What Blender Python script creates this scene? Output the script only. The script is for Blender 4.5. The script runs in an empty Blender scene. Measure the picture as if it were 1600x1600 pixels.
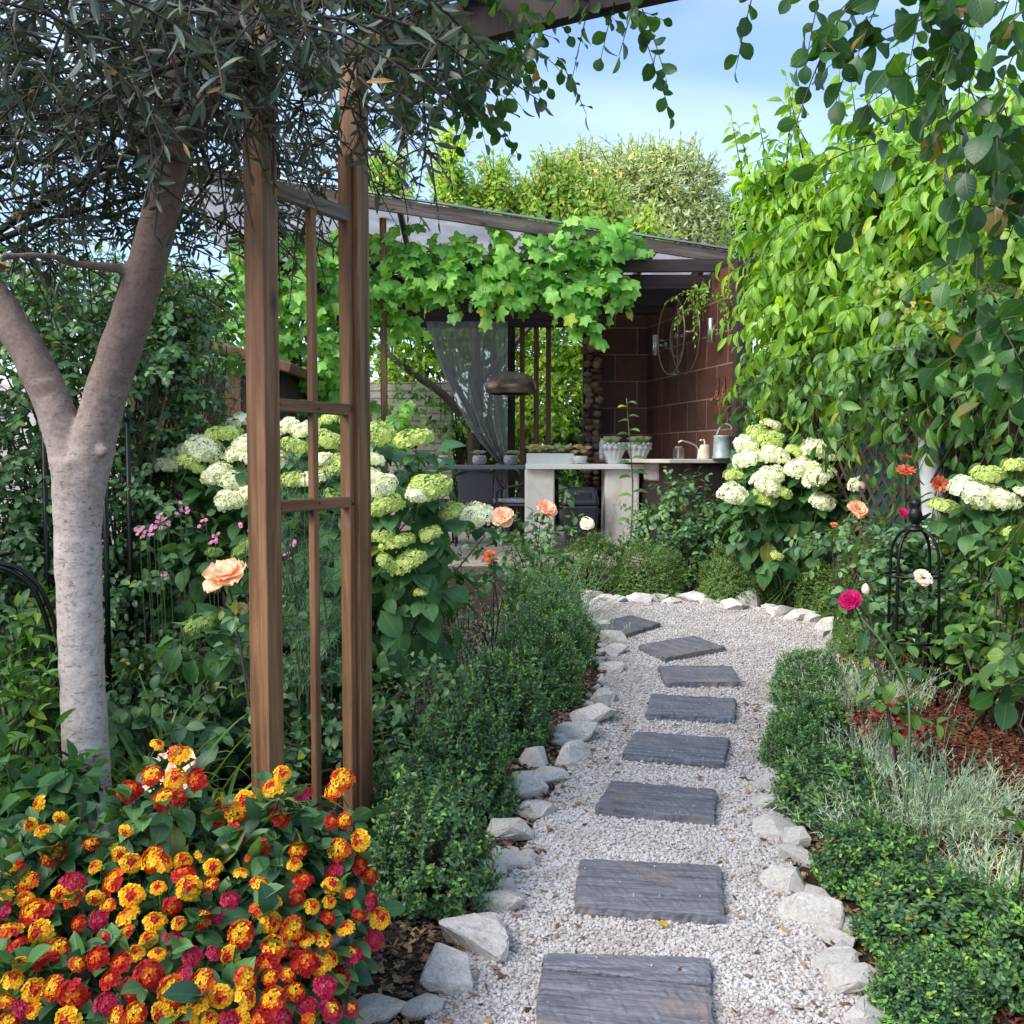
import bpy, bmesh, math
import numpy as np
from mathutils import Vector, Matrix
R = np.random.default_rng(7)
S = bpy.context.scene
COL = S.collection
PI = math.pi
# ---------------------------------------------------------------- camera
CZ, PITCH, F = 1.55, math.radians(3.04), 1600.0
def ray(px, py):
    u, v = (px-800)/F, (800-py)/F
    return np.array([u, math.cos(PITCH)+v*math.sin(PITCH), -math.sin(PITCH)+v*math.cos(PITCH)])
def at(px, py, Y):                     # the point seen at that pixel of the photograph, at real distance Y
    r = ray(px, py); return np.array([0, 0, CZ])+r*(Y/r[1])
def gz(y):
    return 0.0406*np.clip(y, -4, 11.5)
def atg(px, py, dz=0.0):
    r = ray(px, py); t = (dz-CZ)/(r[2]-0.0406*r[1]); return np.array([0, 0, CZ])+r*t
def nz(v):
    v = np.asarray(v, float); return v/np.maximum(np.linalg.norm(v, axis=-1, keepdims=True), 1e-9)
# ---------------------------------------------------------------- objects
def tag(o, label=None, cat=None, group=None, kind=None):
    if label: o['label'] = label
    if cat: o['category'] = cat
    if group: o['group'] = group
    if kind: o['kind'] = kind
    return o
def wl(o):                             # world location of a thing or part (no rotations on parents)
    v = Vector((0, 0, 0))
    while o is not None:
        v = v+o.location; o = o.parent
    return v
def thing(name, label, cat, loc=(0, 0, 0), group=None):
    o = bpy.data.objects.new(name, None); o.empty_display_size = .1
    o.location = Vector([float(c) for c in loc]); COL.objects.link(o)
    return tag(o, label, cat, group)
class MB:                              # collects quads, triangles as degenerate-free faces
    def __init__(s): s.v, s.f, s.m, s.n, s.c = [], [], [], 0, {}
    def add(s, v, f, mi=0, lc=None):
        v = np.asarray(v, float).reshape(-1, 3); f = np.asarray(f, int)
        if lc is not None: s.c[s.n] = lc
        s.v.append(v); s.f.append(f+s.n); s.n += len(v)
        s.m.append(np.full(len(f), mi) if np.isscalar(mi) else np.asarray(mi)); return s
    def mesh(s, name, off=(0, 0, 0), smooth=True):
        me = bpy.data.meshes.new(name)
        v = np.concatenate(s.v)-np.array([float(c) for c in off])
        me.vertices.add(len(v)); me.vertices.foreach_set('co', v.astype(np.float32).ravel())
        fl = [f for f in s.f if len(f)]
        tot = sum(f.size for f in fl); nf = sum(len(f) for f in fl)
        me.loops.add(tot); me.polygons.add(nf)
        me.loops.foreach_set('vertex_index', np.concatenate([f.ravel() for f in fl]).astype(np.int32))
        sizes = np.concatenate([np.full(len(f), f.shape[1]) for f in fl])
        st = np.concatenate([[0], np.cumsum(sizes)[:-1]])
        me.polygons.foreach_set('loop_start', st.astype(np.int32))
        me.polygons.foreach_set('material_index', np.concatenate([m for m, f in zip(s.m, s.f) if len(f)]).astype(np.int32))
        me.polygons.foreach_set('use_smooth', np.full(nf, bool(smooth)))
        me.update(calc_edges=True)
        if s.c:                        # place along and across each leaf, for its veins
            A = np.zeros((s.n, 3), np.float32); A[:, 1] = 9
            for k, a in s.c.items(): A[k:k+len(a)] = a
            me.attributes.new('leaf_place', 'FLOAT_VECTOR', 'POINT').data.foreach_set('vector', A.ravel())
        return me
    def build(s, name, mats, parent=None, smooth=True, bevel=0, local=False):
        off = wl(parent) if (parent is not None and not local) else (0, 0, 0)
        me = s.mesh(name, off, smooth)
        o = link(name, me, mats, parent)
        if bevel:
            b = o.modifiers.new('bevel', 'BEVEL'); b.width = bevel; b.segments = 2; b.limit_method = 'ANGLE'
            b.angle_limit = math.radians(40)
        return o
def link(name, me, mats=None, parent=None, loc=None):
    o = bpy.data.objects.new(name, me); COL.objects.link(o)
    if mats is not None:
        for m in (mats if isinstance(mats, (list, tuple)) else [mats]): me.materials.append(m)
    if parent is not None: o.parent = parent
    if loc is not None: o.location = Vector([float(c) for c in loc])
    return o
def dup(o, loc=None, rotz=None, scale=None, label=None, parent=None):
    c = o.copy(); COL.objects.link(c)
    if parent is not None: c.parent = parent
    if loc is not None: c.location = Vector([float(x) for x in loc])
    if rotz is not None: c.rotation_euler = (0, 0, rotz)
    if scale is not None: c.scale = scale
    if label: c['label'] = label
    for ch in o.children: dup(ch, parent=c)
    return c
# ---------------------------------------------------------------- geometry pieces
BOXF = np.array([[0, 3, 2, 1], [4, 5, 6, 7], [0, 1, 5, 4], [1, 2, 6, 5], [2, 3, 7, 6], [3, 0, 4, 7]])
def box(mb, c, s, mi=0, ax=None):      # centre, size, optional 3 axes
    c = np.asarray(c, float); h = np.asarray(s, float)/2
    k = np.array([[-1, -1, -1], [1, -1, -1], [1, 1, -1], [-1, 1, -1], [-1, -1, 1], [1, -1, 1], [1, 1, 1], [-1, 1, 1]])*h
    if ax is not None: k = k@np.asarray(ax, float)
    mb.add(k+c, BOXF, mi); return mb
def tubes(mb, P, rad, sides=5, mi=0, cap=True):   # P (N,S,3), rad (N,S) or (S,)
    P = np.asarray(P, float)
    if P.ndim == 2: P = P[None]
    N, Sg, _ = P.shape
    rad = np.broadcast_to(np.asarray(rad, float), (N, Sg))
    T = nz(np.gradient(P, axis=1))
    ref = np.where(np.abs(T[:, :1, 2:3]) > .8, np.array([1., 0, 0]), np.array([0, 0, 1.]))
    A = nz(np.cross(T, np.broadcast_to(ref, T.shape))); B = np.cross(T, A)
    th = np.arange(sides)*2*PI/sides
    V = P[:, :, None]+rad[:, :, None, None]*(np.cos(th)[:, None]*A[:, :, None]+np.sin(th)[:, None]*B[:, :, None])
    i = np.arange(Sg-1)[:, None]; j = np.arange(sides)[None]; jn = (j+1) % sides
    q = np.stack([i*sides+j, i*sides+jn, (i+1)*sides+jn, (i+1)*sides+j], -1).reshape(-1, 4)
    Q = (q[None]+(np.arange(N)*Sg*sides)[:, None, None]).reshape(-1, 4)
    n0 = mb.n; mb.add(V.reshape(-1, 3), Q, mi)
    if cap and sides > 4:
        c0 = np.arange(sides)[::-1]; c1 = (Sg-1)*sides+np.arange(sides)
        C = np.concatenate([c0[None], c1[None]])[None]+(np.arange(N)*Sg*sides)[:, None, None]
        mb.v.append(np.zeros((0, 3))); mb.f.append(C.reshape(-1, sides)+n0); mb.m.append(np.full(2*N, mi))
    return mb
def lathe(mb, prof, c=(0, 0, 0), n=24, mi=0, ax=None, warp=None):
    prof = np.asarray(prof, float); th = np.arange(n)*2*PI/n
    V = np.stack([prof[:, 0, None]*np.cos(th), prof[:, 0, None]*np.sin(th), np.repeat(prof[:, 1, None], n, 1)], -1)
    if warp is not None: V = warp(V, th)
    k = len(prof); V = V.reshape(-1, 3)
    if ax is not None: V = V@np.asarray(ax, float)
    i = np.arange(k-1)[:, None]; j = np.arange(n)[None]; jn = (j+1) % n
    mb.add(V+np.asarray(c, float), np.stack([i*n+j, i*n+jn, (i+1)*n+jn, (i+1)*n+j], -1).reshape(-1, 4), mi); return mb
def gridmesh(mb, G, mi=0):             # G (a,b,3)
    a, b, _ = G.shape
    i = np.arange(a-1)[:, None]; j = np.arange(b-1)[None]
    mb.add(G.reshape(-1, 3), np.stack([i*b+j, i*b+j+1, (i+1)*b+j+1, (i+1)*b+j], -1).reshape(-1, 4), mi); return mb
def basis(p0, p1, up=(0, 0, 1)):
    z = nz(np.asarray(p1, float)-np.asarray(p0, float)); x = np.cross(np.asarray(up, float), z)
    if np.linalg.norm(x) < 1e-3: x = np.array([1., 0, 0])
    x = nz(x); y = np.cross(z, x); return x, y, z
def board(name, p0, p1, w, t, mat, parent=None, up=(0, 0, 1), bevel=.004, xdir=None):
    """A board with its own axes so the grain runs along it: local Z is its length."""
    p0, p1 = np.asarray(p0, float), np.asarray(p1, float)
    if xdir is not None:
        z = nz(p1-p0); x = nz(np.asarray(xdir, float)-z*np.dot(xdir, z)); y = np.cross(z, x)
    else: x, y, z = basis(p0, p1, up)
    L = np.linalg.norm(p1-p0); mb = MB(); box(mb, (0, 0, L/2), (w, t, L))
    me = mb.mesh(name, smooth=False); o = link(name, me, mat, parent)
    loc = p0-np.array(wl(parent)) if parent is not None else p0
    o.matrix_basis = Matrix(((x[0], y[0], z[0], loc[0]), (x[1], y[1], z[1], loc[1]), (x[2], y[2], z[2], loc[2]), (0, 0, 0, 1)))
    b = o.modifiers.new('bevel', 'BEVEL'); b.width = bevel; b.segments = 2
    return o
# ---------------------------------------------------------------- leaves
def leaf(rows=5, w=.5, a=.6, b=1.0, fold=.12, curl=.25, pet=.0, wave=0, tip=0.02):
    t = np.linspace(0, 1, rows)
    s = np.clip((t-pet)/(1-pet), 0, 1)
    pr = s**a*(1-s)**b; pr = pr/pr.max()*w/2
    pr = np.maximum(pr, .012); pr[-1] = tip*.5
    x = np.repeat(t, 3); y = np.stack([-pr, 0*pr, pr], 1).ravel()
    z = np.stack([fold*pr*2+wave*np.sin(t*9), 0*pr, fold*pr*2-wave*np.sin(t*9)], 1).ravel()-curl*x**2
    x = x-.25*abs(curl)*x**3
    i = np.arange(rows-1)[:, None]; j = np.arange(2)[None]
    q = np.stack([i*3+j, (i+1)*3+j, (i+1)*3+j+1, i*3+j+1], -1).reshape(-1, 4)
    return np.stack([x, y, z], 1), q
def diamond(w=.45, fold=.15, curl=.2):
    v = np.array([[0, 0, 0], [.45, -w/2, fold*w-.2*curl], [1, 0, -curl], [.45, w/2, fold*w-.2*curl], [.5, 0, -.25*curl]])
    return v, np.array([[0, 1, 4, 3], [1, 2, 3, 4]])
def grape_leaf():
    ang = np.radians([0, 14, 30, 46, 62, 80, 98, 116, 134, 152, 166, 180]); ang = np.concatenate([ang, -ang[1:-1][::-1]])
    rad = np.array([1, .78, .62, .84, .9, .66, .6, .74, .7, .6, .5, .12]); rad = np.concatenate([rad, rad[1:-1][::-1]])
    o = np.stack([.38+rad*.62*np.cos(ang), rad*.62*np.sin(ang)], 1)
    z = -.16*((o[:, 0]-.38)**2+o[:, 1]**2)*1.3+.05*np.sin(ang*5)
    v = np.vstack([[.38, 0, .06], np.column_stack([o, z])]); n = len(o)
    q = [[0, 1+k, 1+(k+1) % n, 1+(k+2) % n] for k in range(0, n, 2)]
    return v, np.array(q)
L_BOX = leaf(4, .5, .6, .55, .22, .12)
L_OVATE = leaf(6, .62, .55, .8, .16, .3, pet=.1)
L_HYD = leaf(7, .68, .5, .75, .12, .38, pet=.14)
L_DROOP = leaf(6, .40, .6, .85, .2, .35, pet=.08)
L_OLIVE = leaf(4, .2, .6, .6, .2, .12)
L_ROSE = leaf(5, .58, .55, .6, .14, .22)
L_ROUND = leaf(8, .7, .5, .62, .12, .25, pet=.12)
L_DIA = diamond()
L_NARROW = leaf(4, .16, .5, .7, .2, .2)
L_GRAPE = grape_leaf()
def add_leaves(mb, tmpl, pos, ax, nr, size, mi=0, ws=1.0):
    tv, tf = tmpl; N = len(pos)
    ax = nz(ax); nr = nz(nr-ax*np.sum(nr*ax, -1, keepdims=True)); sd = np.cross(nr, ax)
    size = np.broadcast_to(np.asarray(size, float), (N,))[:, None, None]
    ws = np.broadcast_to(np.asarray(ws, float), (N,))[:, None, None]
    V = pos[:, None]+size*(tv[None, :, 0:1]*ax[:, None]+ws*tv[None, :, 1:2]*sd[:, None]+tv[None, :, 2:3]*nr[:, None])
    Q = (tf[None]+(np.arange(N)*len(tv))[:, None, None]).reshape(-1, tf.shape[1])
    if not np.isscalar(mi): mi = np.repeat(mi, len(tf))
    mb.add(V.reshape(-1, 3), Q, mi, np.tile(np.column_stack([tv[:, 0], tv[:, 1], 0*tv[:, 0]]), (N, 1)) if len(tv) > 11 else None); return mb
def rvec(n): return nz(R.normal(size=(n, 3)))
def shoots(P0, D, L, nl, droop=.3, tmin=.15, spread=.8, g=.2, size=.1, up=.8, jit=.35, taper=.25, out=None, opposite=False):
    """leaves set alternately along arching shoots; returns leaf arrays and the shoot polylines"""
    N = len(P0); L = np.broadcast_to(np.asarray(L, float), (N,))[:, None, None]
    D = nz(D)
    if opposite: t = np.repeat(np.linspace(tmin, 1, (nl+1)//2), 2)[:nl]
    else: t = np.linspace(tmin, 1, nl)
    tt = t[None, :, None]; zz = np.array([0, 0, 1.])
    P = P0[:, None]+D[:, None]*L*tt-zz*droop*L*tt**2
    T = nz(D[:, None]-2*droop*zz*tt)
    ph = R.uniform(0, 6.28, (N, 1))+(np.arange(nl)*(PI if not opposite else 0)+(np.arange(nl) % 2*PI+np.arange(nl)//2*PI/2 if opposite else np.arange(nl)*.35))[None]
    ref = np.where(np.abs(T[..., 2:3]) > .9, np.array([1., 0, 0]), zz)
    A = nz(np.cross(T, ref)); B = np.cross(A, T)
    sd = np.cos(ph)[..., None]*A+np.sin(ph)[..., None]*B*.7
    sp = spread*np.where(t > .97, .25, 1)[None, :, None]
    ax = T*(1.15-sp)+sd*sp-zz*g+R.normal(0, jit*.35, P.shape)
    nr = zz*up+R.normal(0, jit, P.shape)
    if out is not None: nr = nr+out[:, None]*.7
    sz = size*(1-taper*tt[..., 0])*R.uniform(.6, 1.25, (N, nl))
    ts = np.array([0, .33, .66, 1.])[None, :, None]
    C = P0[:, None]+D[:, None]*L*ts-zz*droop*L*ts**2
    f = lambda x: x.reshape(-1, 3)
    return f(P), f(ax), f(nr), sz.ravel(), C
def blobs(bl, n, lo=.55, hi=1.0, cull=.8):
    """points in the outer shell of a union of ellipsoids (cx,cy,cz,rx,ry,rz) with outward directions"""
    bl = np.array(bl, float); w = (bl[:, 3]*bl[:, 4]*bl[:, 5])**(2/3); w /= w.sum()
    out_p, out_n, got = [], [], 0
    while got < n:
        k = R.choice(len(bl), n*2, p=w); d = rvec(n*2); r = R.uniform(lo**2, hi**2, n*2)**.5
        p = bl[k, :3]+d*r[:, None]*bl[k, 3:]
        ok = np.ones(len(p), bool)
        for j in range(len(bl)):
            q = np.linalg.norm((p-bl[j, :3])/bl[j, 3:], axis=1); ok &= ~((q < cull*lo) & (k != j))
        out_p.append(p[ok]); out_n.append(nz(d[ok]/bl[k[ok], 3:])); got += ok.sum()
    return np.concatenate(out_p)[:n], np.concatenate(out_n)[:n]
def ribbons(mb, P0, D, L, w, droop=.5, segs=5, mi=0, fold=.15):
    N = len(P0); D = nz(D); L = np.broadcast_to(np.asarray(L, float), (N,))[:, None, None]
    droop = np.broadcast_to(np.asarray(droop, float), (N,))[:, None, None]
    w = np.broadcast_to(np.asarray(w, float), (N,))[:, None, None]
    t = np.linspace(0, 1, segs+1)[None, :, None]; zz = np.array([0, 0, 1.])
    P = P0[:, None]+D[:, None]*L*t-zz*droop*L*t**2.2
    T = nz(np.gradient(P, axis=1)); sd = nz(np.cross(T, zz+rvec(N)[:, None]*.35)); nn = np.cross(sd, T)
    pw = np.sqrt(np.clip(1-t, 0.0004, 1))*np.minimum(1, .6+t*2)
    V = np.stack([P-sd*w*pw/2+nn*w*fold*pw, P, P+sd*w*pw/2+nn*w*fold*pw], 2).reshape(N, -1, 3)
    i = np.arange(segs)[:, None]; j = np.arange(2)[None]
    q = np.stack([i*3+j, (i+1)*3+j, (i+1)*3+j+1, i*3+j+1], -1).reshape(-1, 4)
    mb.add(V.reshape(-1, 3), (q[None]+(np.arange(N)*V.shape[1])[:, None, None]).reshape(-1, 4), mi); return mb
# ---------------------------------------------------------------- materials
def newmat(name):
    m = bpy.data.materials.new(name); m.use_nodes = True; nt = m.node_tree; nt.nodes.clear()
    out = nt.nodes.new('ShaderNodeOutputMaterial'); return m, nt, out
def nd(nt, typ, ins=None, **kw):
    n = nt.nodes.new(typ)
    for k, v in kw.items(): setattr(n, k, v)
    for k, v in (ins or {}).items():
        if isinstance(v, bpy.types.NodeSocket): nt.links.new(v, n.inputs[k])
        else: n.inputs[k].default_value = v
    return n
def c4(c): return (c[0], c[1], c[2], 1)
def ramp(nt, fac, cols, pos=None, interp='LINEAR'):
    n = nt.nodes.new('ShaderNodeValToRGB'); e = n.color_ramp.elements; n.color_ramp.interpolation = interp
    pos = pos or list(np.linspace(0, 1, len(cols)))
    while len(e) < len(cols): e.new(.5)
    for i, c in enumerate(cols): e[i].position = pos[i]; e[i].color = c4(c)
    nt.links.new(fac, n.inputs[0]); return n.outputs[0]
def mixc(nt, fac, a, b, blend='MIX'):
    n = nt.nodes.new('ShaderNodeMix'); n.data_type = 'RGBA'; n.blend_type = blend
    for i, v in ((0, fac), (6, a), (7, b)):
        if isinstance(v, bpy.types.NodeSocket): nt.links.new(v, n.inputs[i])
        else: n.inputs[i].default_value = v if i == 0 else c4(v)
    return n.outputs[2]
def noise(nt, vec, scale, detail=4, rough=.55, dist=0):
    n = nd(nt, 'ShaderNodeTexNoise', {'Scale': scale, 'Detail': detail, 'Roughness': rough, 'Distortion': dist})
    if vec is not None: nt.links.new(vec, n.inputs['Vector'])
    return n.outputs['Fac']
def coords(nt, scale=(1, 1, 1), which='Object', rot=(0, 0, 0)):
    tc = nd(nt, 'ShaderNodeTexCoord'); mp = nd(nt, 'ShaderNodeMapping', {'Vector': tc.outputs[which], 'Scale': scale, 'Rotation': rot})
    return mp.outputs[0]
def bump(nt, h, strength=.3, dist=.01):
    return nd(nt, 'ShaderNodeBump', {'Height': h, 'Strength': strength, 'Distance': dist}).outputs[0]
def princ(nt, out, col, rough=.6, nrm=None, metal=0, spec=.5, **kw):
    p = nd(nt, 'ShaderNodeBsdfPrincipled', {'Base Color': col if isinstance(col, bpy.types.NodeSocket) else c4(col), 'Roughness': rough, 'Metallic': metal, 'Specular IOR Level': spec})
    for k, v in kw.items(): p.inputs[k].default_value = v
    if nrm is not None: nt.links.new(nrm, p.inputs['Normal'])
    nt.links.new(p.outputs[0], out.inputs[0]); return p
LB = 1.75
def leafmat(name, cols, trans=None, tf=.35, rough=.42, spec=.35, back=None, pos=None, old=True):
    if old and pos is None:              # a few ageing leaves among the green
        pos = list(np.linspace(0, .965, len(cols)))+[.985]; cols = list(cols)+[(max(.16, cols[-1][0]*1.3), cols[-1][1]*.85+.02, .025)]
    m, nt, out = newmat(name)
    g = nd(nt, 'ShaderNodeNewGeometry')
    c = ramp(nt, g.outputs['Random Per Island'], [tuple(min(.9, q*LB) for q in k) for k in cols], pos)
    v = coords(nt, which='Object'); c = mixc(nt, .55, c, ramp(nt, noise(nt, v, 9, 3), [(.62,)*3, (1.25,)*3], [.3, .7]), 'MULTIPLY')
    at_ = nd(nt, 'ShaderNodeAttribute', attribute_name='leaf_place'); sp = nd(nt, 'ShaderNodeSeparateXYZ', {0: at_.outputs['Vector']})
    mth = lambda op, a, b=0.0: nd(nt, 'ShaderNodeMath', {0: a, 1: b}, operation=op).outputs[0]
    ay = mth('ABSOLUTE', sp.outputs[1])
    side = mth('ABSOLUTE', mth('SINE', mth('MULTIPLY', mth('SUBTRACT', sp.outputs[0], mth('MULTIPLY', ay, .75)), 25.0)))
    vein = mth('MAXIMUM', nd(nt, 'ShaderNodeMapRange', {0: ay, 1: .008, 2: .03, 3: 1.0, 4: 0.0}).outputs[0], mth('MULTIPLY', nd(nt, 'ShaderNodeMapRange', {0: side, 1: .04, 2: .22, 3: .6, 4: 0.0}).outputs[0], mth('LESS_THAN', ay, 2.0)))
    c = mixc(nt, mth('MULTIPLY', vein, .5), c, mixc(nt, 1.0, c, (1.9, 1.8, 1.6), 'MULTIPLY'))
    if back is not None: c = mixc(nt, g.outputs['Backfacing'], c, back)
    p = princ(nt, out, c, rough, bump(nt, mth('SUBTRACT', noise(nt, v, 30, 2), mth('MULTIPLY', vein, .8)), .25, .004), spec=spec)
    tc = mixc(nt, 1.0, c, trans or (1.6, 1.5, .5), 'MULTIPLY')
    tr = nd(nt, 'ShaderNodeBsdfTranslucent', {'Color': tc})
    mx = nd(nt, 'ShaderNodeMixShader', {0: tf, 1: p.outputs[0], 2: tr.outputs[0]})
    nt.links.new(mx.outputs[0], out.inputs[0]); return m
def plain(name, col, rough=.6, metal=0, var=.25, scale=8, bmp=0, bscale=40, spec=.5):
    m, nt, out = newmat(name); v = coords(nt)
    c = mixc(nt, 1.0, col, ramp(nt, noise(nt, v, scale, 5), [(1-var,)*3, (1+var,)*3], [.3, .7]), 'MULTIPLY')
    nrm = bump(nt, noise(nt, v, bscale, 6), bmp, .004) if bmp else None
    princ(nt, out, c, rough, nrm, metal, spec); return m
def petalmat(name, cols, tf=.3, rough=.5):
    return leafmat(name, [tuple(q/LB for q in k) for k in cols], (1.1, 1.0, .9), tf, rough, .25, old=False)
def woodmat(name, dark, mid, light, rough=.6, ax=2, knots=True, gs=1.0):
    m, nt, out = newmat(name)
    sc = [26*gs, 26*gs, 26*gs]; sc[ax] = 1.3*gs
    oi = nd(nt, 'ShaderNodeObjectInfo'); tc = nd(nt, 'ShaderNodeTexCoord')
    off = nd(nt, 'ShaderNodeVectorMath', {0: tc.outputs['Object'], 1: oi.outputs['Random']}, operation='ADD')
    mp = nd(nt, 'ShaderNodeMapping', {'Vector': off.outputs[0], 'Scale': sc})
    n1 = noise(nt, mp.outputs[0], 1.0, 8, .65, .6)
    sc2 = [c*5 for c in sc]; mp2 = nd(nt, 'ShaderNodeMapping', {'Vector': off.outputs[0], 'Scale': sc2})
    n2 = noise(nt, mp2.outputs[0], 1.0, 4, .6)
    c = ramp(nt, n1, [dark, mid, light, mid], [.28, .45, .6, .8])
    c = mixc(nt, .45, c, ramp(nt, n2, [(.55,)*3, (1.25,)*3], [.35, .65]), 'MULTIPLY')
    big = [3, 3, 3]; big[ax] = .9
    mp3 = nd(nt, 'ShaderNodeMapping', {'Vector': off.outputs[0], 'Scale': big})
    c = mixc(nt, ramp(nt, noise(nt, mp3.outputs[0], 1.6, 5), [(0,)*3, (.75,)*3], [.5, .72]), c, (dark[0]*1.2, dark[1]*1.05, dark[2]))
    if knots:
        kv = [5, 5, 5]; kv[ax] = 2.2
        mpk = nd(nt, 'ShaderNodeMapping', {'Vector': off.outputs[0], 'Scale': kv})
        vo = nd(nt, 'ShaderNodeTexVoronoi', {'Vector': mpk.outputs[0], 'Scale': 1.0}); 
        c = mixc(nt, ramp(nt, vo.outputs['Distance'], [(.9,)*3, (0,)*3], [.05, .12]), c, (dark[0]*.45, dark[1]*.4, dark[2]*.4))
    h = mixc(nt, .5, n1, n2)
    princ(nt, out, c, rough, bump(nt, h, .35, .004)); return m
M = {}
M['cedar'] = woodmat('cedar', (.075, .031, .014), (.19, .09, .04), (.30, .155, .075), .6)
M['greywood'] = woodmat('weathered_wood', (.06, .042, .035), (.15, .115, .095), (.24, .19, .155), .7)
M['darkwood'] = woodmat('dark_stained_wood', (.010, .005, .006), (.026, .014, .016), (.045, .027, .030), .75)
M['redwood'] = woodmat('red_slat_wood', (.07, .028, .012), (.17, .075, .032), (.26, .125, .06), .5)
M['boxleaf'] = leafmat('boxwood_leaf', [(.020, .055, .030), (.034, .086, .040), (.052, .12, .046), (.085, .18, .052)], tf=.22, rough=.35, spec=.5)
M['boxleaf_far'] = leafmat('clipped_box_leaf', [(.024, .06, .02), (.042, .10, .026), (.075, .15, .036), (.12, .19, .05)], tf=.25, rough=.5)
M['boxtip'] = leafmat('boxwood_young_leaf', [(.08, .19, .04), (.13, .27, .055), (.19, .33, .07)], tf=.3, rough=.35)
M['hydleaf'] = leafmat('hydrangea_leaf', [(.018, .058, .022), (.03, .085, .03), (.045, .115, .038), (.065, .15, .05)], tf=.28, rough=.45)
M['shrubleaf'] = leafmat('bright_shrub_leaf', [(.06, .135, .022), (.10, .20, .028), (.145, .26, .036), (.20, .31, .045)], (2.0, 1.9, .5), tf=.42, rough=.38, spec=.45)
M['shrubleaf_dark'] = leafmat('shaded_shrub_leaf', [(.03, .08, .024), (.05, .125, .03), (.085, .18, .036)], tf=.35, rough=.38, spec=.45)  # darker copy of the bright shrub leaf, shade painted into its colour
M['limeleaf'] = leafmat('lime_leaf', [(.10, .19, .035), (.15, .25, .045), (.21, .31, .07), (.22, .28, .07), (.34, .22, .09)], (1.6, 1.55, .6), tf=.45, pos=[0, .4, .75, .88, 1])
M['grapeleaf'] = leafmat('grape_leaf', [(.06, .16, .035), (.095, .235, .05), (.14, .30, .06), (.19, .35, .075)], (1.7, 1.7, .5), tf=.4, rough=.4)
M['oliveleaf'] = leafmat('olive_leaf', [(.013, .024, .018), (.022, .038, .028), (.036, .056, .042), (.065, .09, .062)], (1.3, 1.4, .6), tf=.15, rough=.4, back=(.085, .10, .08))
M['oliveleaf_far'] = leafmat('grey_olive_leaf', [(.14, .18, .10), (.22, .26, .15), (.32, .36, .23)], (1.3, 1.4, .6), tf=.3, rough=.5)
M['roseleaf'] = leafmat('rose_leaf', [(.028, .072, .036), (.045, .108, .046), (.075, .155, .06), (.115, .21, .075)], tf=.25, rough=.35, spec=.5)
M['roseleaf_pale'] = leafmat('pale_rose_leaf', [(.035, .085, .045), (.06, .13, .06), (.095, .18, .085), (.13, .23, .10)], tf=.28, rough=.42)
M['roundleaf'] = leafmat('arch_rose_leaf', [(.013, .042, .016), (.02, .062, .018), (.034, .09, .022)], (2.2, 2.2, .5), tf=.33, rough=.35, spec=.5)
M['midleaf'] = leafmat('garden_leaf', [(.025, .07, .022), (.045, .11, .03), (.08, .17, .04), (.13, .24, .05)], tf=.3, rough=.4)
M['darkleaf'] = leafmat('dark_leaf', [(.016, .045, .02), (.03, .075, .03), (.05, .115, .04)], tf=.22, rough=.4)
M['treeleaf'] = leafmat('background_leaf', [(.07, .14, .02), (.13, .23, .03), (.21, .33, .045), (.29, .40, .06)], (1.9, 1.8, .5), tf=.45)
M['silver'] = leafmat('lavender_leaf', [(.13, .18, .13), (.20, .26, .20), (.28, .34, .27)], tf=.15, rough=.6)
M['fennel'] = leafmat('fennel_leaf', [(.05, .10, .07), (.08, .15, .10), (.12, .19, .13)], tf=.2, rough=.6)
M['strap'] = leafmat('strap_leaf', [(.03, .08, .02), (.06, .13, .03), (.12, .19, .04), (.17, .17, .05)], tf=.3, rough=.35)
M['lantleaf'] = leafmat('lantana_leaf', [(.016, .048, .024), (.026, .07, .03), (.04, .10, .036), (.075, .165, .05)], tf=.22, rough=.42, spec=.4)
M['redleaf'] = leafmat('coleus_leaf', [(.12, .008, .012), (.22, .015, .018), (.30, .10, .06)], (1.3, .9, .8), tf=.25)
M['hydwhite'] = petalmat('white_floret', [(.62, .70, .50), (.70, .76, .60), (.76, .80, .70)])
M['hydlime'] = petalmat('lime_floret', [(.34, .47, .12), (.44, .56, .18), (.54, .63, .27)])
M['hydgreen'] = petalmat('green_floret', [(.16, .27, .07), (.22, .34, .10), (.28, .40, .13)])
M['yellow'] = petalmat('yellow_floret', [(.66, .36, .014), (.70, .44, .02), (.72, .50, .05)])
M['orange'] = petalmat('orange_floret', [(.52, .07, .01), (.60, .12, .012), (.64, .19, .02)])
M['red'] = petalmat('red_floret', [(.30, .01, .014), (.38, .018, .016), (.46, .035, .02)])
M['pink'] = petalmat('magenta_floret', [(.30, .008, .05), (.38, .018, .075), (.44, .04, .10)])
M['peach'] = petalmat('peach_petal', [(.74, .50, .37), (.78, .57, .44), (.80, .63, .52)], .35)
M['palepeach'] = petalmat('pale_peach_petal', [(.76, .55, .46), (.80, .62, .53)], .35)
M['coral'] = petalmat('coral_petal', [(.66, .16, .07), (.72, .23, .11), (.76, .32, .17)], .3)
M['magenta'] = petalmat('magenta_petal', [(.45, .006, .12), (.56, .012, .17), (.62, .03, .22)], .3)
M['blush'] = petalmat('blush_petal', [(.80, .74, .72), (.84, .80, .78)], .35)
M['lilacpink'] = petalmat('pink_petal', [(.62, .18, .40), (.70, .32, .52)], .3)
M['dahlia'] = petalmat('dahlia_petal', [(.74, .14, .07), (.78, .24, .14), (.80, .38, .26)], .3)
M['dahliacore'] = petalmat('dahlia_centre', [(.55, .04, .02), (.68, .09, .03)], .2)
M['cream'] = petalmat('cream_floret', [(.45, .42, .22), (.55, .50, .3)], .2)
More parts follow.
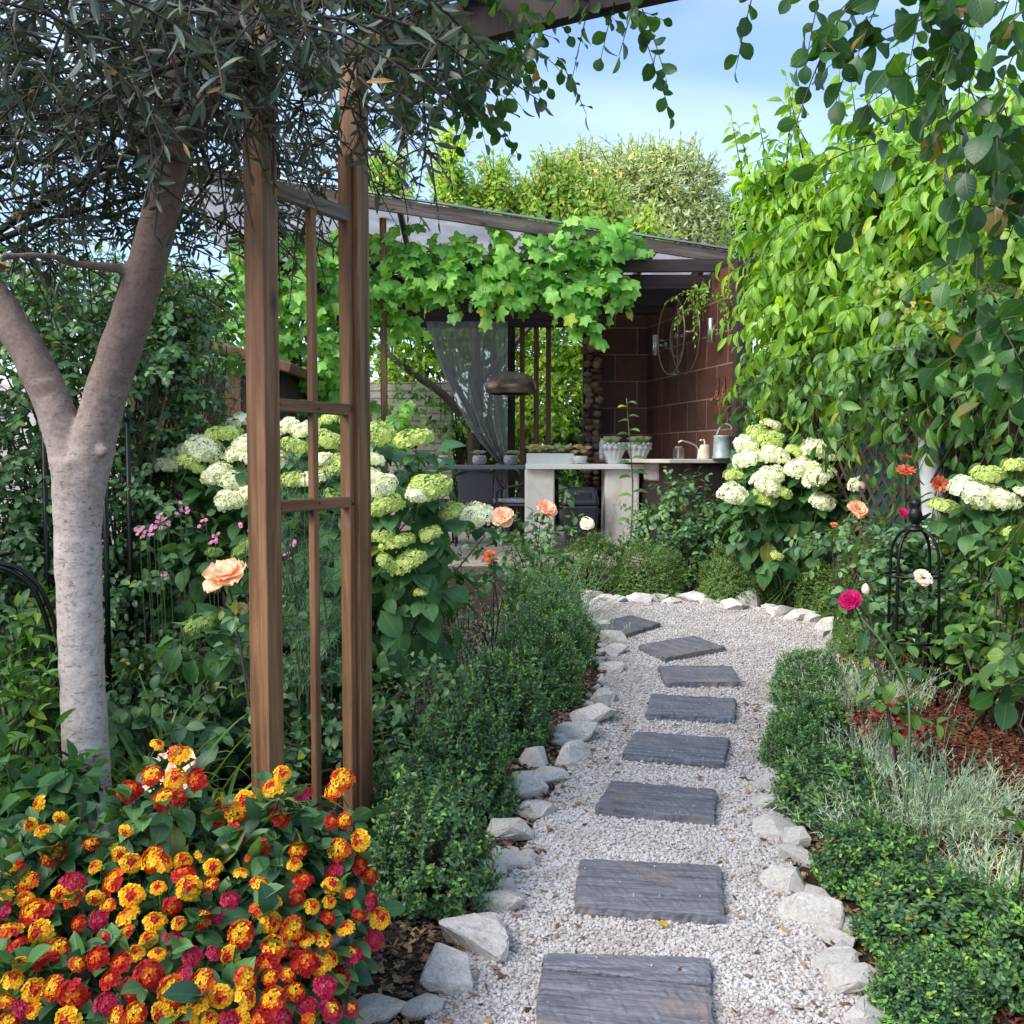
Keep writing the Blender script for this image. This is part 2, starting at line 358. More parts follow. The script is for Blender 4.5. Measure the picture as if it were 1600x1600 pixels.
M['twig'] = plain('twig', (.075, .055, .035), .8)
M['greenstem'] = plain('green_stem', (.075, .14, .045), .5)
M['redstem'] = plain('dark_stem', (.06, .04, .03), .6)
M['iron'] = plain('black_iron', (.008, .008, .010), .4, .3, spec=.5)
M['white'] = plain('white_ceramic', (.70, .70, .69), .4, 0, .06)
M['greyrattan'] = plain('charcoal_rattan', (.022, .022, .030), .45)
M['cushion'] = plain('cushion_cloth', (.42, .40, .42), .9, 0, .2, 30)
M['steel'] = plain('brushed_steel', (.5, .5, .5), .3, 1.0, .1)
M['rustwire'] = plain('aged_metal_wire', (.30, .25, .20), .35, .9, .3)
M['plastic'] = plain('dark_plastic', (.016, .017, .024), .4)
M['tabletop'] = plain('grey_tabletop', (.20, .20, .23), .45, 0, .1)
M['speckle'] = None
# ================================================================ camera, sky, sun
cam = bpy.data.cameras.new('camera'); co = bpy.data.objects.new('camera', cam); COL.objects.link(co)
co.location = (0, 0, CZ); co.rotation_euler = (PI/2-PITCH, 0, 0)
cam.sensor_fit = 'HORIZONTAL'; cam.sensor_width = 36; cam.lens = 36.0; cam.clip_end = 2000; cam.clip_start = .05
S.camera = co
SUN_AZ, SUN_EL = math.radians(-120), math.radians(42)      # hazy sun from the left, behind the camera
sd = Vector((math.sin(SUN_AZ)*math.cos(SUN_EL), math.cos(SUN_AZ)*math.cos(SUN_EL), math.sin(SUN_EL)))
sl = bpy.data.lights.new('sun', 'SUN'); sl.energy = 2.4; sl.angle = math.radians(45); sl.color = (1, .93, .82)
so = bpy.data.objects.new('sun', sl); COL.objects.link(so); so.rotation_euler = sd.to_track_quat('Z', 'Y').to_euler()
W = bpy.data.worlds.new('World'); S.world = W; W.use_nodes = True; nt = W.node_tree; nt.nodes.clear()
wo = nt.nodes.new('ShaderNodeOutputWorld'); bg = nt.nodes.new('ShaderNodeBackground')
sky = nt.nodes.new('ShaderNodeTexSky'); sky.sky_type = 'NISHITA'; sky.sun_disc = False
sky.sun_elevation = SUN_EL; sky.sun_rotation = SUN_AZ; sky.air_density = 1.0; sky.dust_density = .6; sky.ozone_density = 1.6
tc = nt.nodes.new('ShaderNodeTexCoord')
mp = nd(nt, 'ShaderNodeMapping', {'Vector': tc.outputs['Generated'], 'Scale': (.8, .8, 3.0), 'Rotation': (.25, .1, .5)})
cl = noise(nt, mp.outputs[0], 1.5, 3, .45, .3)
fac = ramp(nt, cl, [(0,)*3, (.66,)*3], [.38, .72])
skc = mixc(nt, fac, sky.outputs[0], (6.0, 6.7, 7.6))
nt.links.new(skc, bg.inputs[0]); bg.inputs[1].default_value = 0.132
nt.links.new(bg.outputs[0], wo.inputs[0])
vs = S.view_settings; vs.view_transform = 'Standard'; vs.look = 'None'; vs.gamma = 1; vs.exposure = 1.12; vs.use_curve_mapping = False
S.cycles.max_bounces = 12; S.cycles.diffuse_bounces = 8; S.cycles.transmission_bounces = 10; S.cycles.transparent_max_bounces = 12
S.cycles.use_denoising = True
S.cycles.sample_clamp_indirect = 6
# ================================================================ ground
def soilmat(name, cols):
    m, nt, out = newmat(name); v = coords(nt)
    n1 = noise(nt, v, 14, 8, .7); n2 = noise(nt, v, 90, 5, .7)
    c = mixc(nt, .5, ramp(nt, n1, cols, [.3, .5, .7]), ramp(nt, n2, cols, [.35, .5, .65]))
    princ(nt, out, c, .95, bump(nt, mixc(nt, .5, n1, n2), .8, .03), spec=.2); return m
M['soil'] = soilmat('garden_soil', [(.022, .013, .010), (.05, .032, .024), (.10, .07, .055)])
mb = MB()
xs = np.array([-60, -20, -8, -5, -3, -2, -1, 0, 1, 2, 3, 5, 8, 20, 60.]); ys = np.concatenate([[-30, -10, -4], np.arange(-3, 12, 1.), [11.5, 13, 16, 20, 30, 60, 90.]])
X, Y = np.meshgrid(xs, ys); gridmesh(mb, np.stack([X, Y, gz(Y)], -1))
tag(mb.build('ground', M['soil']), kind='structure')
# gravel path outline in pixels of the photograph, turned to ground points
LE = [(700, 1585), (748, 1500), (800, 1415), (838, 1330), (872, 1260), (905, 1200), (935, 1140), (955, 1090), (962, 1040), (950, 1000), (925, 965), (888, 938)]
FE = [(905, 926), (960, 936), (1050, 937), (1130, 943), (1220, 956), (1285, 975)]
RE = [(1306, 990), (1300, 1018), (1240, 1062), (1212, 1130), (1196, 1200), (1188, 1250), (1192, 1300), (1215, 1370), (1235, 1430), (1265, 1500), (1310, 1560), (1350, 1610)]
def gpts(l): return np.array([atg(*p)[:2] for p in l])
Lp, Fp, Rp = gpts(LE), gpts(FE), gpts(RE)
Lp = Lp-np.array([.05, 0]); Rp = Rp+np.array([.06, 0]); Fp = Fp+np.array([0, .05])
poly = np.vstack([[(-.40, .2), (-.33, 1.6)], Lp, Fp, Rp, [(1.04, 1.6), (.9, .2)]])
mb = MB(); c = None
from mathutils.geometry import tessellate_polygon
tri = tessellate_polygon([[Vector((p[0], p[1], 0)) for p in poly]])
mb.add(np.column_stack([poly, gz(poly[:, 1])+.006]), np.array([t[::-1] for t in tri]))
def gravelmat(name):
    m, nt, out = newmat(name); v = coords(nt)
    vo = nd(nt, 'ShaderNodeTexVoronoi', {'Vector': v, 'Scale': 95.0})
    c = ramp(nt, nd(nt, 'ShaderNodeSeparateColor', {0: vo.outputs['Color']}).outputs[0], [(.42, .37, .34), (.52, .48, .45), (.62, .58, .56)])
    c = mixc(nt, ramp(nt, vo.outputs['Distance'], [(0,)*3, (.6,)*3], [.3, .7]), c, (.22, .18, .155))
    princ(nt, out, c, .9, bump(nt, vo.outputs['Distance'], .8, .01), spec=.2); return m
o = tag(mb.build('gravel_path', gravelmat('gravel_bed')), kind='structure')
if o.data.polygons[0].normal.z < 0: o.data.flip_normals()
def inpoly(p, poly):
    x, y = p[:, 0], p[:, 1]; r = np.zeros(len(p), bool); n = len(poly)
    for i in range(n):
        a, b = poly[i], poly[(i+1) % n]
        r ^= ((a[1] > y) != (b[1] > y)) & (x < (b[0]-a[0])*(y-a[1])/(b[1]-a[1]+1e-12)+a[0])
    return r
ico_v = nz(np.array([[0, 1, 1.618], [0, -1, 1.618], [0, 1, -1.618], [0, -1, -1.618], [1, 1.618, 0], [-1, 1.618, 0], [1, -1.618, 0], [-1, -1.618, 0], [1.618, 0, 1], [-1.618, 0, 1], [1.618, 0, -1], [-1.618, 0, -1]]))
ico_f = np.array([[0, 1, 8], [0, 8, 4], [0, 4, 5], [0, 5, 9], [0, 9, 1], [1, 6, 8], [8, 6, 10], [8, 10, 4], [4, 10, 2], [4, 2, 5], [5, 2, 11], [5, 11, 9], [9, 11, 7], [9, 7, 1], [1, 7, 6], [3, 6, 7], [3, 7, 11], [3, 11, 2], [3, 2, 10], [3, 10, 6]])
def pebbles(n, bx, poly, s0, s1):
    p = np.column_stack([R.uniform(bx[0], bx[1], n), R.uniform(bx[2], bx[3], n)]); p = p[inpoly(p, poly)]; N = len(p)
    s = R.uniform(s0, s1, N)
    V = ico_v[None]*R.uniform(.72, 1.28, (N, 12, 1))*R.uniform(.75, 1.15, (N, 1, 3))
    a = R.uniform(0, 6.28, N); ca, sa = np.cos(a)[:, None], np.sin(a)[:, None]
    V = np.stack([V[..., 0]*ca-V[..., 1]*sa, V[..., 0]*sa+V[..., 1]*ca, V[..., 2]*.75], -1)*s[:, None, None]
    V += np.stack([p[:, 0], p[:, 1], gz(p[:, 1])+.006+R.uniform(-.1, .75, N)*s], -1)[:, None]
    return V.reshape(-1, 3), (ico_f[None]+(np.arange(N)*12)[:, None, None]).reshape(-1, 3)
mb = MB()
mb.add(*pebbles(72000, (-.5, 1.5, 2.2, 4.4), poly, .0038, .0078))
mb.add(*pebbles(80000, (-.5, 2.9, 4.4, 9.2), poly, .0046, .0086))
m, nt, out = newmat('pebble'); g = nd(nt, 'ShaderNodeNewGeometry')
c = ramp(nt, g.outputs['Random Per Island'], [(.27, .215, .19), (.40, .36, .345), (.48, .45, .44), (.54, .515, .51), (.60, .585, .585), (.35, .33, .325)], [0, .06, .25, .55, .9, 1])
v = coords(nt); c = mixc(nt, .7, c, ramp(nt, noise(nt, v, 3.2, 5, .6), [(.80, .74, .70), (1.06, 1.06, 1.06)], [.36, .52]), 'MULTIPLY')
princ(nt, out, c, .75, spec=.3)
tag(mb.build('gravel', m, smooth=False), 'pale pinkish white gravel covering the winding garden path', 'gravel', kind='stuff')
# dry bits lying on the gravel and along its edges
def chips(n, P, s0, s1, flat=.25, lift=.004):
    N = len(P); d = rvec(N)*np.array([1, 1, .35]); d = nz(d); nrm = np.tile([0, 0, 1.], (N, 1))+R.normal(0, .35, (N, 3))
    nrm = nz(nrm-d*np.sum(d*nrm, 1, keepdims=True)); sdv = np.cross(nrm, d); s = R.uniform(s0, s1, N)
    w = R.uniform(.22, .6, N)
    k = np.array([[-1, -1, -1], [1, -1, -1], [1, 1, -1], [-1, 1, -1], [-1, -1, 1], [1, -1, 1], [1, 1, 1], [-1, 1, 1.]])/2
    k = k[None]*(1+R.normal(0, .16, (N, 8, 3)))
    V = P[:, None]+s[:, None, None]*(k[..., 0:1]*d[:, None]+k[..., 1:2]*(w[:, None]*sdv)[:, None]+k[..., 2:3]*flat*nrm[:, None]*w[:, None, None])
    V[..., 2] += lift
    return V.reshape(-1, 3), (BOXF[None]+(np.arange(N)*8)[:, None, None]).reshape(-1, 4)
def scatter(n, bx, test=None, dz=0):
    p = np.column_stack([R.uniform(bx[0], bx[1], n), R.uniform(bx[2], bx[3], n)])
    if test is not None: p = p[test(p)]
    return np.column_stack([p, gz(p[:, 1])+dz])
inner = lambda p: inpoly(p, poly)
edge_d = lambda p: np.min(np.linalg.norm(p[:, None]-np.vstack([Lp, Rp, (Lp[1:]+Lp[:-1])/2, (Rp[1:]+Rp[:-1])/2])[None], axis=2), 1)
P1 = scatter(3600, (-.4, 1.4, 2.3, 5.5), lambda p: inpoly(p, poly) & (R.uniform(0, 1, len(p)) < np.exp(-edge_d(p)/.14)), .012)
P2 = scatter(260, (-.4, 2.6, 2.3, 8.5), inner, .013)
mb = MB(); mb.add(*chips(0, np.vstack([P1, P2]), .007, .028))
m, nt, out = newmat('dry_litter'); g = nd(nt, 'ShaderNodeNewGeometry')
princ(nt, out, ramp(nt, g.outputs['Random Per Island'], [(.06, .03, .018), (.16, .085, .045), (.28, .17, .09), (.38, .26, .12)]), .8)
tag(mb.build('leaf_litter', m, smooth=False), 'brown dry bits scattered over the gravel along its edges', 'litter', kind='stuff')
P3 = scatter(26000, (-.8, 2.2, 2.2, 6.5), lambda p: ~inpoly(p, poly) & (edge_d(p) < .24), .006)
mb = MB(); mb.add(*chips(0, P3, .008, .03)); tag(mb.build('leaf_litter', m, smooth=False), 'dry brown leaf litter under the boxwoods behind the edging rocks', 'litter', kind='stuff')
# bark mulch
def barkmat(name, cols):
    m, nt, out = newmat(name); g = nd(nt, 'ShaderNodeNewGeometry')
    princ(nt, out, ramp(nt, g.outputs['Random Per Island'], cols), .85, spec=.25); return m
notpath = lambda p: ~inpoly(p, poly)
mb = MB(); mb.add(*chips(0, scatter(42000, (1.0, 3.1, 2.4, 7.0), lambda p: notpath(p) & (edge_d(p) > .28), .006), .008, .030))
tag(mb.build('bark_mulch', barkmat('red_bark', [(.05, .014, .008), (.12, .034, .016), (.20, .066, .03), (.27, .12, .065)]), smooth=False), 'reddish brown bark mulch around the lavender', 'mulch', kind='stuff')
mb = MB(); mb.add(*chips(0, scatter(30000, (-2.6, .5, 2.2, 7.6), notpath, .005), .007, .03))
tag(mb.build('bark_mulch', barkmat('grey_bark', [(.03, .018, .014), (.08, .05, .038), (.16, .115, .09), (.25, .2, .165)]), smooth=False), 'greyish brown bark mulch below the big hydrangea', 'mulch', kind='stuff')
# ================================================================ stepping slabs
def slatemat():
    m, nt, out = newmat('grained_slate'); oi = nd(nt, 'ShaderNodeObjectInfo'); tc = nd(nt, 'ShaderNodeTexCoord')
    ov = nd(nt, 'ShaderNodeVectorMath', {0: tc.outputs['Object'], 1: oi.outputs['Random']}, operation='ADD')
    mp = nd(nt, 'ShaderNodeMapping', {'Vector': ov.outputs[0], 'Scale': (5, 70, 70)})
    n1 = noise(nt, mp.outputs[0], 1, 8, .68, .8)
    mp2 = nd(nt, 'ShaderNodeMapping', {'Vector': ov.outputs[0], 'Scale': (9, 22, 22)})
    n2 = noise(nt, mp2.outputs[0], 1, 6, .6, .4)
    c = ramp(nt, n1, [(.05, .05, .06), (.105, .108, .13), (.165, .17, .20), (.23, .235, .265)], [.28, .44, .58, .75])
    c = mixc(nt, .55, c, ramp(nt, n2, [(.6, .58, .6), (1.3, 1.3, 1.34)], [.3, .7]), 'MULTIPLY')
    c = mixc(nt, ramp(nt, noise(nt, ov.outputs[0], 5, 5), [(0,)*3, (.75,)*3], [.5, .7]), c, (.21, .165, .145))
    c = mixc(nt, ramp(nt, noise(nt, ov.outputs[0], 60, 3), [(0,)*3, (.6,)*3], [.68, .74]), c, (.36, .35, .36))
    c = mixc(nt, 1.0, c, ramp(nt, oi.outputs['Random'], [(.85, .85, .9), (1.25, 1.2, 1.15), (1.05, 1.08, 1.15)]), 'MULTIPLY')
    princ(nt, out, c, .62, bump(nt, mixc(nt, .4, n1, n2), .28, .008), spec=.4); return m
M['slate'] = slatemat()
def slab(label, quad, th=.055, dz=.042, seed=0):
    q = np.array([atg(px, py, dz)[:2] for px, py in quad])     # far-left, far-right, near-right, near-left
    c = q.mean(0); rr = np.random.default_rng(seed)
    A, B = 34, 16
    u = np.linspace(0, 1, A)[None, :, None]; v = np.linspace(0, 1, B)[:, None, None]
    G = (q[0]*(1-u)+q[1]*u)*(1-v)+(q[3]*(1-u)+q[2]*u)*v
    jit = rr.normal(0, .0018, (B, A, 2)); jit = (jit+np.roll(jit, 1, 1)+np.roll(jit, 2, 1))*.9
    edge = np.zeros((B, A, 1)); edge[0] = edge[-1] = 1; edge[:, 0] = edge[:, -1] = 1
    G = G+jit*edge
    z = gz(G[..., 1])+dz+rr.normal(0, .0010, (B, A))
    z[0] -= .004; z[-1] -= .004; z[:, 0] -= .004; z[:, -1] -= .004
    top = np.concatenate([G, z[..., None]], -1)
    mb = MB(); gridmesh(mb, top[:, ::1])
    ring = np.concatenate([top[0], top[1:, -1], top[-1, -2::-1], top[-2:0:-1, 0]])
    ctr = np.array([c[0], c[1], 0])
    mid = ring+(ring-ctr)*np.array([.006, .006, 0])+rr.normal(0, .0022, ring.shape); mid[:, 2] = ring[:, 2]-.4*th
    bot = ring.copy(); bot[:, 2] -= th+.02
    n = len(ring); i = np.arange(n); j = (i+1) % n
    mb.add(np.concatenate([ring, mid, bot]), np.concatenate([np.stack([i, i+n, j+n, j], 1), np.stack([i+n, i+2*n, j+2*n, j+n], 1)]))
    e = q[1]-q[0]; ang = math.atan2(e[1], e[0])
    me = mb.mesh('stepping_slab', (c[0], c[1], gz(c[1])+dz), smooth=False); me.transform(Matrix.Rotation(-ang, 4, 'Z'))
    bm = bmesh.new(); bm.from_mesh(me); bmesh.ops.remove_doubles(bm, verts=bm.verts, dist=1e-5); bmesh.ops.recalc_face_normals(bm, faces=bm.faces); bm.to_mesh(me); bm.free()
    o = link('stepping_slab', me, M['slate'], loc=(c[0], c[1], gz(c[1])+dz)); o.rotation_euler = (0, 0, ang)
    return tag(o, label, 'stepping slab', 'slate stepping slabs along the gravel path')
slab('large slate slab with a long crack, closest of the stepping slabs', [(848, 1513), (1109, 1540), (1124, 1690), (826, 1690)], seed=1)
slab('narrow split strip of slate along the far side of the cracked slab', [(850, 1487), (1108, 1494), (1109, 1537), (848, 1510)], seed=2)
slab('broad brownish slate slab, second along the path from the cracked one', [(907, 1340), (1125, 1350), (1131, 1430), (897, 1413)], seed=3)
slab('blue grey oblong slab, third along the path, beside the large flat rocks', [(955, 1218), (1119, 1232), (1116, 1278), (930, 1260)], seed=4)
slab('grey oblong slab, fourth along the path from the cracked one', [(993, 1141), (1140, 1152), (1130, 1190), (972, 1176)], seed=5)
slab('grey oblong slab, fifth along the path, with a thick dark front edge', [(1018, 1083), (1150, 1090), (1148, 1121), (1009, 1114)], th=.05, seed=6)
slab('slab with a slanting short side, sixth along the path', [(1028, 1039), (1143, 1039), (1158, 1064), (1040, 1065)], seed=7)
slab('kite shaped slab turned across the path, second before the curve', [(1085, 992), (1133, 1010), (1040, 1027), (997, 1007)], seed=8)
slab('pointed slab half behind the boxwood where the path curves', [(985, 960), (1033, 973), (968, 993), (912, 978)], seed=9)
SLQ = [[(850, 1487), (1108, 1494), (1124, 1690), (826, 1690)], [(907, 1340), (1125, 1350), (1131, 1430), (897, 1413)], [(955, 1218), (1119, 1232), (1116, 1278), (930, 1260)], [(993, 1141), (1140, 1152), (1130, 1190), (972, 1176)], [(1018, 1083), (1150, 1090), (1148, 1121), (1009, 1114)]]
mb = MB()
for q in SLQ:
    q = np.array([atg(x, y, .042)[:2] for x, y in q]); u, v_ = R.uniform(.02, .98, 16)[:, None], (R.beta(.5, .5, 16))[:, None]
    p = (q[0]*(1-u)+q[1]*u)*(1-v_)+(q[3]*(1-u)+q[2]*u)*v_; n_ = len(p); V = ico_v[None]*R.uniform(.7, 1.25, (n_, 12, 1))*R.uniform(.001, .0038, (n_, 1, 1)); V = V+np.column_stack([p, gz(p[:, 1])+.0445])[:, None]
    mb.add(V.reshape(-1, 3), (ico_f[None]+(np.arange(n_)*12)[:, None, None]).reshape(-1, 3))
tag(mb.build('gravel', bpy.data.materials['pebble'], smooth=False), 'stray grit lying on top of the slate slabs', 'gravel', kind='stuff')
# ================================================================ rocks
def rockmat():
    m, nt, out = newmat('limestone'); tc = nd(nt, 'ShaderNodeTexCoord'); oi = nd(nt, 'ShaderNodeObjectInfo')
    v = nd(nt, 'ShaderNodeVectorMath', {0: tc.outputs['Object'], 1: oi.outputs['Random']}, operation='ADD').outputs[0]
    n1 = noise(nt, v, 9, 8, .65, .6); n2 = noise(nt, v, 45, 6, .7)
    c = ramp(nt, n1, [(.42, .35, .31), (.64, .59, .55), (.77, .74, .71), (.84, .825, .81)], [.24, .38, .52, .72])
    c = mixc(nt, ramp(nt, noise(nt, v, 4.5, 4), [(0,)*3, (.45,)*3], [.56, .72]), c, (.42, .39, .39))
    c = mixc(nt, ramp(nt, noise(nt, v, 5.5, 6, .7), [(0,)*3, (.5,)*3], [.58, .72]), c, (.34, .22, .15))
    mpv = nd(nt, 'ShaderNodeMapping', {'Vector': v, 'Scale': (6, 40, 14), 'Rotation': (.5, .3, .8)})
    c = mixc(nt, .4, c, ramp(nt, noise(nt, mpv.outputs[0], 1, 6, .7), [(.72, .69, .66), (1.25,)*3], [.35, .55]), 'MULTIPLY')
    princ(nt, out, c, .85, bump(nt, mixc(nt, .5, n1, n2), .9, .02), spec=.25); return m
M['rock'] = rockmat()
def rock_mesh(seed, flat=.6):
    rr = np.random.default_rng(seed); bm = bmesh.new()
    n = 16; d = nz(rr.normal(size=(n, 3))); p = d*rr.uniform(.75, 1.15, (n, 1))*np.array([1, rr.uniform(.6, .85), flat*rr.uniform(.75, 1.1)])
    for q in p: bm.verts.new(q)
    r = bmesh.ops.convex_hull(bm, input=bm.verts); 
    bmesh.ops.delete(bm, geom=[v for v in bm.verts if not v.link_faces], context='VERTS')
    bmesh.ops.bevel(bm, geom=list(bm.edges), offset=.13, segments=3, affect='EDGES', profile=.5, clamp_overlap=True)
    bmesh.ops.triangulate(bm, faces=bm.faces); bmesh.ops.subdivide_edges(bm, edges=[e for e in bm.edges if e.calc_length() > .22], cuts=1, use_grid_fill=True)
    bmesh.ops.triangulate(bm, faces=bm.faces)
    bmesh.ops.remove_doubles(bm, verts=bm.verts, dist=.03)
    for v in bm.verts: v.co += Vector(rr.normal(0, .012, 3))
    bmesh.ops.recalc_face_normals(bm, faces=bm.faces)
    me = bpy.data.meshes.new('edging_rock'); bm.to_mesh(me); bm.free()
    me.polygons.foreach_set('use_smooth', [True]*len(me.polygons)); me.materials.append(M['rock'])
    me.set_sharp_from_angle(angle=math.radians(28)) if hasattr(me, 'set_sharp_from_angle') else None
    return me
RM = [rock_mesh(100+i, .62 if i < 8 else .42) for i in range(12)]
def rock(px, py, w, label, group, flat=False, seed=0):
    p = atg(px, py); Yd = p[1]; r = w/F*Yd/2*1.42
    me = RM[8+seed % 4] if flat else RM[seed % 8]
    o = link('edging_rock', me, None, loc=(p[0], p[1], p[2]+r*.16)); rr = np.random.default_rng(seed+50)
    o.scale = (r, r*rr.uniform(.9, 1.2), r*rr.uniform(.85, 1.15)); o.rotation_euler = (rr.uniform(-.2, .2), rr.uniform(-.2, .2), rr.uniform(-.9, .9))
    return tag(o, label, 'rock', group)
ROCKS_A = [(585, 1592, 80, 'flat dark grey rock beside the galvanized lantana pot'), (655, 1583, 52, 'small white rock at the foot of the split grey rock'),
 (690, 1535, 108, 'big split grey rock with a white streaked face beside the gravel'), (742, 1478, 108, 'big rounded grey rock below the closest boxwood'),
 (778, 1420, 70, 'flat white rock between the big rounded rock and the second slab'), (755, 1372, 60, 'grey rock half under the closest boxwood, third from the lantana pot'),
 (778, 1352, 66, 'grey sloping rock tucked behind the brownish upright rock'), (814, 1352, 46, 'brownish upright rock at the edge of the gravel'), (795, 1312, 56, 'small tan wedge of rock beside the second slab'),
 (842, 1272, 62, 'pale rock with a dark hollow in its front'), (818, 1240, 66, 'broad white rock with a flat top below the second boxwood'),
 (858, 1222, 44, 'narrow grey rock standing on edge by the gravel'), (842, 1198, 50, 'square shouldered white rock below the second boxwood'), (893, 1188, 56, 'smooth domed grey rock pushed out onto the gravel'),
 (868, 1160, 40, 'small upright white rock between two boxwoods'), (905, 1152, 60, 'pale lying rock beside the fourth slab'), (930, 1128, 52, 'creased white rock beside the fourth slab'),
 (945, 1096, 44, 'white rock below the third boxwood, level with the fifth slab')]
for i, (px, py, w, lb) in enumerate(ROCKS_A): rock(px, py, w*1.1, lb, 'white rocks along the boxwood edge of the path', seed=i+1, flat=i in (0, 4))
for i, (px, py, w) in enumerate([(940, 1068, 40), (958, 1048, 38), (962, 1022, 36), (955, 1000, 36), (940, 982, 30)]):
    rock(px, py, w, 'small pale rock tucked under the far rounded boxwood', 'small rocks under the far boxwood', seed=i+23)
FAR = [(900, 930, 32), (922, 935, 34), (945, 938, 28), (968, 941, 30), (1000, 941, 42), (1030, 938, 28), (1048, 943, 24), (1064, 936, 22), (1085, 939, 46), (1108, 944, 26), (1126, 945, 22),
       (1150, 952, 44), (1203, 952, 26), (1222, 962, 46), (1247, 968, 40), (1272, 972, 34)]
for i, (px, py, w) in enumerate(FAR):
    rock(px, py, w, 'small flat white rock edging the far curve of the path', 'flat rocks along the far curve', seed=i+40, flat=True)
rock(1178, 944, 46, 'largest white rock on the far curve, in front of the box ball', 'flat rocks along the far curve', seed=61)
rock(1298, 986, 44, 'long white rock where the far curve turns back to the boxwoods', 'flat rocks along the far curve', seed=62)
ROCKS_B = [(1216, 1150, 40, 'white rock half hidden by the pale green boxwood'), (1206, 1178, 36, 'little white rock just before the pale green boxwood'), (1200, 1228, 46, 'pale blue white rock beside the third slab'), (1206, 1262, 52, 'white rock with a brown side beside the third slab'),
 (1204, 1300, 60, 'flat creamy rock under the dark boxwood by the lavender'), (1238, 1318, 58, 'cream rock wedged behind the flat creamy one'), (1240, 1345, 54, 'pale rough rock at the corner of the dark boxwood'), (1240, 1392, 74, 'wide sloping grey rock beside the second slab'),
 (1268, 1438, 92, 'large rounded pinkish grey rock beside the second slab'), (1302, 1472, 74, 'grey humped rock after the large pinkish one'), (1305, 1510, 74, 'grey humped rock with a flat face towards the cracked slab'), (1335, 1548, 78, 'white pointed rock under the closest bright boxwood'),
 (1362, 1602, 96, 'lowest grey rock under the closest bright boxwood')]
for i, (px, py, w, lb) in enumerate(ROCKS_B): rock(px, py, w, lb, 'white rocks along the lavender edge of the path', seed=i+70, flat=i == 4)
def filler(line, n, side, lab, grp, s0):
    d = np.concatenate([[0], np.cumsum(np.linalg.norm(np.diff(line, axis=0), axis=1))])
    for i, t in enumerate(np.linspace(.02, .98, n)):
        t = (t+R.uniform(-.02, .02))*d[-1]; p = np.array([np.interp(t, d, line[:, 0]), np.interp(t, d, line[:, 1])])+[side*R.uniform(-.01, .07), R.normal(0, .01)]
        r = R.uniform(.042, .08); o = link('edging_rock', RM[(s0+i) % 12], None, loc=(p[0], p[1], gz(p[1])+r*.15)); o.scale = (r, r*R.uniform(.8, 1.1), r*R.uniform(.7, 1.1)); o.rotation_euler = (R.uniform(-.3, .3), R.uniform(-.3, .3), R.uniform(0, 6.28)); tag(o, lab, 'rock', grp)
filler(Lp, 30, -1, 'small pale stone wedged between the bigger rocks on the hydrangea side', 'small stones wedged along the hydrangea side', 3)
filler(Rp, 24, 1, 'small pale stone wedged between the bigger rocks on the lavender side', 'small stones wedged along the lavender side', 5)
# single fallen leaves
def fallen(px, py, dz, s, mat, label, ang, tm=L_ROSE):
    p = atg(px, py, dz); mb = MB(); a = np.array([[math.cos(ang), math.sin(ang), .12]])
    add_leaves(mb, tm, np.zeros((1, 3)), a, np.array([[0.1, -.2, 1.]]), s)
    o = mb.build('fallen_leaf', mat); o.location = Vector([float(x) for x in p]); return tag(o, label, 'leaf')
fallen(1042, 1448, .022, .05, M['yellow'], 'yellow narrow leaf lying on the gravel between two slabs', 2.0)
fallen(1058, 1522, .038, .055, plain('dry_leaf', (.12, .045, .025), .7), 'curled brown dry leaf lying on the cracked slab', .5)
# ================================================================ wooden arch
def V3(*a): return np.array(a, float)
pN = at(412, 700, 3.2); pF = at(557, 700, 3.66); pd = nz(V3(pF[0]-pN[0], pF[1]-pN[1], 0)); qd = np.array([pd[1], -pd[0], 0])
NP = V3(pN[0], pN[1], gz(3.2)-.05); FP = V3(pF[0], pF[1], gz(3.66)-.05); ATOP = 2.92
arch = thing('garden_arch', 'tall cedar wood garden arch with a ladder side panel over the path entrance', 'garden arch', NP)
for base in (NP, FP):
    for k in range(2):
        b = base+qd*2.35*k
        board('post', b, V3(b[0], b[1], ATOP), .074, .074, M['cedar'], arch, xdir=pd)
        if base is FP and k == 0:
            board('post_batten', b-pd*.052-qd*.004, V3(b[0], b[1], 2.60)-pd*.052-qd*.004, .042, .03, M['cedar'], arch, xdir=qd)
def onp(s, z): return V3(*(NP+(FP-NP)*s)[:2], z)
lz = [at(440, 284, 3.25)[2]-.02, at(440, 632, 3.25)[2], at(443, 792, 3.25)[2]]
sN, sF = .08, .9
for k, z in enumerate((lz[0], lz[1], lz[2])):
    o = board('rail', onp(sN, z)+qd*(.0 if k else .0), onp(sF+.02, z), .034, .046 if k == 0 else .04, M['greywood' if k == 0 else 'cedar'], arch)
mid = onp(.5, 0)
board('slat', V3(mid[0], mid[1], gz(3.4)), V3(mid[0], mid[1], lz[0]-.02), .030, .024, M['cedar'], arch, xdir=pd)
for z in lz[1:]:
    for s_ in (.1, .5, .88):
        c = onp(s_, z+R.normal(0, .004))-qd*0+qd*(.0245); mb = MB(); lathe(mb, [(0, 0), (.0045, 0), (.0045, .0015), (0, .002)], c, 10, ax=np.array(basis(c, c+qd))); mb.build('screw', M['iron'], arch)
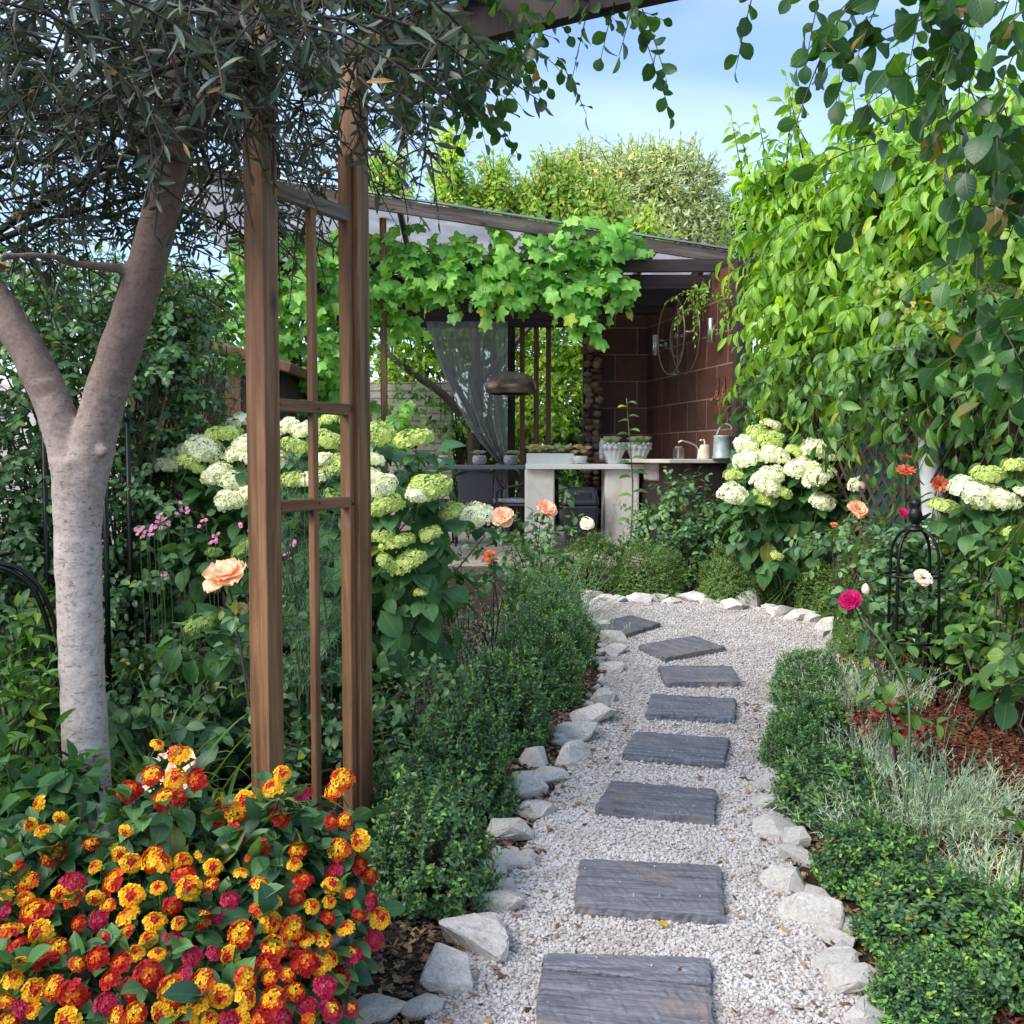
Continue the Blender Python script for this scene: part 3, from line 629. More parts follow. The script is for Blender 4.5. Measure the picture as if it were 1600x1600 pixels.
for base in (NP, FP):
    b0 = base-qd*.22; b1 = base+qd*2.6
    t_ = np.linspace(0, 1, 22)[:, None]; cl_ = b0*(1-t_)+b1*t_; cl_[:, 2] = ATOP+.0+.085*np.sin(t_[:, 0]*PI)
    mb = MB(); sec = np.array([[-.028, -.07], [.028, -.07], [.028, .07], [-.028, .07], [-.028, -.07]])
    gridmesh(mb, cl_[:, None]+sec[None, :, :1]*pd+sec[None, :, 1:]*np.array([0, 0, 1.])); o = mb.build('beam', M['darkwood'], arch, smooth=False)
for t in np.linspace(.1, 2.3, 7):
    a = NP+qd*t-pd*.2; b = FP+qd*t+pd*.2
    board('crosspiece', V3(a[0], a[1], ATOP+.165), V3(b[0], b[1], ATOP+.165), .04, .05, M['darkwood'], arch)
# ================================================================ olive tree
def remeshed(mb, name, mat, parent, voxel=.012, smooth=6, rough=.006, nscale=.09):
    me = mb.mesh('tmp', wl(parent) if parent else (0, 0, 0)); o = bpy.data.objects.new('tmp', me); COL.objects.link(o)
    r = o.modifiers.new('r', 'REMESH'); r.mode = 'VOXEL'; r.voxel_size = voxel
    s = o.modifiers.new('s', 'SMOOTH'); s.iterations = smooth; s.factor = .6
    if rough:
        tx = bpy.data.textures.new('bark_relief', 'CLOUDS'); tx.noise_scale = nscale; tx.noise_depth = 3
        d = o.modifiers.new('d', 'DISPLACE'); d.texture = tx; d.strength = rough*2; d.mid_level = .5
    dg = bpy.context.evaluated_depsgraph_get(); dg.update()
    m2 = bpy.data.meshes.new_from_object(o.evaluated_get(dg)); m2.name = name
    bpy.data.objects.remove(o); bpy.data.meshes.remove(me)
    m2.materials.clear(); m2.polygons.foreach_set('use_smooth', [True]*len(m2.polygons))
    return link(name, m2, mat, parent)
def smoothline(pts, n=24):
    pts = np.asarray(pts, float); t = np.linspace(0, 1, len(pts)); tt = np.linspace(0, 1, n)
    r = np.stack([np.interp(tt, t, pts[:, k]) for k in range(pts.shape[1])], 1)
    for _ in range(n//len(pts)): r[1:-1] = (r[:-2]+2*r[1:-1]+r[2:])/4
    return r
def oliveBark():
    m, nt, out = newmat('olive_bark'); v = coords(nt); 
    v2 = coords(nt, (14, 14, 26)); v3 = coords(nt, (26, 26, 60))
    n1 = noise(nt, v2, 1, 8, .7, .5); n2 = noise(nt, v, 75, 8, .75); n3 = noise(nt, v3, 1.2, 6, .65)
    c = ramp(nt, n2, [(.42, .335, .31), (.62, .53, .505), (.70, .63, .605)], [.32, .48, .66])
    c = mixc(nt, ramp(nt, n3, [(0,)*3, (.7,)*3], [.57, .64]), c, (.17, .125, .115))
    c = mixc(nt, ramp(nt, n1, [(.0,)*3, (.4,)*3], [.54, .7]), c, (.28, .21, .195))
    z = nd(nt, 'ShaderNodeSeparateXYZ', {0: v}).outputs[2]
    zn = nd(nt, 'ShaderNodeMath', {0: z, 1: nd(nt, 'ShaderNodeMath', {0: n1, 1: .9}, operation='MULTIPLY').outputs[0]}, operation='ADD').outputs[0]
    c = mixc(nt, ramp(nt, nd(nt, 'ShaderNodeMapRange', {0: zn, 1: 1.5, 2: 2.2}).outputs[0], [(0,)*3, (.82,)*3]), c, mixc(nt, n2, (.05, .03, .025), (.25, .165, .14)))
    princ(nt, out, c, .85, bump(nt, mixc(nt, .5, n1, n2), .65, .012), spec=.25); return m
OT = at(142, 1330, 3.6); OT[2] = gz(3.6)-.05
olive = thing('olive_tree', 'olive tree with pale forked trunk and dark narrow leaves behind the lantana', 'tree', OT)
mb = MB()
def limb(pix, r0, r1, n=26, sides=20):
    pts = smoothline([at(*p) for p in pix], n); tubes(mb, pts, np.linspace(r0, r1, n), sides)
    return pts
tr = smoothline([V3(OT[0]+.02, OT[1], OT[2])]+[at(*p) for p in [(138, 1250, 3.6), (128, 1050, 3.6), (121, 850, 3.6), (122, 720, 3.6)]], 26)
tubes(mb, tr, np.interp(np.linspace(0, 1, 26), [0, .1, .5, .8, 1], [.098, .084, .076, .080, .090]), 24)
l1 = limb([(122, 770, 3.6), (90, 640, 3.62), (30, 520, 3.65), (-40, 420, 3.7), (-120, 300, 3.7), (-180, 120, 3.75)], .072, .045)
l2 = limb([(128, 770, 3.6), (165, 610, 3.58), (215, 470, 3.55), (252, 330, 3.5), (275, 220, 3.45), (285, 120, 3.4), (260, 0, 3.35)], .078, .045)
l3 = limb([(280, 215, 3.45), (330, 150, 3.3), (390, 90, 3.1), (470, 20, 2.95)], .05, .018)
l4 = limb([(262, 290, 3.5), (215, 200, 3.55), (190, 100, 3.6), (150, -20, 3.6)], .045, .02)
l5 = limb([(215, 470, 3.56), (200, 418, 3.5), (120, 415, 3.4), (80, 398, 3.3), (0, 400, 3.2)], .020, .012)
for (kx, ky, kr) in ((161, 705, .022), (118, 975, .012), (150, 1180, .010), (205, 520, .012), (255, 400, .014), (128, 1290, .016)):
    kc = at(kx, ky, 3.53); mb.add(ico_v*kr*np.array([1, .8, 1.2])+kc, ico_f)
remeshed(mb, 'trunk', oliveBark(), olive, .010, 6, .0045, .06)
# twigs with olive leaves filling the top of the picture
bl = [at(90, 120, 3.4), at(235, 110, 3.0), at(450, 5, 2.9), at(60, 270, 3.7), at(430, 190, 4.1), at(590, 40, 2.75), at(300, 300, 4.0), at(120, 30, 2.7)]
rad = [(.62, .5, .36), (.42, .5, .34), (.46, .5, .24), (.5, .5, .32), (.42, .4, .30), (.34, .35, .15), (.55, .4, .22), (.55, .4, .22)]
B = [list(b)+list(r) for b, r in zip(bl, rad)]
p, n = blobs(B, 800, .1, .95, .2)
D = nz(n*.5+rvec(len(p))*1.1+np.array([.15, -.1, .05]))
P_, A_, N_, S_, C_ = shoots(p, D, R.uniform(.18, .34, len(p)), 10, .2, .1, .85, .0, .07, up=.5, jit=1.0, taper=.2)
mb = MB(); add_leaves(mb, L_OLIVE, P_, A_, N_, S_, ws=R.uniform(.8, 1.25, len(P_)))
# nearer sprays whose leaves read large along the top edge
sp = [(at(60+i*78+R.uniform(-25, 25), R.uniform(-60, 40), R.uniform(1.7, 2.1))) for i in range(9)]+[at(x, y, d) for x, y, d in [(330, 60, 2.0), (480, 40, 2.0), (600, 50, 2.05), (640, 110, 2.2), (120, 70, 1.9), (560, 120, 2.3)]]
sp = np.array(sp); D2 = nz(np.column_stack([R.uniform(-.2, 1, len(sp)), R.normal(0, .3, len(sp)), R.uniform(-.7, .1, len(sp))]))
P2, A2, N2, S2, C2 = shoots(sp, D2, R.uniform(.14, .24, len(sp)), 14, .3, .1, .8, .05, .066, up=.5, jit=.6)
add_leaves(mb, L_OLIVE, P2, A2, N2, S2)
# hanging sprays at the outer edge
sp = np.array([at(x, y, d) for x, y, d in [(615, 150, 3.5), (640, 210, 3.9), (600, 240, 4.1), (500, 220, 4.2), (480, 260, 4.3), (350, 330, 4.2), (420, 360, 4), (300, 420, 4.1), (60, 360, 3.9), (150, 380, 4)]])
P3, A3, N3, S3, C3 = shoots(np.repeat(sp, 5, 0)+R.normal(0, .06, (50, 3)), nz(R.normal(0, 1, (50, 3))+[.3, 0, -.1]), R.uniform(.15, .28, 50), 9, .3, .1, .8, .05, .062, up=.4, jit=.8)
add_leaves(mb, L_OLIVE, P3, A3, N3, S3)
mb.build('crown', M['oliveleaf'], olive)
mb = MB()
for C in (C_, C2, C3): tubes(mb, C, np.array([.004, .0033, .0025, .0014]), 4)
# side branches that carry the twigs
src = np.concatenate([l1[16:], l2[19:], l3[6:], l4[8:]]); k = R.integers(0, len(src), 34); tg = p[R.integers(0, len(p), 34)]
mid_ = (src[k]+tg)/2+R.normal(0, .07, (34, 3)); tubes(mb, np.stack([src[k], (src[k]+mid_)/2+[0, 0, .02], mid_, tg], 1), np.array([.014, .011, .008, .004]), 6)
mb.build('branch', plain('olive_twig', (.035, .026, .022), .8), olive)
# ================================================================ climbing rose over the arch
crose = thing('climbing_rose', 'climbing rose with round leaves hanging from the arch top', 'climbing plant', V3(pN[0]+2.1, pN[1]-1.05, 0))
cs, cd = [], []
def hang(px, py, d, n, dx=.3, dz=-1, spread=.07):
    c = at(px, py, d)
    for _ in range(n):
        cs.append(c+R.normal(0, spread, 3)); cd.append([R.normal(dx, .5), R.normal(0, .5), R.normal(dz, .35)])
# along the beam
for s in np.linspace(0.15, 1.0, 10): c = FP+qd*s; cs += [V3(c[0], c[1], ATOP+.08)+R.normal(0, .09, 3) for _ in range(7 if s < .6 else 2)]; cd += [[R.normal(.2, .6), R.normal(-.1, .6), R.normal(-.35, .5)] for _ in range(7 if s < .6 else 2)]
hang(700, 90, 3.3, 16, .4, -.4, .08); hang(760, 60, 3.25, 8, .5, -.3, .06); hang(650, 40, 3.1, 14, .2, -.2, .1); hang(745, 150, 3.3, 3, .9, -.6, .03); hang(600, 20, 3.0, 10, .2, -.2, .1)
for px, py in ((780, 150), (745, 150)): hang(px, py, 3.2, 1, .5, -.8, .01)
for px in (870, 925, 985, 1010): hang(px, 8, 3.1, 1, .2, -1, .01)
for px in (1010, 1180, 1275): hang(px, -20, 2.9, 1, .1, -1, .01)
P_, A_, N_, S_, C_ = shoots(np.array(cs), np.array(cd), .17, 7, .25, .02, .8, .3, .060, up=.45, jit=.5, taper=.1)
mb = MB(); add_leaves(mb, L_ROUND, P_, A_, N_, S_*.95)
C1 = C_
cs, cd = [], []
for px, py, d, n, sp_ in [(1590, 20, 2.3, 11, .14), (1500, 20, 2.4, 10, .12), (1420, 10, 2.5, 8, .09), (1340, 0, 2.6, 6, .07), (1590, 160, 2.3, 9, .12), (1530, 110, 2.4, 5, .09), (1600, 290, 2.3, 7, .10), (1590, 400, 2.25, 5, .08), (1605, 500, 2.2, 4, .06), (1430, 90, 2.5, 3, .05), (1480, 190, 2.4, 3, .05), (1560, 240, 2.35, 3, .06), (1660, 800, 2.2, 3, .05), (1650, 950, 2.2, 2, .05), (1640, 1060, 2.3, 2, .04), (1650, 1200, 2.4, 1, .03)]:
    hang(px, py, d, n, -.35, -.5, sp_)
P_, A_, N_, S_, C_ = shoots(np.array(cs), np.array(cd), .17, 6, .25, .02, .8, .3, .066, up=.4, jit=.55, taper=.1)
add_leaves(mb, L_ROUND, P_, A_, N_, S_*1.0)
mb.build('foliage', M['roundleaf'], crose)
mb = MB(); tubes(mb, np.concatenate([C1, C_]), np.array([.0018, .0016, .0014, .001]), 4)
for k in range(7):
    a = NP+qd*2.4+R.normal(0, .06, 3); a[2] = gz(2.2); pts = [a]+[at(1640+R.uniform(-30, 60), y, 2.25+R.uniform(-.1, .1)) for y in (1000, 700, 400, 120, -60)]+[at(1480-60*k, -40+R.uniform(-20, 10), 2.6)]
    tubes(mb, smoothline(pts, 26), np.linspace(.011, .005, 26), 6)
for k in range(3):
    tubes(mb, smoothline([FP+qd*(1.9)+[0, 0, ATOP+.1-FP[2]], FP+qd*1.1+[0, 0, ATOP+.16-FP[2]+.02*k], FP+qd*.4+[0, .02*k, ATOP+.1-FP[2]], at(690+30*k, 130, 3.35)], 24), np.linspace(.009, .004, 24), 6)
mb.build('stem', M['twig'], crose)
# ================================================================ lantana in its galvanized pot
LC = at(292, 1560, 2.52); LC[2] = gz(2.5)
lant = thing('lantana', 'lantana bush thick with orange, yellow and crimson flower heads in a galvanized pot', 'flowering plant', LC)
pot = MB(); lathe(pot, [(0, .0), (.37, .0), (.375, .012), (.44, .30), (.452, .315), (.452, .33), (.435, .33), (.42, .29), (0, .29)], LC, 48)
tag(pot.build('galvanized_pot', plain('galvanized_metal', (.26, .27, .30), .45, .6, .3, 14, .1, 60)), 'wide galvanized metal pot holding the lantana', 'pot')
nbl = [(-.05, 0, .30, .48, .36, .18), (-.40, -.05, .32, .32, .34, .13), (-.03, 0, .48, .11, .14, .14), (.20, .02, .44, .09, .12, .13), (.33, .05, .42, .06, .11, .15), (.25, -.05, .27, .15, .26, .2), (-.8, 0, .28, .3, .3, .12), (-.33, 0, .41, .09, .12, .10), (-.1, -.32, .20, .5, .2, .19), (-.6, -.25, .2, .4, .22, .19), (.19, -.25, .2, .16, .2, .2), (-.38, -.44, .24, .36, .10, .16), (.05, -.44, .24, .3, .10, .16)]
nbl = [(LC[0]+b[0], LC[1]+b[1], gz(2.5)+b[2], b[3], b[4], b[5]) for b in nbl]
p, n = blobs(nbl, 1000, .62, 1.06, .75)
ok = n[:, 1] < .55; p, n = p[ok], n[ok]
D = nz(n*.7+np.array([0, -.1, .7])+rvec(len(p))*.35)
P_, A_, N_, S_, C_ = shoots(p-D*.06, D, .12, 8, .15, .15, .95, .25, .092, up=.75, jit=.35, taper=.25, out=n, opposite=True)
mb = MB(); add_leaves(mb, L_OVATE, P_, A_, N_, S_, ws=.95)
p2, n2 = blobs(nbl, 500, .25, .7, .3)
P2, A2, N2, S2, C2 = shoots(p2, nz(n2+rvec(len(p2))*.5+[0, 0, .4]), .12, 6, .1, .2, .95, .2, .07, opposite=True)
add_leaves(mb, L_OVATE, P2, A2, N2, S2)
mb.build('foliage', M['lantleaf'], lant)
mb = MB(); tubes(mb, C_, np.array([.003, .0026, .0022, .002]), 4); tubes(mb, C2, np.array([.003, .0026, .0022, .002]), 4)
k = R.integers(0, len(p), 60); root = np.tile(LC+[0, 0, .28], (60, 1))+R.normal(0, .1, (60, 3))*[1, 1, .2]
tubes(mb, np.stack([root, root*.6+p[k]*.4+[0, 0, .05], root*.25+p[k]*.75+[0, 0, .03], p[k]], 1), np.array([.006, .005, .004, .003]), 5)
mb.build('stem', M['redstem'], lant)
def petal4(mb, c, nrm, r, mi, k=5, cup=.25):
    """small florets: k rounded petals each a quad; c,nrm (N,3)"""
    N = len(c); ref = rvec(N); a = nz(np.cross(nrm, ref)); b = np.cross(nrm, a); th = np.arange(k)*2*PI/k
    d = np.cos(th)[None, :, None]*a[:, None]+np.sin(th)[None, :, None]*b[:, None]; s = np.cross(nrm[:, None], d)
    r = np.broadcast_to(np.asarray(r, float), (N,))[:, None, None]; cc = c[:, None]; nn = nrm[:, None]
    w = .62 if k == 4 else .5
    v = np.stack([cc+d*r*.08, cc+(d*.62-s*w+nn*cup*.7)*r, cc+(d*1.02-s*w*.35+nn*cup)*r, cc+(d*1.02+s*w*.35+nn*cup)*r, cc+(d*.62+s*w+nn*cup*.7)*r], 2).reshape(-1, 3)
    q = np.array([[0, 1, 2, 3], [0, 3, 4, 4]])
    nn_ = N*k; base = (np.arange(nn_)*5)[:, None]
    mi = np.repeat(np.broadcast_to(mi, (N,)), k)
    f = np.concatenate([base+[0, 1, 2, 3]]); mb.add(v, f, mi)
    mb.v.append(np.zeros((0, 3))); mb.f.append(mb.n-len(v)+base+np.array([0, 3, 4])); mb.m.append(mi)
def lantana_head(kind, seed):
    global R
    keep = R; R = np.random.default_rng(seed); mb = MB()
    n = 26; i = np.arange(n)+.5; zc = 1-i/n*.85; ph = i*2.39996
    d = np.stack([np.sqrt(1-zc**2)*np.cos(ph), np.sqrt(1-zc**2)*np.sin(ph), zc], 1); t = i/n
    rr = .0185*(1+R.normal(0, .07, n)); c = d*rr[:, None]*np.array([1.2, 1.2, .55]); c[:, 2] += .004
    nr = nz(d+np.array([0, 0, .25])+R.normal(0, .15, (n, 3)))
    # 0 yellow 1 orange 2 red 3 pink
    if kind == 'sun': mi = np.where(t < .2, 2, 0)
    elif kind == 'fire': mi = np.where(t < .38, 0, np.where(t < .68, 1, 2))
    elif kind == 'ember': mi = np.where(t < .2, 1, 2)
    elif kind == 'rose': mi = np.where(t < .15, 0, np.where(t < .25, 1, 3))
    else: mi = np.where(t < .5, 3, 3)
    flip = R.uniform(0, 1, n) < .08; mi = np.where(flip, np.maximum(mi-1, 0), mi)
    petal4(mb, c, nr, .0078*(.62+.6*np.sqrt(t)), mi, 5, .30)
    tubes(mb, np.stack([d*0, c*.5, c], 1)[::2], np.array([.001, .001, .0012]), 4, mi=mi[::2].repeat(8) if False else 1)
    R = keep
    return mb.mesh('flower_head')
LM = {k: [lantana_head(k, 10+i*7+j) for j in range(2)] for i, k in enumerate(('sun', 'fire', 'ember', 'rose', 'berry'))}
for ms in LM.values():
    for me in ms:
        for m_ in ('yellow', 'orange', 'red', 'pink'): me.materials.append(M[m_])
LFL = [(180, 705, 's'), (262, 762, 's'), (187, 830, 's'), (140, 790, 's'), (385, 885, 'f'), (660, 465, 's'), (745, 500, 'f'), (770, 510, 's'), (550, 655, 'e'), (640, 590, 'f'), (690, 690, 'f'), (835, 605, 'e'), (730, 610, 's'), (740, 680, 'e'), (890, 700, 's'), (1180, 580, 's'), (1145, 645, 's'), (1030, 690, 's'), (895, 755, 'f'), (985, 735, 'f'), (1005, 820, 'e'), (1090, 870, 'e'), (1150, 760, 'e'), (1375, 655, 'f'), (1430, 605, 'f'), (1290, 675, 'b'), (1360, 770, 'e'), (1440, 775, 'f'), (1510, 855, 's'), (1385, 875, 'f'), (1440, 895, 's'), (1230, 910, 'f'), (1215, 965, 's'), (1065, 935, 'f'), (1470, 970, 'e'), (1515, 1010, 'e'), (1355, 1045, 's'), (1435, 1085, 'f'), (1085, 1045, 'f'), (1275, 1125, 's'), (955, 1115, 'b'), (885, 980, 's'), (790, 1060, 's'), (765, 1015, 'e'), (815, 900, 's'), (750, 915, 's'), (650, 910, 'f'), (555, 800, 's'), (530, 890, 's'), (550, 965, 's'), (670, 965, 's'), (555, 1095, 's'), (490, 1040, 'f'), (460, 1135, 'f'), (325, 1110, 'f'), (345, 1205, 'e'), (120, 1110, 's'), (30, 1105, 's'), (130, 1040, 'f'), (45, 1260, 'f'), (180, 1255, 's'), (250, 1320, 'f'), (85, 1380, 's'), (250, 1460, 'f'), (150, 1470, 's'), (30, 1520, 'f'), (170, 1545, 's'), (435, 1275, 'e'), (530, 1260, 'f'), (520, 1375, 'e'), (460, 1520, 'b'), (565, 1455, 'e'), (625, 1410, 'e'), (580, 1555, 'f'), (650, 1200, 's'), (845, 1190, 'f'), (720, 1130, 'e'), (720, 1290, 'b'), (660, 1345, 's'), (800, 1350, 'b'), (880, 1345, 'b'), (960, 1335, 's'), (725, 1470, 'f'), (845, 1440, 'f'), (690, 1550, 's'), (780, 1580, 's'), (1010, 1435, 'f'), (1105, 1440, 'f'), (1010, 1500, 's'), (1120, 1515, 'f'), (1180, 1425, 'f'), (1210, 1490, 'f'), (1060, 1175, 'f'), (1200, 1215, 'f'), (1200, 1300, 'e'), (1350, 1320, 's'), (1490, 1335, 'r'), (1440, 1300, 'r'), (1525, 1240, 'b'), (1545, 1165, 's'), (1515, 1110, 'b'), (1450, 1470, 'r'), (1350, 1555, 'r'), (1430, 1550, 'r'), (1260, 1540, 'b'), (1330, 1470, 'b'), (1240, 1590, 'f'), (960, 1590, 'b'), (1000, 1570, 's'), (1280, 1340, 's'), (1250, 1380, 'e'), (100, 960, 'e'), (60, 890, 'e'), (235, 930, 'f')]
for _ in range(400):
    zx, zy = R.uniform(0, 1500), R.uniform(960, 1600)
    if len(LFL) < 165 and min((zx-a)**2+(zy-b)**2 for a, b, c in LFL) > 62**2: LFL.append((zx, zy, 'sfebss'[R.integers(6)]))
KM = {'s': 'sun', 'f': 'fire', 'e': 'ember', 'r': 'rose', 'b': 'berry'}
stm = MB(); nh = 0; rest = []
cam0 = np.array([0, 0, CZ])
def surf(px, py):                      # where the view meets the mound of the bush
    r = ray(px, py); best = None
    for b in np.array(nbl):
        q = (cam0-b[:3])/b[3:]; dd = r/b[3:]; A = dd@dd; Bq = 2*q@dd; Cq = q@q-1.25; disc = Bq*Bq-4*A*Cq
        if disc > 0:
            t = (-Bq-math.sqrt(disc))/(2*A)
            if best is None or t < best[0]: h = cam0+r*t; best = (t, h, nz((h-b[:3])/b[3:]**2))
    if best is None: return at(px, py, LC[1]-.02), np.array([0, -.5, .8])
    return best[1], best[2]
ordr = sorted(LFL, key=lambda q: -q[1])
for i, (zx, zy, k) in enumerate(ordr):
    px, py = zx/2.6667, 1000+zy/2.6667
    h, nn = surf(px, py); d = nz(nn*.5+[0, -.5, .5]+R.normal(0, .38, 3)); h = h+nz(nn)*.02
    me = LM[KM[k]][i % 2]; s = R.uniform(.62, 1.12)*(1.05 if k in 'ef' else 1)
    x_, y_, z_ = basis(h, h+d)
    o = link('flower_head', me, None, lant); loc = h-np.array(LC)
    o.matrix_basis = Matrix(((x_[0], y_[0], z_[0], loc[0]), (x_[1], y_[1], z_[1], loc[1]), (x_[2], y_[2], z_[2], loc[2]), (0, 0, 0, 1)))@Matrix.Scale(float(s), 4)
    if i >= 100: rest.append(o)
    tubes(stm, np.stack([h-d*.07+[0, 0, -.02], h-d*.03, h]), np.array([.0018, .0016, .0014]), 4)
if rest:                               # past a hundred heads: one mass
    bm = bmesh.new()
    for o in rest: t = o.data.copy(); t.transform(o.matrix_basis); bm.from_mesh(t)
    me = bpy.data.meshes.new('small_flower_heads'); bm.to_mesh(me); bm.free()
    for m_ in ('yellow', 'orange', 'red', 'pink'): me.materials.append(M[m_])
    for o in rest: bpy.data.objects.remove(o)
    tag(link('small_flower_heads', me, None, lant), kind='stuff')
tag(stm.build('flower_stalk', M['greenstem'], lant), kind='stuff')
# ================================================================ boxwoods
def boxwood_parts(seed, rx, rz, sprigs, leaf_s, L, nl, tm, tipfrac=.22, shape=2.6, inner=.35, upw=.75):
    global R
    keep = R; R = np.random.default_rng(seed)
    n = sprigs; d = rvec(n); d[:, 2] = np.abs(d[:, 2])*1.0-.12; d = nz(d)
    r = (np.abs(d[:, 0])**shape+np.abs(d[:, 1])**shape+np.abs(d[:, 2])**shape)**(-1/shape)
    f = np.where(R.uniform(0, 1, n) < inner, R.uniform(.45, .85, n), R.uniform(.86, 1.0, n))
    lump = 1+.10*np.sin(d[:, 0]*5+seed)*np.cos(d[:, 1]*4+seed*2)+.06*np.sin(d[:, 2]*9+d[:, 0]*7)
    p = d*(r*f*lump)[:, None]*np.array([rx, rx, rz]); p[:, 2] = p[:, 2]+.02
    D = nz(d*.75+np.array([0, 0, upw])+rvec(n)*.35)
    p = p-D*L*.6; p[:, 2] = np.maximum(p[:, 2], .01)
    P, A, N, Sz, C = shoots(p, D, R.uniform(.7, 1.25, n)*L, nl, .1, .2, .85, -.05, leaf_s, up=.35, jit=.3, taper=.35, out=d, opposite=True)
    tip = np.tile(np.arange(nl) >= nl-3, n) & np.repeat((R.uniform(0, 1, n) < tipfrac) & (f > .85), nl)
    mb = MB(); add_leaves(mb, tm, P, A, N, Sz, mi=tip.astype(int))
    fol = mb.mesh('foliage'); mb = MB(); tubes(mb, C[::2], np.array([.0022, .002, .0016, .001]), 3)
    k = R.integers(0, n, 26); rt = R.normal(0, rx*.12, (26, 3))*[1, 1, 0]
    tubes(mb, np.stack([rt, rt+p[k]*[.3, .3, .5], p[k]*.8, p[k]], 1), np.array([.008, .006, .004, .002]), 5)
    st = mb.mesh('stem'); R = keep; return fol, st
BXN = [boxwood_parts(20+i, .23, .42, 760, .031, .08, 10, L_BOX, .3) for i in range(3)]
BXL = [boxwood_parts(50+i, .24, .27, 780, .031, .07, 9, L_BOX, .35, 2.0) for i in range(3)]
BXM = [boxwood_parts(30+i, .24, .40, 1500, .024, .045, 8, leaf(3, .55, .5, .5, .2, .1), .3, 2.5, .25, .45) for i in range(2)]
BXF = [boxwood_parts(40+i, .30, .46, 3000, .019, .032, 6, L_DIA, .3, 2.3, .2, .15) for i in range(2)]
for lst, m1 in ((BXN, 'boxleaf'), (BXL, 'boxleaf'), (BXM, 'boxleaf'), (BXF, 'boxleaf_far')):
    for f, s in lst: f.materials.append(M[m1]); f.materials.append(M['boxtip'] if m1 == 'boxleaf' else M['boxleaf_far']); s.materials.append(M['twig'])
G1, G2, G3 = 'boxwoods hedging the hydrangea side of the path', 'boxwoods hedging the lavender side of the path', 'clipped box balls along the far curve'
def boxwood(px, py, Yd, w, top, src, label, group, seed, base_r=None):
    """px centre, top pixel row, real distance Yd, width in pixels"""
    fol, st = src[seed % len(src)]; g = gz(Yd)
    c = at(px, top, Yd); h = c[2]-g; r = w/F*Yd/2
    r0, h0 = (.23, .42) if src is BXN else (.24, .27) if src is BXL else (.24, .40) if src is BXM else (.30, .46)
    o = thing('boxwood', label, 'shrub', (c[0], Yd, g), group)
    link('foliage', fol, None, o); link('stem', st, None, o)
    kw = .84 if group == G1 else .90
    o.scale = (r/r0*kw, r/r0*kw, h/h0*.90); o.rotation_euler = (0, 0, seed*1.7); return o
boxwood(672, 1360, 3.22, 225, 1205, BXN, 'dark glossy boxwood beside the cedar post, closest in its row', G1, 1)
boxwood(640, 1300, 3.75, 170, 1180, BXN, 'low boxwood squeezed between the cedar post and the second boxwood', G1, 5)
boxwood(722, 1200, 3.95, 190, 1075, BXN, 'second boxwood from the cedar post, with loose pale tips', G1, 2)
boxwood(785, 1100, 4.75, 165, 1015, BXN, 'third boxwood from the cedar post, darker and narrow', G1, 3)
boxwood(840, 1060, 5.5, 150, 960, BXM, 'fourth boxwood of the row, under the lavender stalks', G1, 4)
boxwood(872, 1010, 6.3, 130, 925, BXM, 'rounded boxwood bulging towards the two turned slabs', G1, 5)
boxwood(850, 980, 7.1, 150, 890, BXM, 'last boxwood of its row, behind tall lavender stalks', G1, 6)
boxwood(1263, 1080, 5.5, 125, 1010, BXM, 'pale green boxwood at the far end of the lavender row', G2, 7)
boxwood(1268, 1150, 4.75, 145, 1080, BXL, 'loose bright boxwood beside the red leaved plant', G2, 8)
boxwood(1240, 1190, 4.5, 110, 1110, BXM, 'scruffy boxwood reaching out over the gravel edge', G2, 9)
boxwood(1300, 1290, 3.9, 205, 1170, BXL, 'dark green boxwood between the silvery lavender and the gravel', G2, 10)
boxwood(1378, 1400, 3.3, 225, 1280, BXL, 'boxwood leaning over the large pinkish rock', G2, 11)
boxwood(1468, 1490, 2.95, 280, 1355, BXL, 'big glossy boxwood with bright lime tips by the lowest rock', G2, 12)
boxwood(1630, 1560, 2.7, 260, 1390, BXL, 'boxwood cut by the picture edge below the mulch', G2, 13)
boxwood(1450, 1590, 2.55, 210, 1490, BXL, 'small boxwood at the very bottom beside the lowest rock', G2, 14)
for i, (px, Yd, w, top, lb) in enumerate([(842, 9.2, 110, 838, 'box ball behind the rose stems, first along the far curve'), (925, 9.0, 130, 830, 'box ball below the white table leg'), (1012, 8.9, 130, 845, 'wide box ball before the bare gap in the far row'),
        (1143, 8.6, 118, 852, 'round box ball standing alone in front of the far hydrangea'), (1226, 8.5, 74, 876, 'smallest box ball, between two bigger ones'), (1305, 8.1, 128, 870, 'broad box ball closest to the black obelisk'), (1345, 6.6, 110, 950, 'low box mound behind the magenta rose')]):
    boxwood(px, 0, Yd, w, top, BXF, lb, G3, i+1)
# ================================================================ terrace and garden room
FZ = .50
def stonefloor():
    m, nt, out = newmat('terrace_paving'); v = coords(nt)
    b = nd(nt, 'ShaderNodeTexBrick', {'Vector': v, 'Color1': c4((.50, .42, .36)), 'Color2': c4((.40, .34, .29)), 'Mortar': c4((.16, .13, .11)), 'Scale': 1.0, 'Mortar Size': .008, 'Brick Width': .6, 'Row Height': .3})
    n1 = noise(nt, v, 7, 6); c = mixc(nt, .6, b.outputs['Color'], ramp(nt, n1, [(.6,)*3, (1.3,)*3], [.3, .7]), 'MULTIPLY')
    princ(nt, out, c, .75, bump(nt, n1, .3, .01)); return m
mb = MB(); box(mb, (-.4, 12.2, FZ-.2), (6.4, 4.6, .4)); tag(mb.build('terrace', stonefloor(), smooth=False, bevel=.01), kind='structure')
gaz = thing('garden_room', 'open timber garden room with dark beams and a pale sloping sheet roof', 'gazebo', (0, 12, FZ))
BZ = at(800, 441, 11.0)[2]
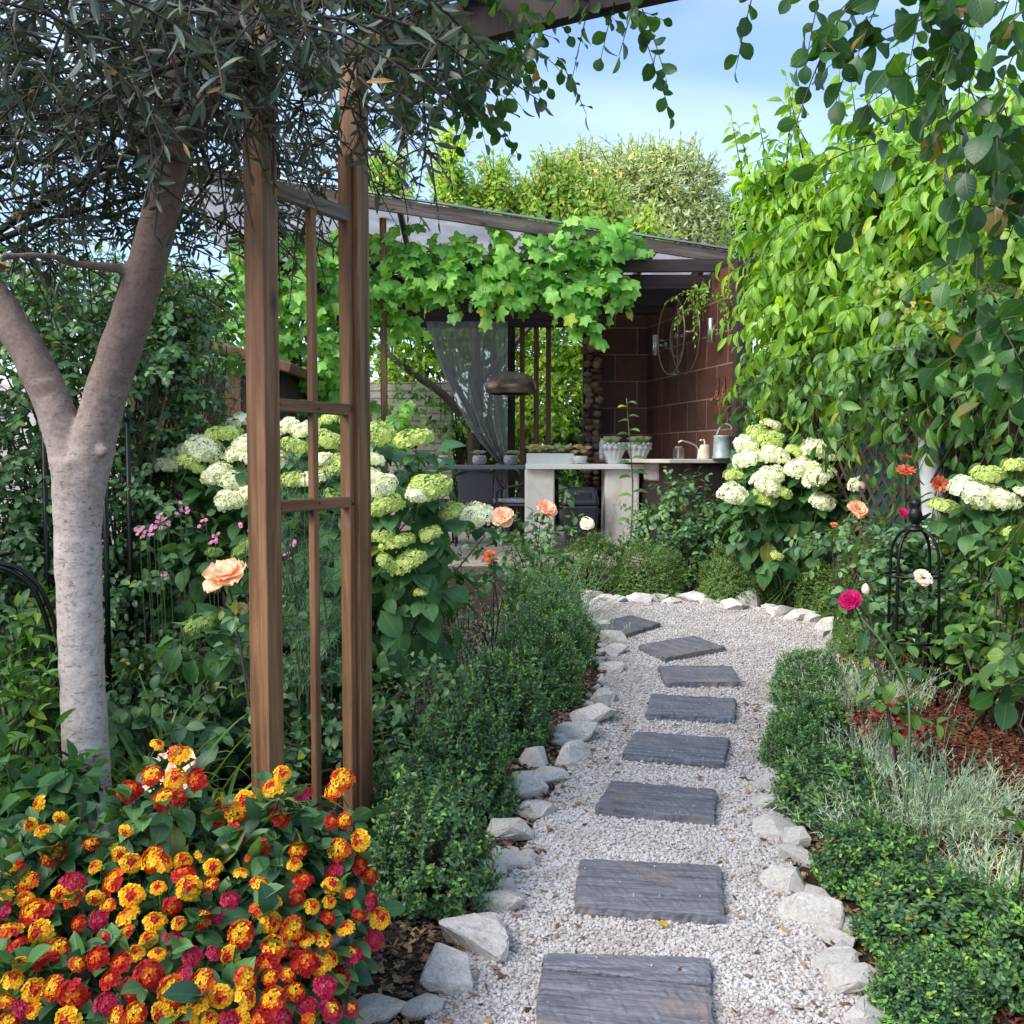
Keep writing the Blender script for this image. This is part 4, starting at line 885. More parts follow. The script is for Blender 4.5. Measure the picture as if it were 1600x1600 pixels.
for i, (Yb, pyb) in enumerate([(11.0, 441), (11.55, 452), (12.1, 462), (12.65, 471), (13.2, 480), (13.75, 488)]):
    z = BZ-.055*i*.2
    board('beam', (-2.7, Yb, z), (2.16 if i > 1 else 2.36, Yb, z), .07, .15, M['darkwood'], gaz, up=(0, 0, 1))
board('fascia', (-2.7, 10.90, BZ+.13), (2.42, 10.75, BZ+.13), .05, .13, M['darkwood'], gaz)
for xx in (-2.6, -1.35, -.1, 1.15, 2.0):
    board('rafter', (xx, 10.95, BZ+.125), (xx, 13.9, BZ+.10), .06, .08, M['darkwood'], gaz)
def pillar(name, px, Yd, w, z0, z1, mat, t=None):
    c = at(px, 600, Yd); return board(name, (c[0], Yd, z0), (c[0], Yd, z1), w, t or w, mat, gaz, xdir=(1, 0, 0))
pillar('post', 600, 10.7, .065, FZ-.1, 4.2, M['cedar'])
pillar('post', 460, 11.1, .10, FZ, BZ, M['darkwood'])
pillar('post', 799, 13.7, .10, FZ, BZ, M['darkwood'])
pillar('post', 921, 12.9, .16, FZ, BZ, M['darkwood'])
pillar('post', 1160, 10.15, .16, FZ, BZ+.06, M['darkwood'])
for px in (816, 838, 857): pillar('slat_post', px, 13.8, .068, FZ, BZ, M['redwood'])
# roof: front edge board and translucent sheet
E0, E1 = at(250, 262, 9.6), at(1142, 400, 11.2)
ed = E1-E0
board('edge_board', E0-[0, 0, .02], E1-[0, 0, .02], .035, .13, M['greywood'], gaz, up=(0, 0, 1))
mb = MB(); tubes(mb, np.array([[E0+[0, -.03, .065], E1+[0, -.03, .065]]])[0], np.array([.016, .016]), 8)
mb.build('edge_trim', M['steel'], gaz)
B0, B1 = V3(E0[0]-.2, 14.0, 3.74), V3(2.3, 13.8, 3.72)
nu, nv = 25, 12
u = np.linspace(0, 1, nu)[None, :, None]; v_ = np.linspace(0, 1, nv)[:, None, None]
G = (E0*(1-u)+E1*u)*(1-v_)+(B0*(1-u)+B1*u)*v_; G = G.copy(); G[..., 2] += .035+.015*np.sin(u[..., 0]*nu*1.3)*np.sin(v_[..., 0]*PI)-.03*np.sin(v_[..., 0]*PI)
m, nt, out = newmat('translucent_sheet'); c = (.66, .66, .69)
v = coords(nt); cc = mixc(nt, 1.0, c, ramp(nt, noise(nt, v, 3, 5), [(.8,)*3, (1.1,)*3], [.3, .7]), 'MULTIPLY')
p = nd(nt, 'ShaderNodeBsdfPrincipled', {'Base Color': cc, 'Roughness': .35}); tr = nd(nt, 'ShaderNodeBsdfTranslucent', {'Color': cc})
mx = nd(nt, 'ShaderNodeMixShader', {0: .75, 1: p.outputs[0], 2: tr.outputs[0]}); nt.links.new(mx.outputs[0], out.inputs[0])
mb = MB(); gridmesh(mb, G); sh = mb.build('roof_sheet', m, gaz); so_ = sh.modifiers.new('thickness', 'SOLIDIFY'); so_.thickness = .012
for k in (.15, .38, .62, .85):
    a = E0*(1-k)+E1*k; b = B0*(1-k)+B1*k; board('roof_rafter', a+[0, .1, -.03], b+[0, 0, -.03], .05, .08, M['greywood'], gaz)
# tiled walls
def tilemat():
    m, nt, out = newmat('rust_brown_tile'); tc = nd(nt, 'ShaderNodeTexCoord'); s = nd(nt, 'ShaderNodeSeparateXYZ', {0: tc.outputs['Object']})
    v = nd(nt, 'ShaderNodeCombineXYZ', {0: s.outputs[0], 1: s.outputs[2], 2: 0.0}).outputs[0]
    b = nd(nt, 'ShaderNodeTexBrick', {'Vector': v, 'Color1': c4((.105, .047, .034)), 'Color2': c4((.06, .03, .025)), 'Mortar': c4((.24, .185, .16)), 'Scale': 1.0, 'Mortar Size': .0075, 'Mortar Smooth': .3, 'Brick Width': .56, 'Row Height': .335, 'Bias': -.1})
    n1 = noise(nt, tc.outputs['Object'], 3.0, 6, .65, .5); n2 = noise(nt, tc.outputs['Object'], 24, 5, .6)
    c = mixc(nt, .75, b.outputs['Color'], ramp(nt, n1, [(.55, .5, .5), (1.5, 1.2, 1.0)], [.32, .68]), 'MULTIPLY')
    c = mixc(nt, .4, c, ramp(nt, n2, [(.7,)*3, (1.3,)*3], [.35, .65]), 'MULTIPLY')
    princ(nt, out, c, .6, bump(nt, b.outputs['Fac'], -.4, .006), spec=.3); return m
M['tile'] = tilemat()
WC, WN = V3(1.706, 13.0, FZ), V3(2.27, 10.2, FZ)
def wallbox(name, p0, p1, h, th, label):
    d = p1-p0; L = np.linalg.norm(d[:2]); mb = MB(); box(mb, (L/2, th/2, h/2), (L, th, h)); o = mb.build(name, M['tile'], None, smooth=False, bevel=.006)
    o.location = Vector([float(x) for x in p0]); o.rotation_euler = (0, 0, math.atan2(d[1], d[0])); return tag(o, label, 'wall')
wallbox('tiled_wall', V3(1.02, 13.0, FZ), WC+[.12, 0, 0], 3.15, .12, 'short rust brown tiled wall facing the table beside the log column')
wallbox('tiled_wall', WC+[.0, -.006, 0], WN, 3.0, .12, 'long rust brown tiled wall with the wire rings hung on it')
wd = nz(WN-WC); wn = np.array([wd[1], -wd[0], 0]); wn = wn if wn[0] < 0 else -wn       # towards the room
def onwall(px, z, off=0.0):
    """point on the long wall at that picture column"""
    u_ = (px-800)/F; Q = WC+wn*off; s = (u_*Q[1]-Q[0])/(wd[0]-u_*wd[1]); p = Q+wd*s; return V3(p[0], p[1], z)
def wz(px, py): p = onwall(px, 0); return at(px, py, p[1])[2]
mb = MB(); e = onwall(1146, 0); box(mb, (e[0], e[1]-.02, FZ+1.5), (.025, .03, 3.0)); tag(mb.build('edge_profile', M['steel'], smooth=False), 'thin metal profile strip closing the free end of the tiled wall', 'trim')
# log column
lg = thing('driftwood_column', 'column clad in stacked driftwood ends at the room corner', 'column', V3(at(925, 700, 12.55)[0], 12.55, FZ))
board('core', V3(lg.location.x, 12.6, FZ), V3(lg.location.x, 12.6, BZ-.05), .10, .12, M['darkwood'], lg, xdir=(1, 0, 0))
mb = MB(); z = FZ
while z < BZ-.15:
    for sx in (-1, 1):
        h = R.uniform(.05, .11); cx = lg.location.x+sx*.05+R.normal(0, .012); V = ico_v*np.array([R.uniform(.05, .085), .06, h*.62])*R.uniform(.85, 1.15, (12, 1))
        mb.add(V+np.array([cx, 12.50+R.normal(0, .02), z+R.uniform(0, .05)]), ico_f)
    z += R.uniform(.06, .09)
mb.build('log_ends', barkmat('driftwood', [(.09, .055, .035), (.16, .105, .07), (.24, .17, .12)]), lg, bevel=.006)
# counter with sink
CT = 1.535
ctr = thing('kitchen_counter', 'outdoor kitchen counter with pale worktop along the brown tiles', 'counter', onwall(1080, FZ))
a, b = onwall(1012, CT, .0), onwall(1150, CT, .0)
ax3 = np.array([wd, wn, [0, 0, 1]])
L_ = np.linalg.norm(b-a); mid = (a+b)/2+wn*.36
mb = MB(); box(mb, mid-[0, 0, .02], (L_, .70, .04), ax=ax3); mb.build('worktop', plain('pale_worktop', (.62, .58, .52), .4, 0, .12, 6), ctr, smooth=False, bevel=.006)
mb = MB(); box(mb, V3(1.38, 12.62, CT-.03), (.72, .62, .035)); mb.build('wooden_shelf', M['cedar'], ctr, smooth=False, bevel=.004)
mb = MB(); box(mb, mid-wn*.10-[0, 0, .55], (L_-.1, .40, 1.0), ax=ax3); mb.build('cabinet', M['darkwood'], ctr, smooth=False, bevel=.006)
mb = MB(); sk = onwall(1040, CT-.14, .30); box(mb, sk, (.46, .38, .2), ax=ax3); mb.build('sink', plain('sink_bowl', (.55, .53, .5), .35), ctr, smooth=False, bevel=.03)
mb = MB(); f0 = onwall(1092, CT, .22); fp = [f0, f0+[0, 0, .09], f0-wd*.0+[-.03, 0, .15], f0+wn*.02+[-.16, 0, .20], f0+[-.22, 0, .17]]
lathe(mb, [(0, 0), (.026, 0), (.026, .01), (.02, .02), (.018, .1), (0, .11)], f0, 16); tubes(mb, smoothline(fp, 16), .010, 8); tubes(mb, np.array([f0+[0, 0, .10], f0+[.06, -.02, .15]]), .007, 8)
tag(mb.build('tap', M['steel']), 'chrome mixer tap on the pale worktop', 'tap')
# things standing on the counter
def lobj(name, px, pyb, Yd, prof, mat, label, cat, z=None, n=28, warp=None, smooth=True):
    c = at(px, pyb, Yd); c[2] = z if z is not None else c[2]
    o = thing(name, label, cat, c); mb = MB(); lathe(mb, prof, c, n, warp=warp); mb.build('body', mat, o, smooth); return o, c
p_ = onwall(1108, CT, .2); o, c = lobj('soap_dispenser', 1108, 0, p_[1], [(0, 0), (.045, 0), (.05, .01), (.05, .13), (.04, .145), (.015, .15), (0, .15)], plain('cream_plastic', (.62, .55, .42), .35), 'cream soap dispenser with a white pump on the worktop', 'soap dispenser', CT)
mb = MB(); tubes(mb, smoothline([c+[0, 0, .15], c+[0, 0, .19], c+[-.02, 0, .20], c+[-.05, 0, .19]], 10), .008, 8); mb.build('pump', M['white'], o)
m_tin = plain('blue_grey_tin', (.30, .38, .40), .5, .3, .25, 14)
c = onwall(1128, CT, .16); o = thing('watering_can', 'old blue grey tin watering can on the worktop end', 'watering can', c)
mb = MB(); lathe(mb, [(0, 0), (.10, 0), (.10, .02), (.092, .03), (.085, .22), (.09, .235), (.086, .235), (.08, .22), (0, .20)], c, 28); mb.build('body', m_tin, o)
mb = MB(); tubes(mb, smoothline([c+[.08, 0, .20], c+[.13, -.01, .26], c+[.06, 0, .36], c+[-.02, 0, .33], c+[-.06, 0, .23]], 18), .009, 8); mb.build('handle', m_tin, o)
mb = MB(); q = smoothline([c+[.08, -.03, .05], c+[.16, -.05, .16], c+[.22, -.08, .28]], 10); tubes(mb, q, np.linspace(.022, .012, 10), 10); mb.build('spout', m_tin, o)
mb = MB(); lathe(mb, [(.0, 0), (.012, 0), (.045, .05), (.045, .06), (0, .065)], q[-1], 18, ax=np.array(basis(q[-2], q[-1]))); mb.build('rose', m_tin, o)
c = onwall(1060, CT, .2); mb = MB(); box(mb, c+[0, 0, .06], (.16, .08, .12), ax=ax3); o = thing('sponge_holder', 'small steel sponge box between the tap and the corner', 'box', c); mb.build('body', M['steel'], o, smooth=False, bevel=.01)
mb = MB(); box(mb, c+[0, 0, .125], (.12, .05, .03), ax=ax3); mb.build('sponge', plain('sponge', (.4, .3, .15), .9), o, smooth=False, bevel=.008)
c = V3(at(948, 0, 12.35)[0], 12.35, CT-.012); o = thing('tall_jar', 'tall white jar with a marbled lower half on the wooden shelf', 'jar', c)
mb = MB(); lathe(mb, [(0, 0), (.06, 0), (.064, .01), (.064, .22), (.05, .235), (.05, .26), (.044, .26), (.044, .2), (0, .2)], c, 28); mb.build('body', M['white'], o)
mb = MB(); lathe(mb, [(.0655, .012), (.067, .02), (.067, .10), (.0655, .108)], c, 28); mb.build('marbled_band', plain('marbled_glaze', (.45, .46, .5), .3, 0, .7, 30), o)
# wire rings
rc = onwall(1069, wz(1063, 532), .10); orn = thing('ring_ornament', 'round wire ring ornament hung on the brown tiled wall', 'wall ornament', rc)
def ring(c, r, tr_, n=56, rat=1.0):
    th = np.linspace(0, 2*PI, n+1)[:-1]; P = c+(np.cos(th)[:, None]*wd*r+np.sin(th)[:, None]*np.array([0, 0, r*rat])); P = np.vstack([P, P[:2]]); return P
for nm, off, r in (('outer_ring', .0, .42), ('outer_ring', .17, .42), ('inner_ring', .09, .23)):
    mb = MB(); tubes(mb, ring(rc+wn*off, r, .01), .0085, 8, cap=False); mb.build(nm, M['rustwire'], orn)
mb = MB(); up = np.array([0, 0, 1.])
for a_, b_ in ((rc-wd*.46+wn*.09, rc+wd*.46+wn*.09), (rc-up*.42+wn*.09, rc+up*.42+wn*.09), (rc-up*.42, rc-up*.42+wn*.17), (rc+up*.42, rc+up*.42+wn*.17), (rc-wd*.42, rc-wd*.42+wn*.17), (rc+wd*.42, rc+wd*.42+wn*.17), (rc-wn*.1, rc+wn*.09)):
    tubes(mb, np.array([a_, b_]), .008, 8)
mb.build('cross_bar', M['rustwire'], orn)
mb = MB(); lathe(mb, [(0, 0), (.04, 0), (.045, .01), (.03, .03), (0, .035)], rc+wn*.09, 18, ax=np.array(basis(rc, rc+wn))); mb.build('hub', M['rustwire'], orn)
for px, py, lb in ((1023, 545, 'steel cylinder wall lamp in the tile corner behind the wire rings'), (1109, 522, 'steel cylinder wall lamp in front of the wire rings')):
    c = onwall(px, wz(px, py), .13); o = thing('wall_lamp', lb, 'wall lamp', c, 'steel wall lamps'); L2 = .12
    mb = MB(); lathe(mb, [(0, -L2), (.036, -L2), (.04, -L2+.004), (.04, L2-.004), (.036, L2), (0, L2)], c, 24); mb.build('cylinder', M['steel'], o)
    mb = MB(); tubes(mb, np.array([c-wn*.03, c-wn*.13]), .014, 10); lathe(mb, [(0, 0), (.045, 0), (.045, .015), (0, .02)], c-wn*.13, 20, ax=np.array(basis(c, c+wn))); mb.build('mount', M['steel'], o)
cop = plain('copper_plate', (.24, .10, .065), .45, .7, .4, 20)
for px, lb in ((1119, 'copper wall hook deepest along the tiles'), (1129, 'middle copper wall hook of three, carrying the mesh pod'), (1140, 'copper wall hook at the free end of the tiles')):
    c = onwall(px, wz(1129, 600), .012); o = thing('wall_hook', lb, 'hook', c, 'copper wall hooks')
    mb = MB(); box(mb, c, (.07, .008, .14), ax=ax3); mb.build('plate', cop, o, smooth=False, bevel=.003)
    mb = MB()
    for s_ in (-1, 1):
        q = c+wd*s_*.02-up*.05; tubes(mb, smoothline([q, q-up*.08+wn*.01, q-up*.12+wn*.05+wd*s_*.03, q-up*.08+wn*.08+wd*s_*.045], 12), .006, 6)
    mb.build('prong', cop, o)
c = onwall(1129, wz(1129, 640), .07); o = thing('mesh_pod', 'long copper mesh pod hanging from the middle hook', 'ornament', c)
mb = MB()
for k in range(10):
    for sgn in (1, -1):
        t = np.linspace(0, 1, 18); r = .045*np.sin(PI*(t*.92+.08))**.8; ph = k*.628+sgn*t*3.2
        tubes(mb, np.stack([c[0]+r*np.cos(ph), c[1]+r*np.sin(ph), c[2]+.16-t*.32], 1), .003, 4)
mb.build('mesh_body', cop, o)
mb = MB(); tubes(mb, np.array([c+[0, 0, .16], c+[0, 0, .24]]), .003, 5); mb.build('cord', cop, o)
# bar table: white slab on two stone legs
def stonemat():
    m, nt, out = newmat('pale_stone'); v = coords(nt); n1 = noise(nt, v, 5, 7, .6, .4)
    c = ramp(nt, n1, [(.74, .64, .53), (.84, .79, .72), (.87, .84, .80)], [.3, .5, .7])
    c = mixc(nt, ramp(nt, noise(nt, coords(nt, (4, 4, 1.6)), 1.4, 4), [(0,)*3, (.7,)*3], [.58, .72]), c, (.40, .18, .13))
    princ(nt, out, c, .75, bump(nt, noise(nt, v, 30, 6), .4, .01)); return m
bar = thing('bar_table', 'white stone bar table on two thick pale legs', 'bar table', V3(at(925, 0, 11.9)[0], 11.9, FZ))
x0, x1 = at(822, 0, 11.9)[0], at(1036, 0, 11.9)[0]; BT = at(900, 725, 11.6)[2]
mb = MB(); box(mb, ((x0+x1)/2, 11.9, BT-.03), (x1-x0, .62, .06)); mb.build('tabletop', plain('white_stone_top', (.85, .84, .82), .4, 0, .06, 5), bar, smooth=False, bevel=.008)
for a_, b_ in ((821, 868), (948, 1003)):
    xa, xb = at(a_, 0, 11.75)[0], at(b_, 0, 11.75)[0]
    mb = MB(); box(mb, ((xa+xb)/2, 11.92, (FZ+BT-.06)/2), (xb-xa, .46, BT-.06-FZ)); mb.build('leg', stonemat(), bar, smooth=False, bevel=.02)
# bin
c = V3(at(909, 0, 11.55)[0], 11.55, FZ); o = thing('waste_bin', 'dark plastic swing lid bin under the white bar table', 'bin', c)
zt = at(900, 762, 11.4)[2]-FZ; w_ = 56/F*11.5; 
def taper(mb, c, w0, d0, w1, d1, z0, z1):
    k = np.array([[-w0, -d0, z0], [w0, -d0, z0], [w0, d0, z0], [-w0, d0, z0], [-w1, -d1, z1], [w1, -d1, z1], [w1, d1, z1], [-w1, d1, z1]])*np.array([.5, .5, 1]); mb.add(k+c, BOXF); return mb
mb = taper(MB(), c, w_*.78, .26, w_*.98, .33, 0, zt-.2); mb.build('bin_body', M['plastic'], o, smooth=False, bevel=.025)
mb = taper(MB(), c, w_*1.03, .36, w_*.86, .24, zt-.2, zt); mb.build('lid', M['plastic'], o, smooth=False, bevel=.03)
mb = taper(MB(), c+[0, -.15, 0], w_*.6, .03, w_*.56, .03, zt-.13, zt-.05); mb.build('flap', M['plastic'], o, smooth=False, bevel=.008)
# grey long table
tbl = thing('dining_table', 'long grey garden table behind the rattan chairs', 'table', V3(at(720, 0, 13)[0], 13, FZ))
TT = at(700, 727, 12.7)[2]; xa, xb = at(632, 0, 13)[0], at(834, 0, 13)[0]
mb = MB(); box(mb, ((xa+xb)/2, 13.0, TT-.025), (xb-xa, .95, .05)); mb.build('tabletop', M['tabletop'], tbl, smooth=False, bevel=.008)
for xx in (xa+.12, xb-.12):
    for yy in (12.62, 13.4): board('leg', (xx, yy, FZ), (xx, yy, TT-.05), .07, .07, M['greyrattan'], tbl, xdir=(1, 0, 0))
# rattan chairs
def rattan():
    m, nt, out = newmat('woven_rattan'); tc = nd(nt, 'ShaderNodeTexCoord')
    w1 = nd(nt, 'ShaderNodeTexWave', {'Vector': tc.outputs['Object'], 'Scale': 22.0, 'Distortion': .3}, wave_type='BANDS', bands_direction='X')
    w2 = nd(nt, 'ShaderNodeTexWave', {'Vector': tc.outputs['Object'], 'Scale': 26.0, 'Distortion': .3}, wave_type='BANDS', bands_direction='Z')
    k = mixc(nt, .5, w1.outputs['Color'], w2.outputs['Color'], 'DIFFERENCE')
    princ(nt, out, mixc(nt, k, (.02, .02, .03), (.17, .17, .21)), .45, bump(nt, k, .8, .01)); return m
M['weave'] = rattan()
CS = .84
def chair(px, Yd, rz, label):
    g = thing('rattan_chair', label, 'chair', (0, 0, 0), 'rattan chairs at the grey table')
    sz = .60                           # seat height in this slightly tall set
    th = np.linspace(-.9, .9, 15); zz_ = np.linspace(.0, .44, 9)
    G = np.stack([np.stack([.275*np.sin(th)*(1+.05*z), .30-.10-.30*np.cos(th)*.62+.0*th-.12*z, np.full_like(th, sz+z)], -1) for z in zz_]); G[..., 1] *= 1; G = G.copy()
    G[..., 1] = -.24-.10*np.cos(th)[None]-.10*zz_[:, None]
    mb = MB(); gridmesh(mb, G); bk = mb.build('backrest', M['weave'], g); s2 = bk.modifiers.new('s', 'SOLIDIFY'); s2.thickness = .018
    mb = MB(); box(mb, (0, 0, sz-.03), (.50, .50, .035)); mb.build('seat', M['weave'], g, smooth=False, bevel=.012)
    mb = MB(); box(mb, (0, .01, sz+.025), (.46, .46, .06)); mb.build('cushion', M['cushion'], g, smooth=False, bevel=.025)
    mb = MB(); tubes(mb, smoothline([(-.29, .22, 0), (-.29, .20, sz+.18), (-.31, .02, sz+.23), (-.30, -.20, sz+.26), (-.24, -.36, sz+.45), (0, -.40, sz+.475), (.24, -.36, sz+.45), (.30, -.20, sz+.26), (.31, .02, sz+.23), (.29, .20, sz+.18), (.29, .22, 0)], 60), .016, 8); mb.build('arm_frame', M['greyrattan'], g)
    for s_ in (-1, 1): mb = MB(); tubes(mb, smoothline([(s_*.25, -.30, 0), (s_*.25, -.26, sz*.5), (s_*.26, -.24, sz+.1)], 8), .015, 8); mb.build('leg', M['greyrattan'], g)
    mb = MB(); tubes(mb, smoothline([(-.25, -.28, .3), (-.22, -.30, sz-.08), (0, -.31, sz-.05), (.22, -.30, sz-.08), (.25, -.28, .3)], 20), .012, 8); mb.build('brace', M['greyrattan'], g)
    c = at(px, 0, Yd); g.location = (float(c[0]), Yd, FZ); g.rotation_euler = (0, 0, rz); g.scale = (.95, .95, CS); return g
ch = chair(745, 12.35, -.05, 'charcoal woven rattan chair with its back to the garden')
dup(ch, (float(at(812, 0, 12.55)[0]), 12.55, FZ), 1.1, label='charcoal rattan chair turned sideways beside the white bar leg')
dup(ch, (float(at(660, 0, 12.5)[0]), 12.5, FZ), -.5, label='charcoal rattan chair mostly hidden behind the hydrangea leaves')
# pots on the table
m, nt, out = newmat('speckled_concrete'); v = coords(nt); c_ = mixc(nt, ramp(nt, noise(nt, v, 60, 4), [(0,)*3, (1,)*3], [.5, .6]), (.42, .41, .42), (.14, .14, .155)); princ(nt, out, c_, .85); M['speckle'] = m
m_suc = [leafmat('succulent', [(.24, .34, .22), (.34, .42, .30), (.45, .46, .36)], tf=.15), leafmat('pink_succulent', [(.42, .32, .22), (.52, .40, .28), (.5, .46, .36)], tf=.15)]
def rosette(mb, c, r, mi=0, n=18):
    i = np.arange(n); ph = i*2.4; t = (i+1)/n; el = 1.3-1.15*t
    ax = np.stack([np.cos(ph)*np.cos(el), np.sin(ph)*np.cos(el), np.sin(el)], 1); nr = np.array([0, 0, 1.])-ax*np.sin(el)[:, None]+.001
    add_leaves(mb, leaf(4, .55, .6, .45, .25, -.15), np.tile(c, (n, 1)), ax, nz(nr), r*(.5+.5*t), mi)
for px, lb in ((693, 'speckled round concrete pot beside the hydrangea on the grey table'), (748, 'speckled round concrete pot left of the gathered curtain end'), (798, 'speckled round concrete pot between the curtain end and the trough')):
    c = V3(at(px, 0, 12.75)[0], 12.75, TT); o = thing('succulent_pot', lb, 'plant pot', c, 'speckled pots on the grey table')
    mb = MB(); lathe(mb, [(0, 0), (.06, 0), (.082, .025), (.092, .065), (.085, .105), (.072, .125), (.062, .122), (.06, .10), (0, .10)], c, 28); mb.build('bowl', M['speckle'], o)
    mb = MB()
    for k in range(4): rosette(mb, c+[R.normal(0, .025), R.normal(0, .025), .14], .08)
    mb.build('succulent', m_suc[0], o)
c = V3(at(861, 0, 11.85)[0], 11.85, BT); o = thing('succulent_trough', 'long white trough packed with succulents on the bar table', 'planter', c)
tw = 74/F*11.85
mb = MB(); box(mb, c+[0, 0, .012], (tw, .2, .024))
for s_ in (-1, 1): box(mb, c+[0, s_*.093, .072], (tw, .014, .098)); box(mb, c+[s_*(tw/2-.007), 0, .0725], (.014, .17, .095))
mb.build('trough', M['white'], o, smooth=False, bevel=.004)
mb = MB(); box(mb, c+[0, 0, .065], (tw-.03, .165, .06)); mb.build('potting_soil', M['soil'], o, smooth=False)
mb = MB()
for k in range(46): rosette(mb, c+[R.uniform(-tw/2+.03, tw/2-.03), R.uniform(-.07, .07), .12+R.uniform(0, .07)], R.uniform(.05, .085), int(R.uniform() < .35))
mb.build('succulent', m_suc, o)
c = V3(at(909, 0, 11.72)[0], 11.72, BT); o = thing('teacup_planter', 'white teacup on a saucer planted with a succulent', 'cup', c)
mb = MB(); lathe(mb, [(0, .012), (.05, .012), (.075, .03), (.085, .09), (.082, .092), (.07, .03), (0, .025)], c, 30); mb.build('cup', M['white'], o)
mb = MB(); lathe(mb, [(0, 0), (.06, 0), (.105, .014), (.104, .018), (.06, .008), (0, .008)], c, 30); mb.build('saucer', M['white'], o)
mb = MB(); tubes(mb, smoothline([c+[-.08, 0, .075], c+[-.115, 0, .07], c+[-.11, 0, .04], c+[-.075, 0, .035]], 12), .008, 8); mb.build('handle', M['white'], o)
mb = MB()
for k in range(6): rosette(mb, c+[R.normal(0, .03), R.normal(0, .03), .11+R.uniform(0, .08)], .07)
mb.build('succulent', m_suc[1], o)
def shellwarp(V, th): V = V.copy(); f = 1+.10*np.cos(th*12)[None, :]*np.clip(V[..., 2]/.15, 0, 1); V[..., 0] *= f; V[..., 1] *= f; return V
m_shell = plain('blue_white_shell_glaze', (.44, .44, .48), .5, 0, .45, 28)
for px, lb in ((963, 'ribbed shell bowl planter beside the white jar'), (1002, 'ribbed shell bowl planter above the stained bar leg')):
    c = V3(at(px, 0, 11.75)[0], 11.75, BT); o = thing('shell_bowl', lb, 'planter', c, 'shell bowls on the bar table')
    mb = MB(); lathe(mb, [(0, 0), (.07, 0), (.075, .02), (.10, .10), (.135, .19), (.14, .22), (.125, .23), (.115, .20), (0, .18)], c, 72, warp=shellwarp)
    mb.build('bowl', M['white'], o)
    mb = MB()
    for k in range(26):
        a = k*2*PI/13; zz2 = .18+.045*(k >= 13); lathe(mb, [(0, -.024), (.018, -.016), (.025, 0), (.018, .016), (0, .024)], c+[.136*math.cos(a+.24*(k >= 13)), .136*math.sin(a+.24*(k >= 13)), zz2], 10)
    mb.build('shell_rim', m_shell, o)
    mb = MB()
    for k in range(14): rosette(mb, c+[R.normal(0, .055), R.normal(0, .055), .235+R.uniform(0, .04)], .085)
    mb.build('succulent', m_suc[0], o)
# pendant lamp
m, nt, out = newmat('hammered_bronze'); v = coords(nt); vo = nd(nt, 'ShaderNodeTexVoronoi', {'Vector': v, 'Scale': 55.0})
c_ = ramp(nt, noise(nt, v, 6, 5), [(.16, .12, .095), (.34, .27, .22)], [.3, .7]); princ(nt, out, c_, .38, bump(nt, vo.outputs['Distance'], .35, .006), metal=.85)
c = at(798, 616, 12.0); o = thing('pendant_lamp', 'hammered bronze dome pendant lamp hanging over the table', 'lamp', c)
mb = MB(); lathe(mb, [(.255, 0), (.285, .02), (.30, .06), (.298, .10), (.275, .16), (.22, .215), (.14, .25), (.05, .262), (0, .264)], c, 56); sd_ = mb.build('lamp_shade', m, o); s2 = sd_.modifiers.new('s', 'SOLIDIFY'); s2.thickness = .006
mb = MB(); tubes(mb, np.array([c+[0, 0, .26], V3(c[0], c[1], BZ)]), .006, 6); mb.build('cord', M['iron'], o)
mb = MB(); lathe(mb, [(0, .08), (.04, .085), (.055, .12), (.04, .16), (.02, .18), (.02, .25)], c, 20); mb.build('bulb', M['white'], o)
# gathered curtain
m, nt, out = newmat('sheer_grey_cloth'); d_ = nd(nt, 'ShaderNodeBsdfDiffuse', {'Color': c4((.42, .42, .48))}); tr = nd(nt, 'ShaderNodeBsdfTranslucent', {'Color': c4((.46, .46, .52))}); tp = nd(nt, 'ShaderNodeBsdfTransparent', {'Color': c4((.85, .85, .9))})
m1 = nd(nt, 'ShaderNodeMixShader', {0: .5, 1: d_.outputs[0], 2: tr.outputs[0]})
mx = nd(nt, 'ShaderNodeMixShader', {0: .30, 1: m1.outputs[0], 2: tp.outputs[0]}); nt.links.new(mx.outputs[0], out.inputs[0]); M['sheer'] = m
ys = np.linspace(497, 724, 60); xl = np.interp(ys, [497, 540, 580, 630, 670, 700, 724], [664, 676, 691, 713, 735, 757, 780]); xr = np.interp(ys, [497, 690, 710, 724], [793, 793, 793, 791])
G = np.zeros((60, 150, 3)); uu = np.linspace(0, 1, 150)
for i, y in enumerate(ys):
    k = np.clip((y-497)/227, 0, 1); xs_ = xl[i]+(xr[i]-xl[i])*(uu**(1+.35*k))
    dep = 13.35+.045*np.sin(uu*2*PI*9+.6*np.sin(k*3))*(.6+.5*k)+.02*np.sin(uu*37+k*4)+.10*(1-uu)*np.sin(k*PI)
    sag = 5*np.sin(uu*PI*5)**2*(1-k)*.6
    for j in range(150): G[i, j] = at(xs_[j], y+sag[j], dep[j])
cu = thing('curtain', 'sheer grey eyelet curtain gathered to one side of the room', 'curtain', G[0].mean(0))
mb = MB(); gridmesh(mb, G); mb.build('cloth', M['sheer'], cu)
ys = np.linspace(724, 850, 24); G = np.stack([np.stack([at(783+(uu_-.5)*np.interp(y, [724, 760, 850], [16, 22, 26]), y, 13.35+.04*np.sin(uu_*20)) for uu_ in np.linspace(0, 1, 40)]) for y in ys])
mb = MB(); gridmesh(mb, G); mb.build('cloth_tail', M['sheer'], cu)
for px in (690, 713, 738, 760, 774):
    c = at(px, 508, 13.28); th = np.linspace(0, 2*PI, 17); P = c+np.stack([.022*np.cos(th), 0*th, .022*np.sin(th)], 1); mb = MB(); tubes(mb, P, .006, 6, cap=False); mb.build('eyelet', M['steel'], cu)
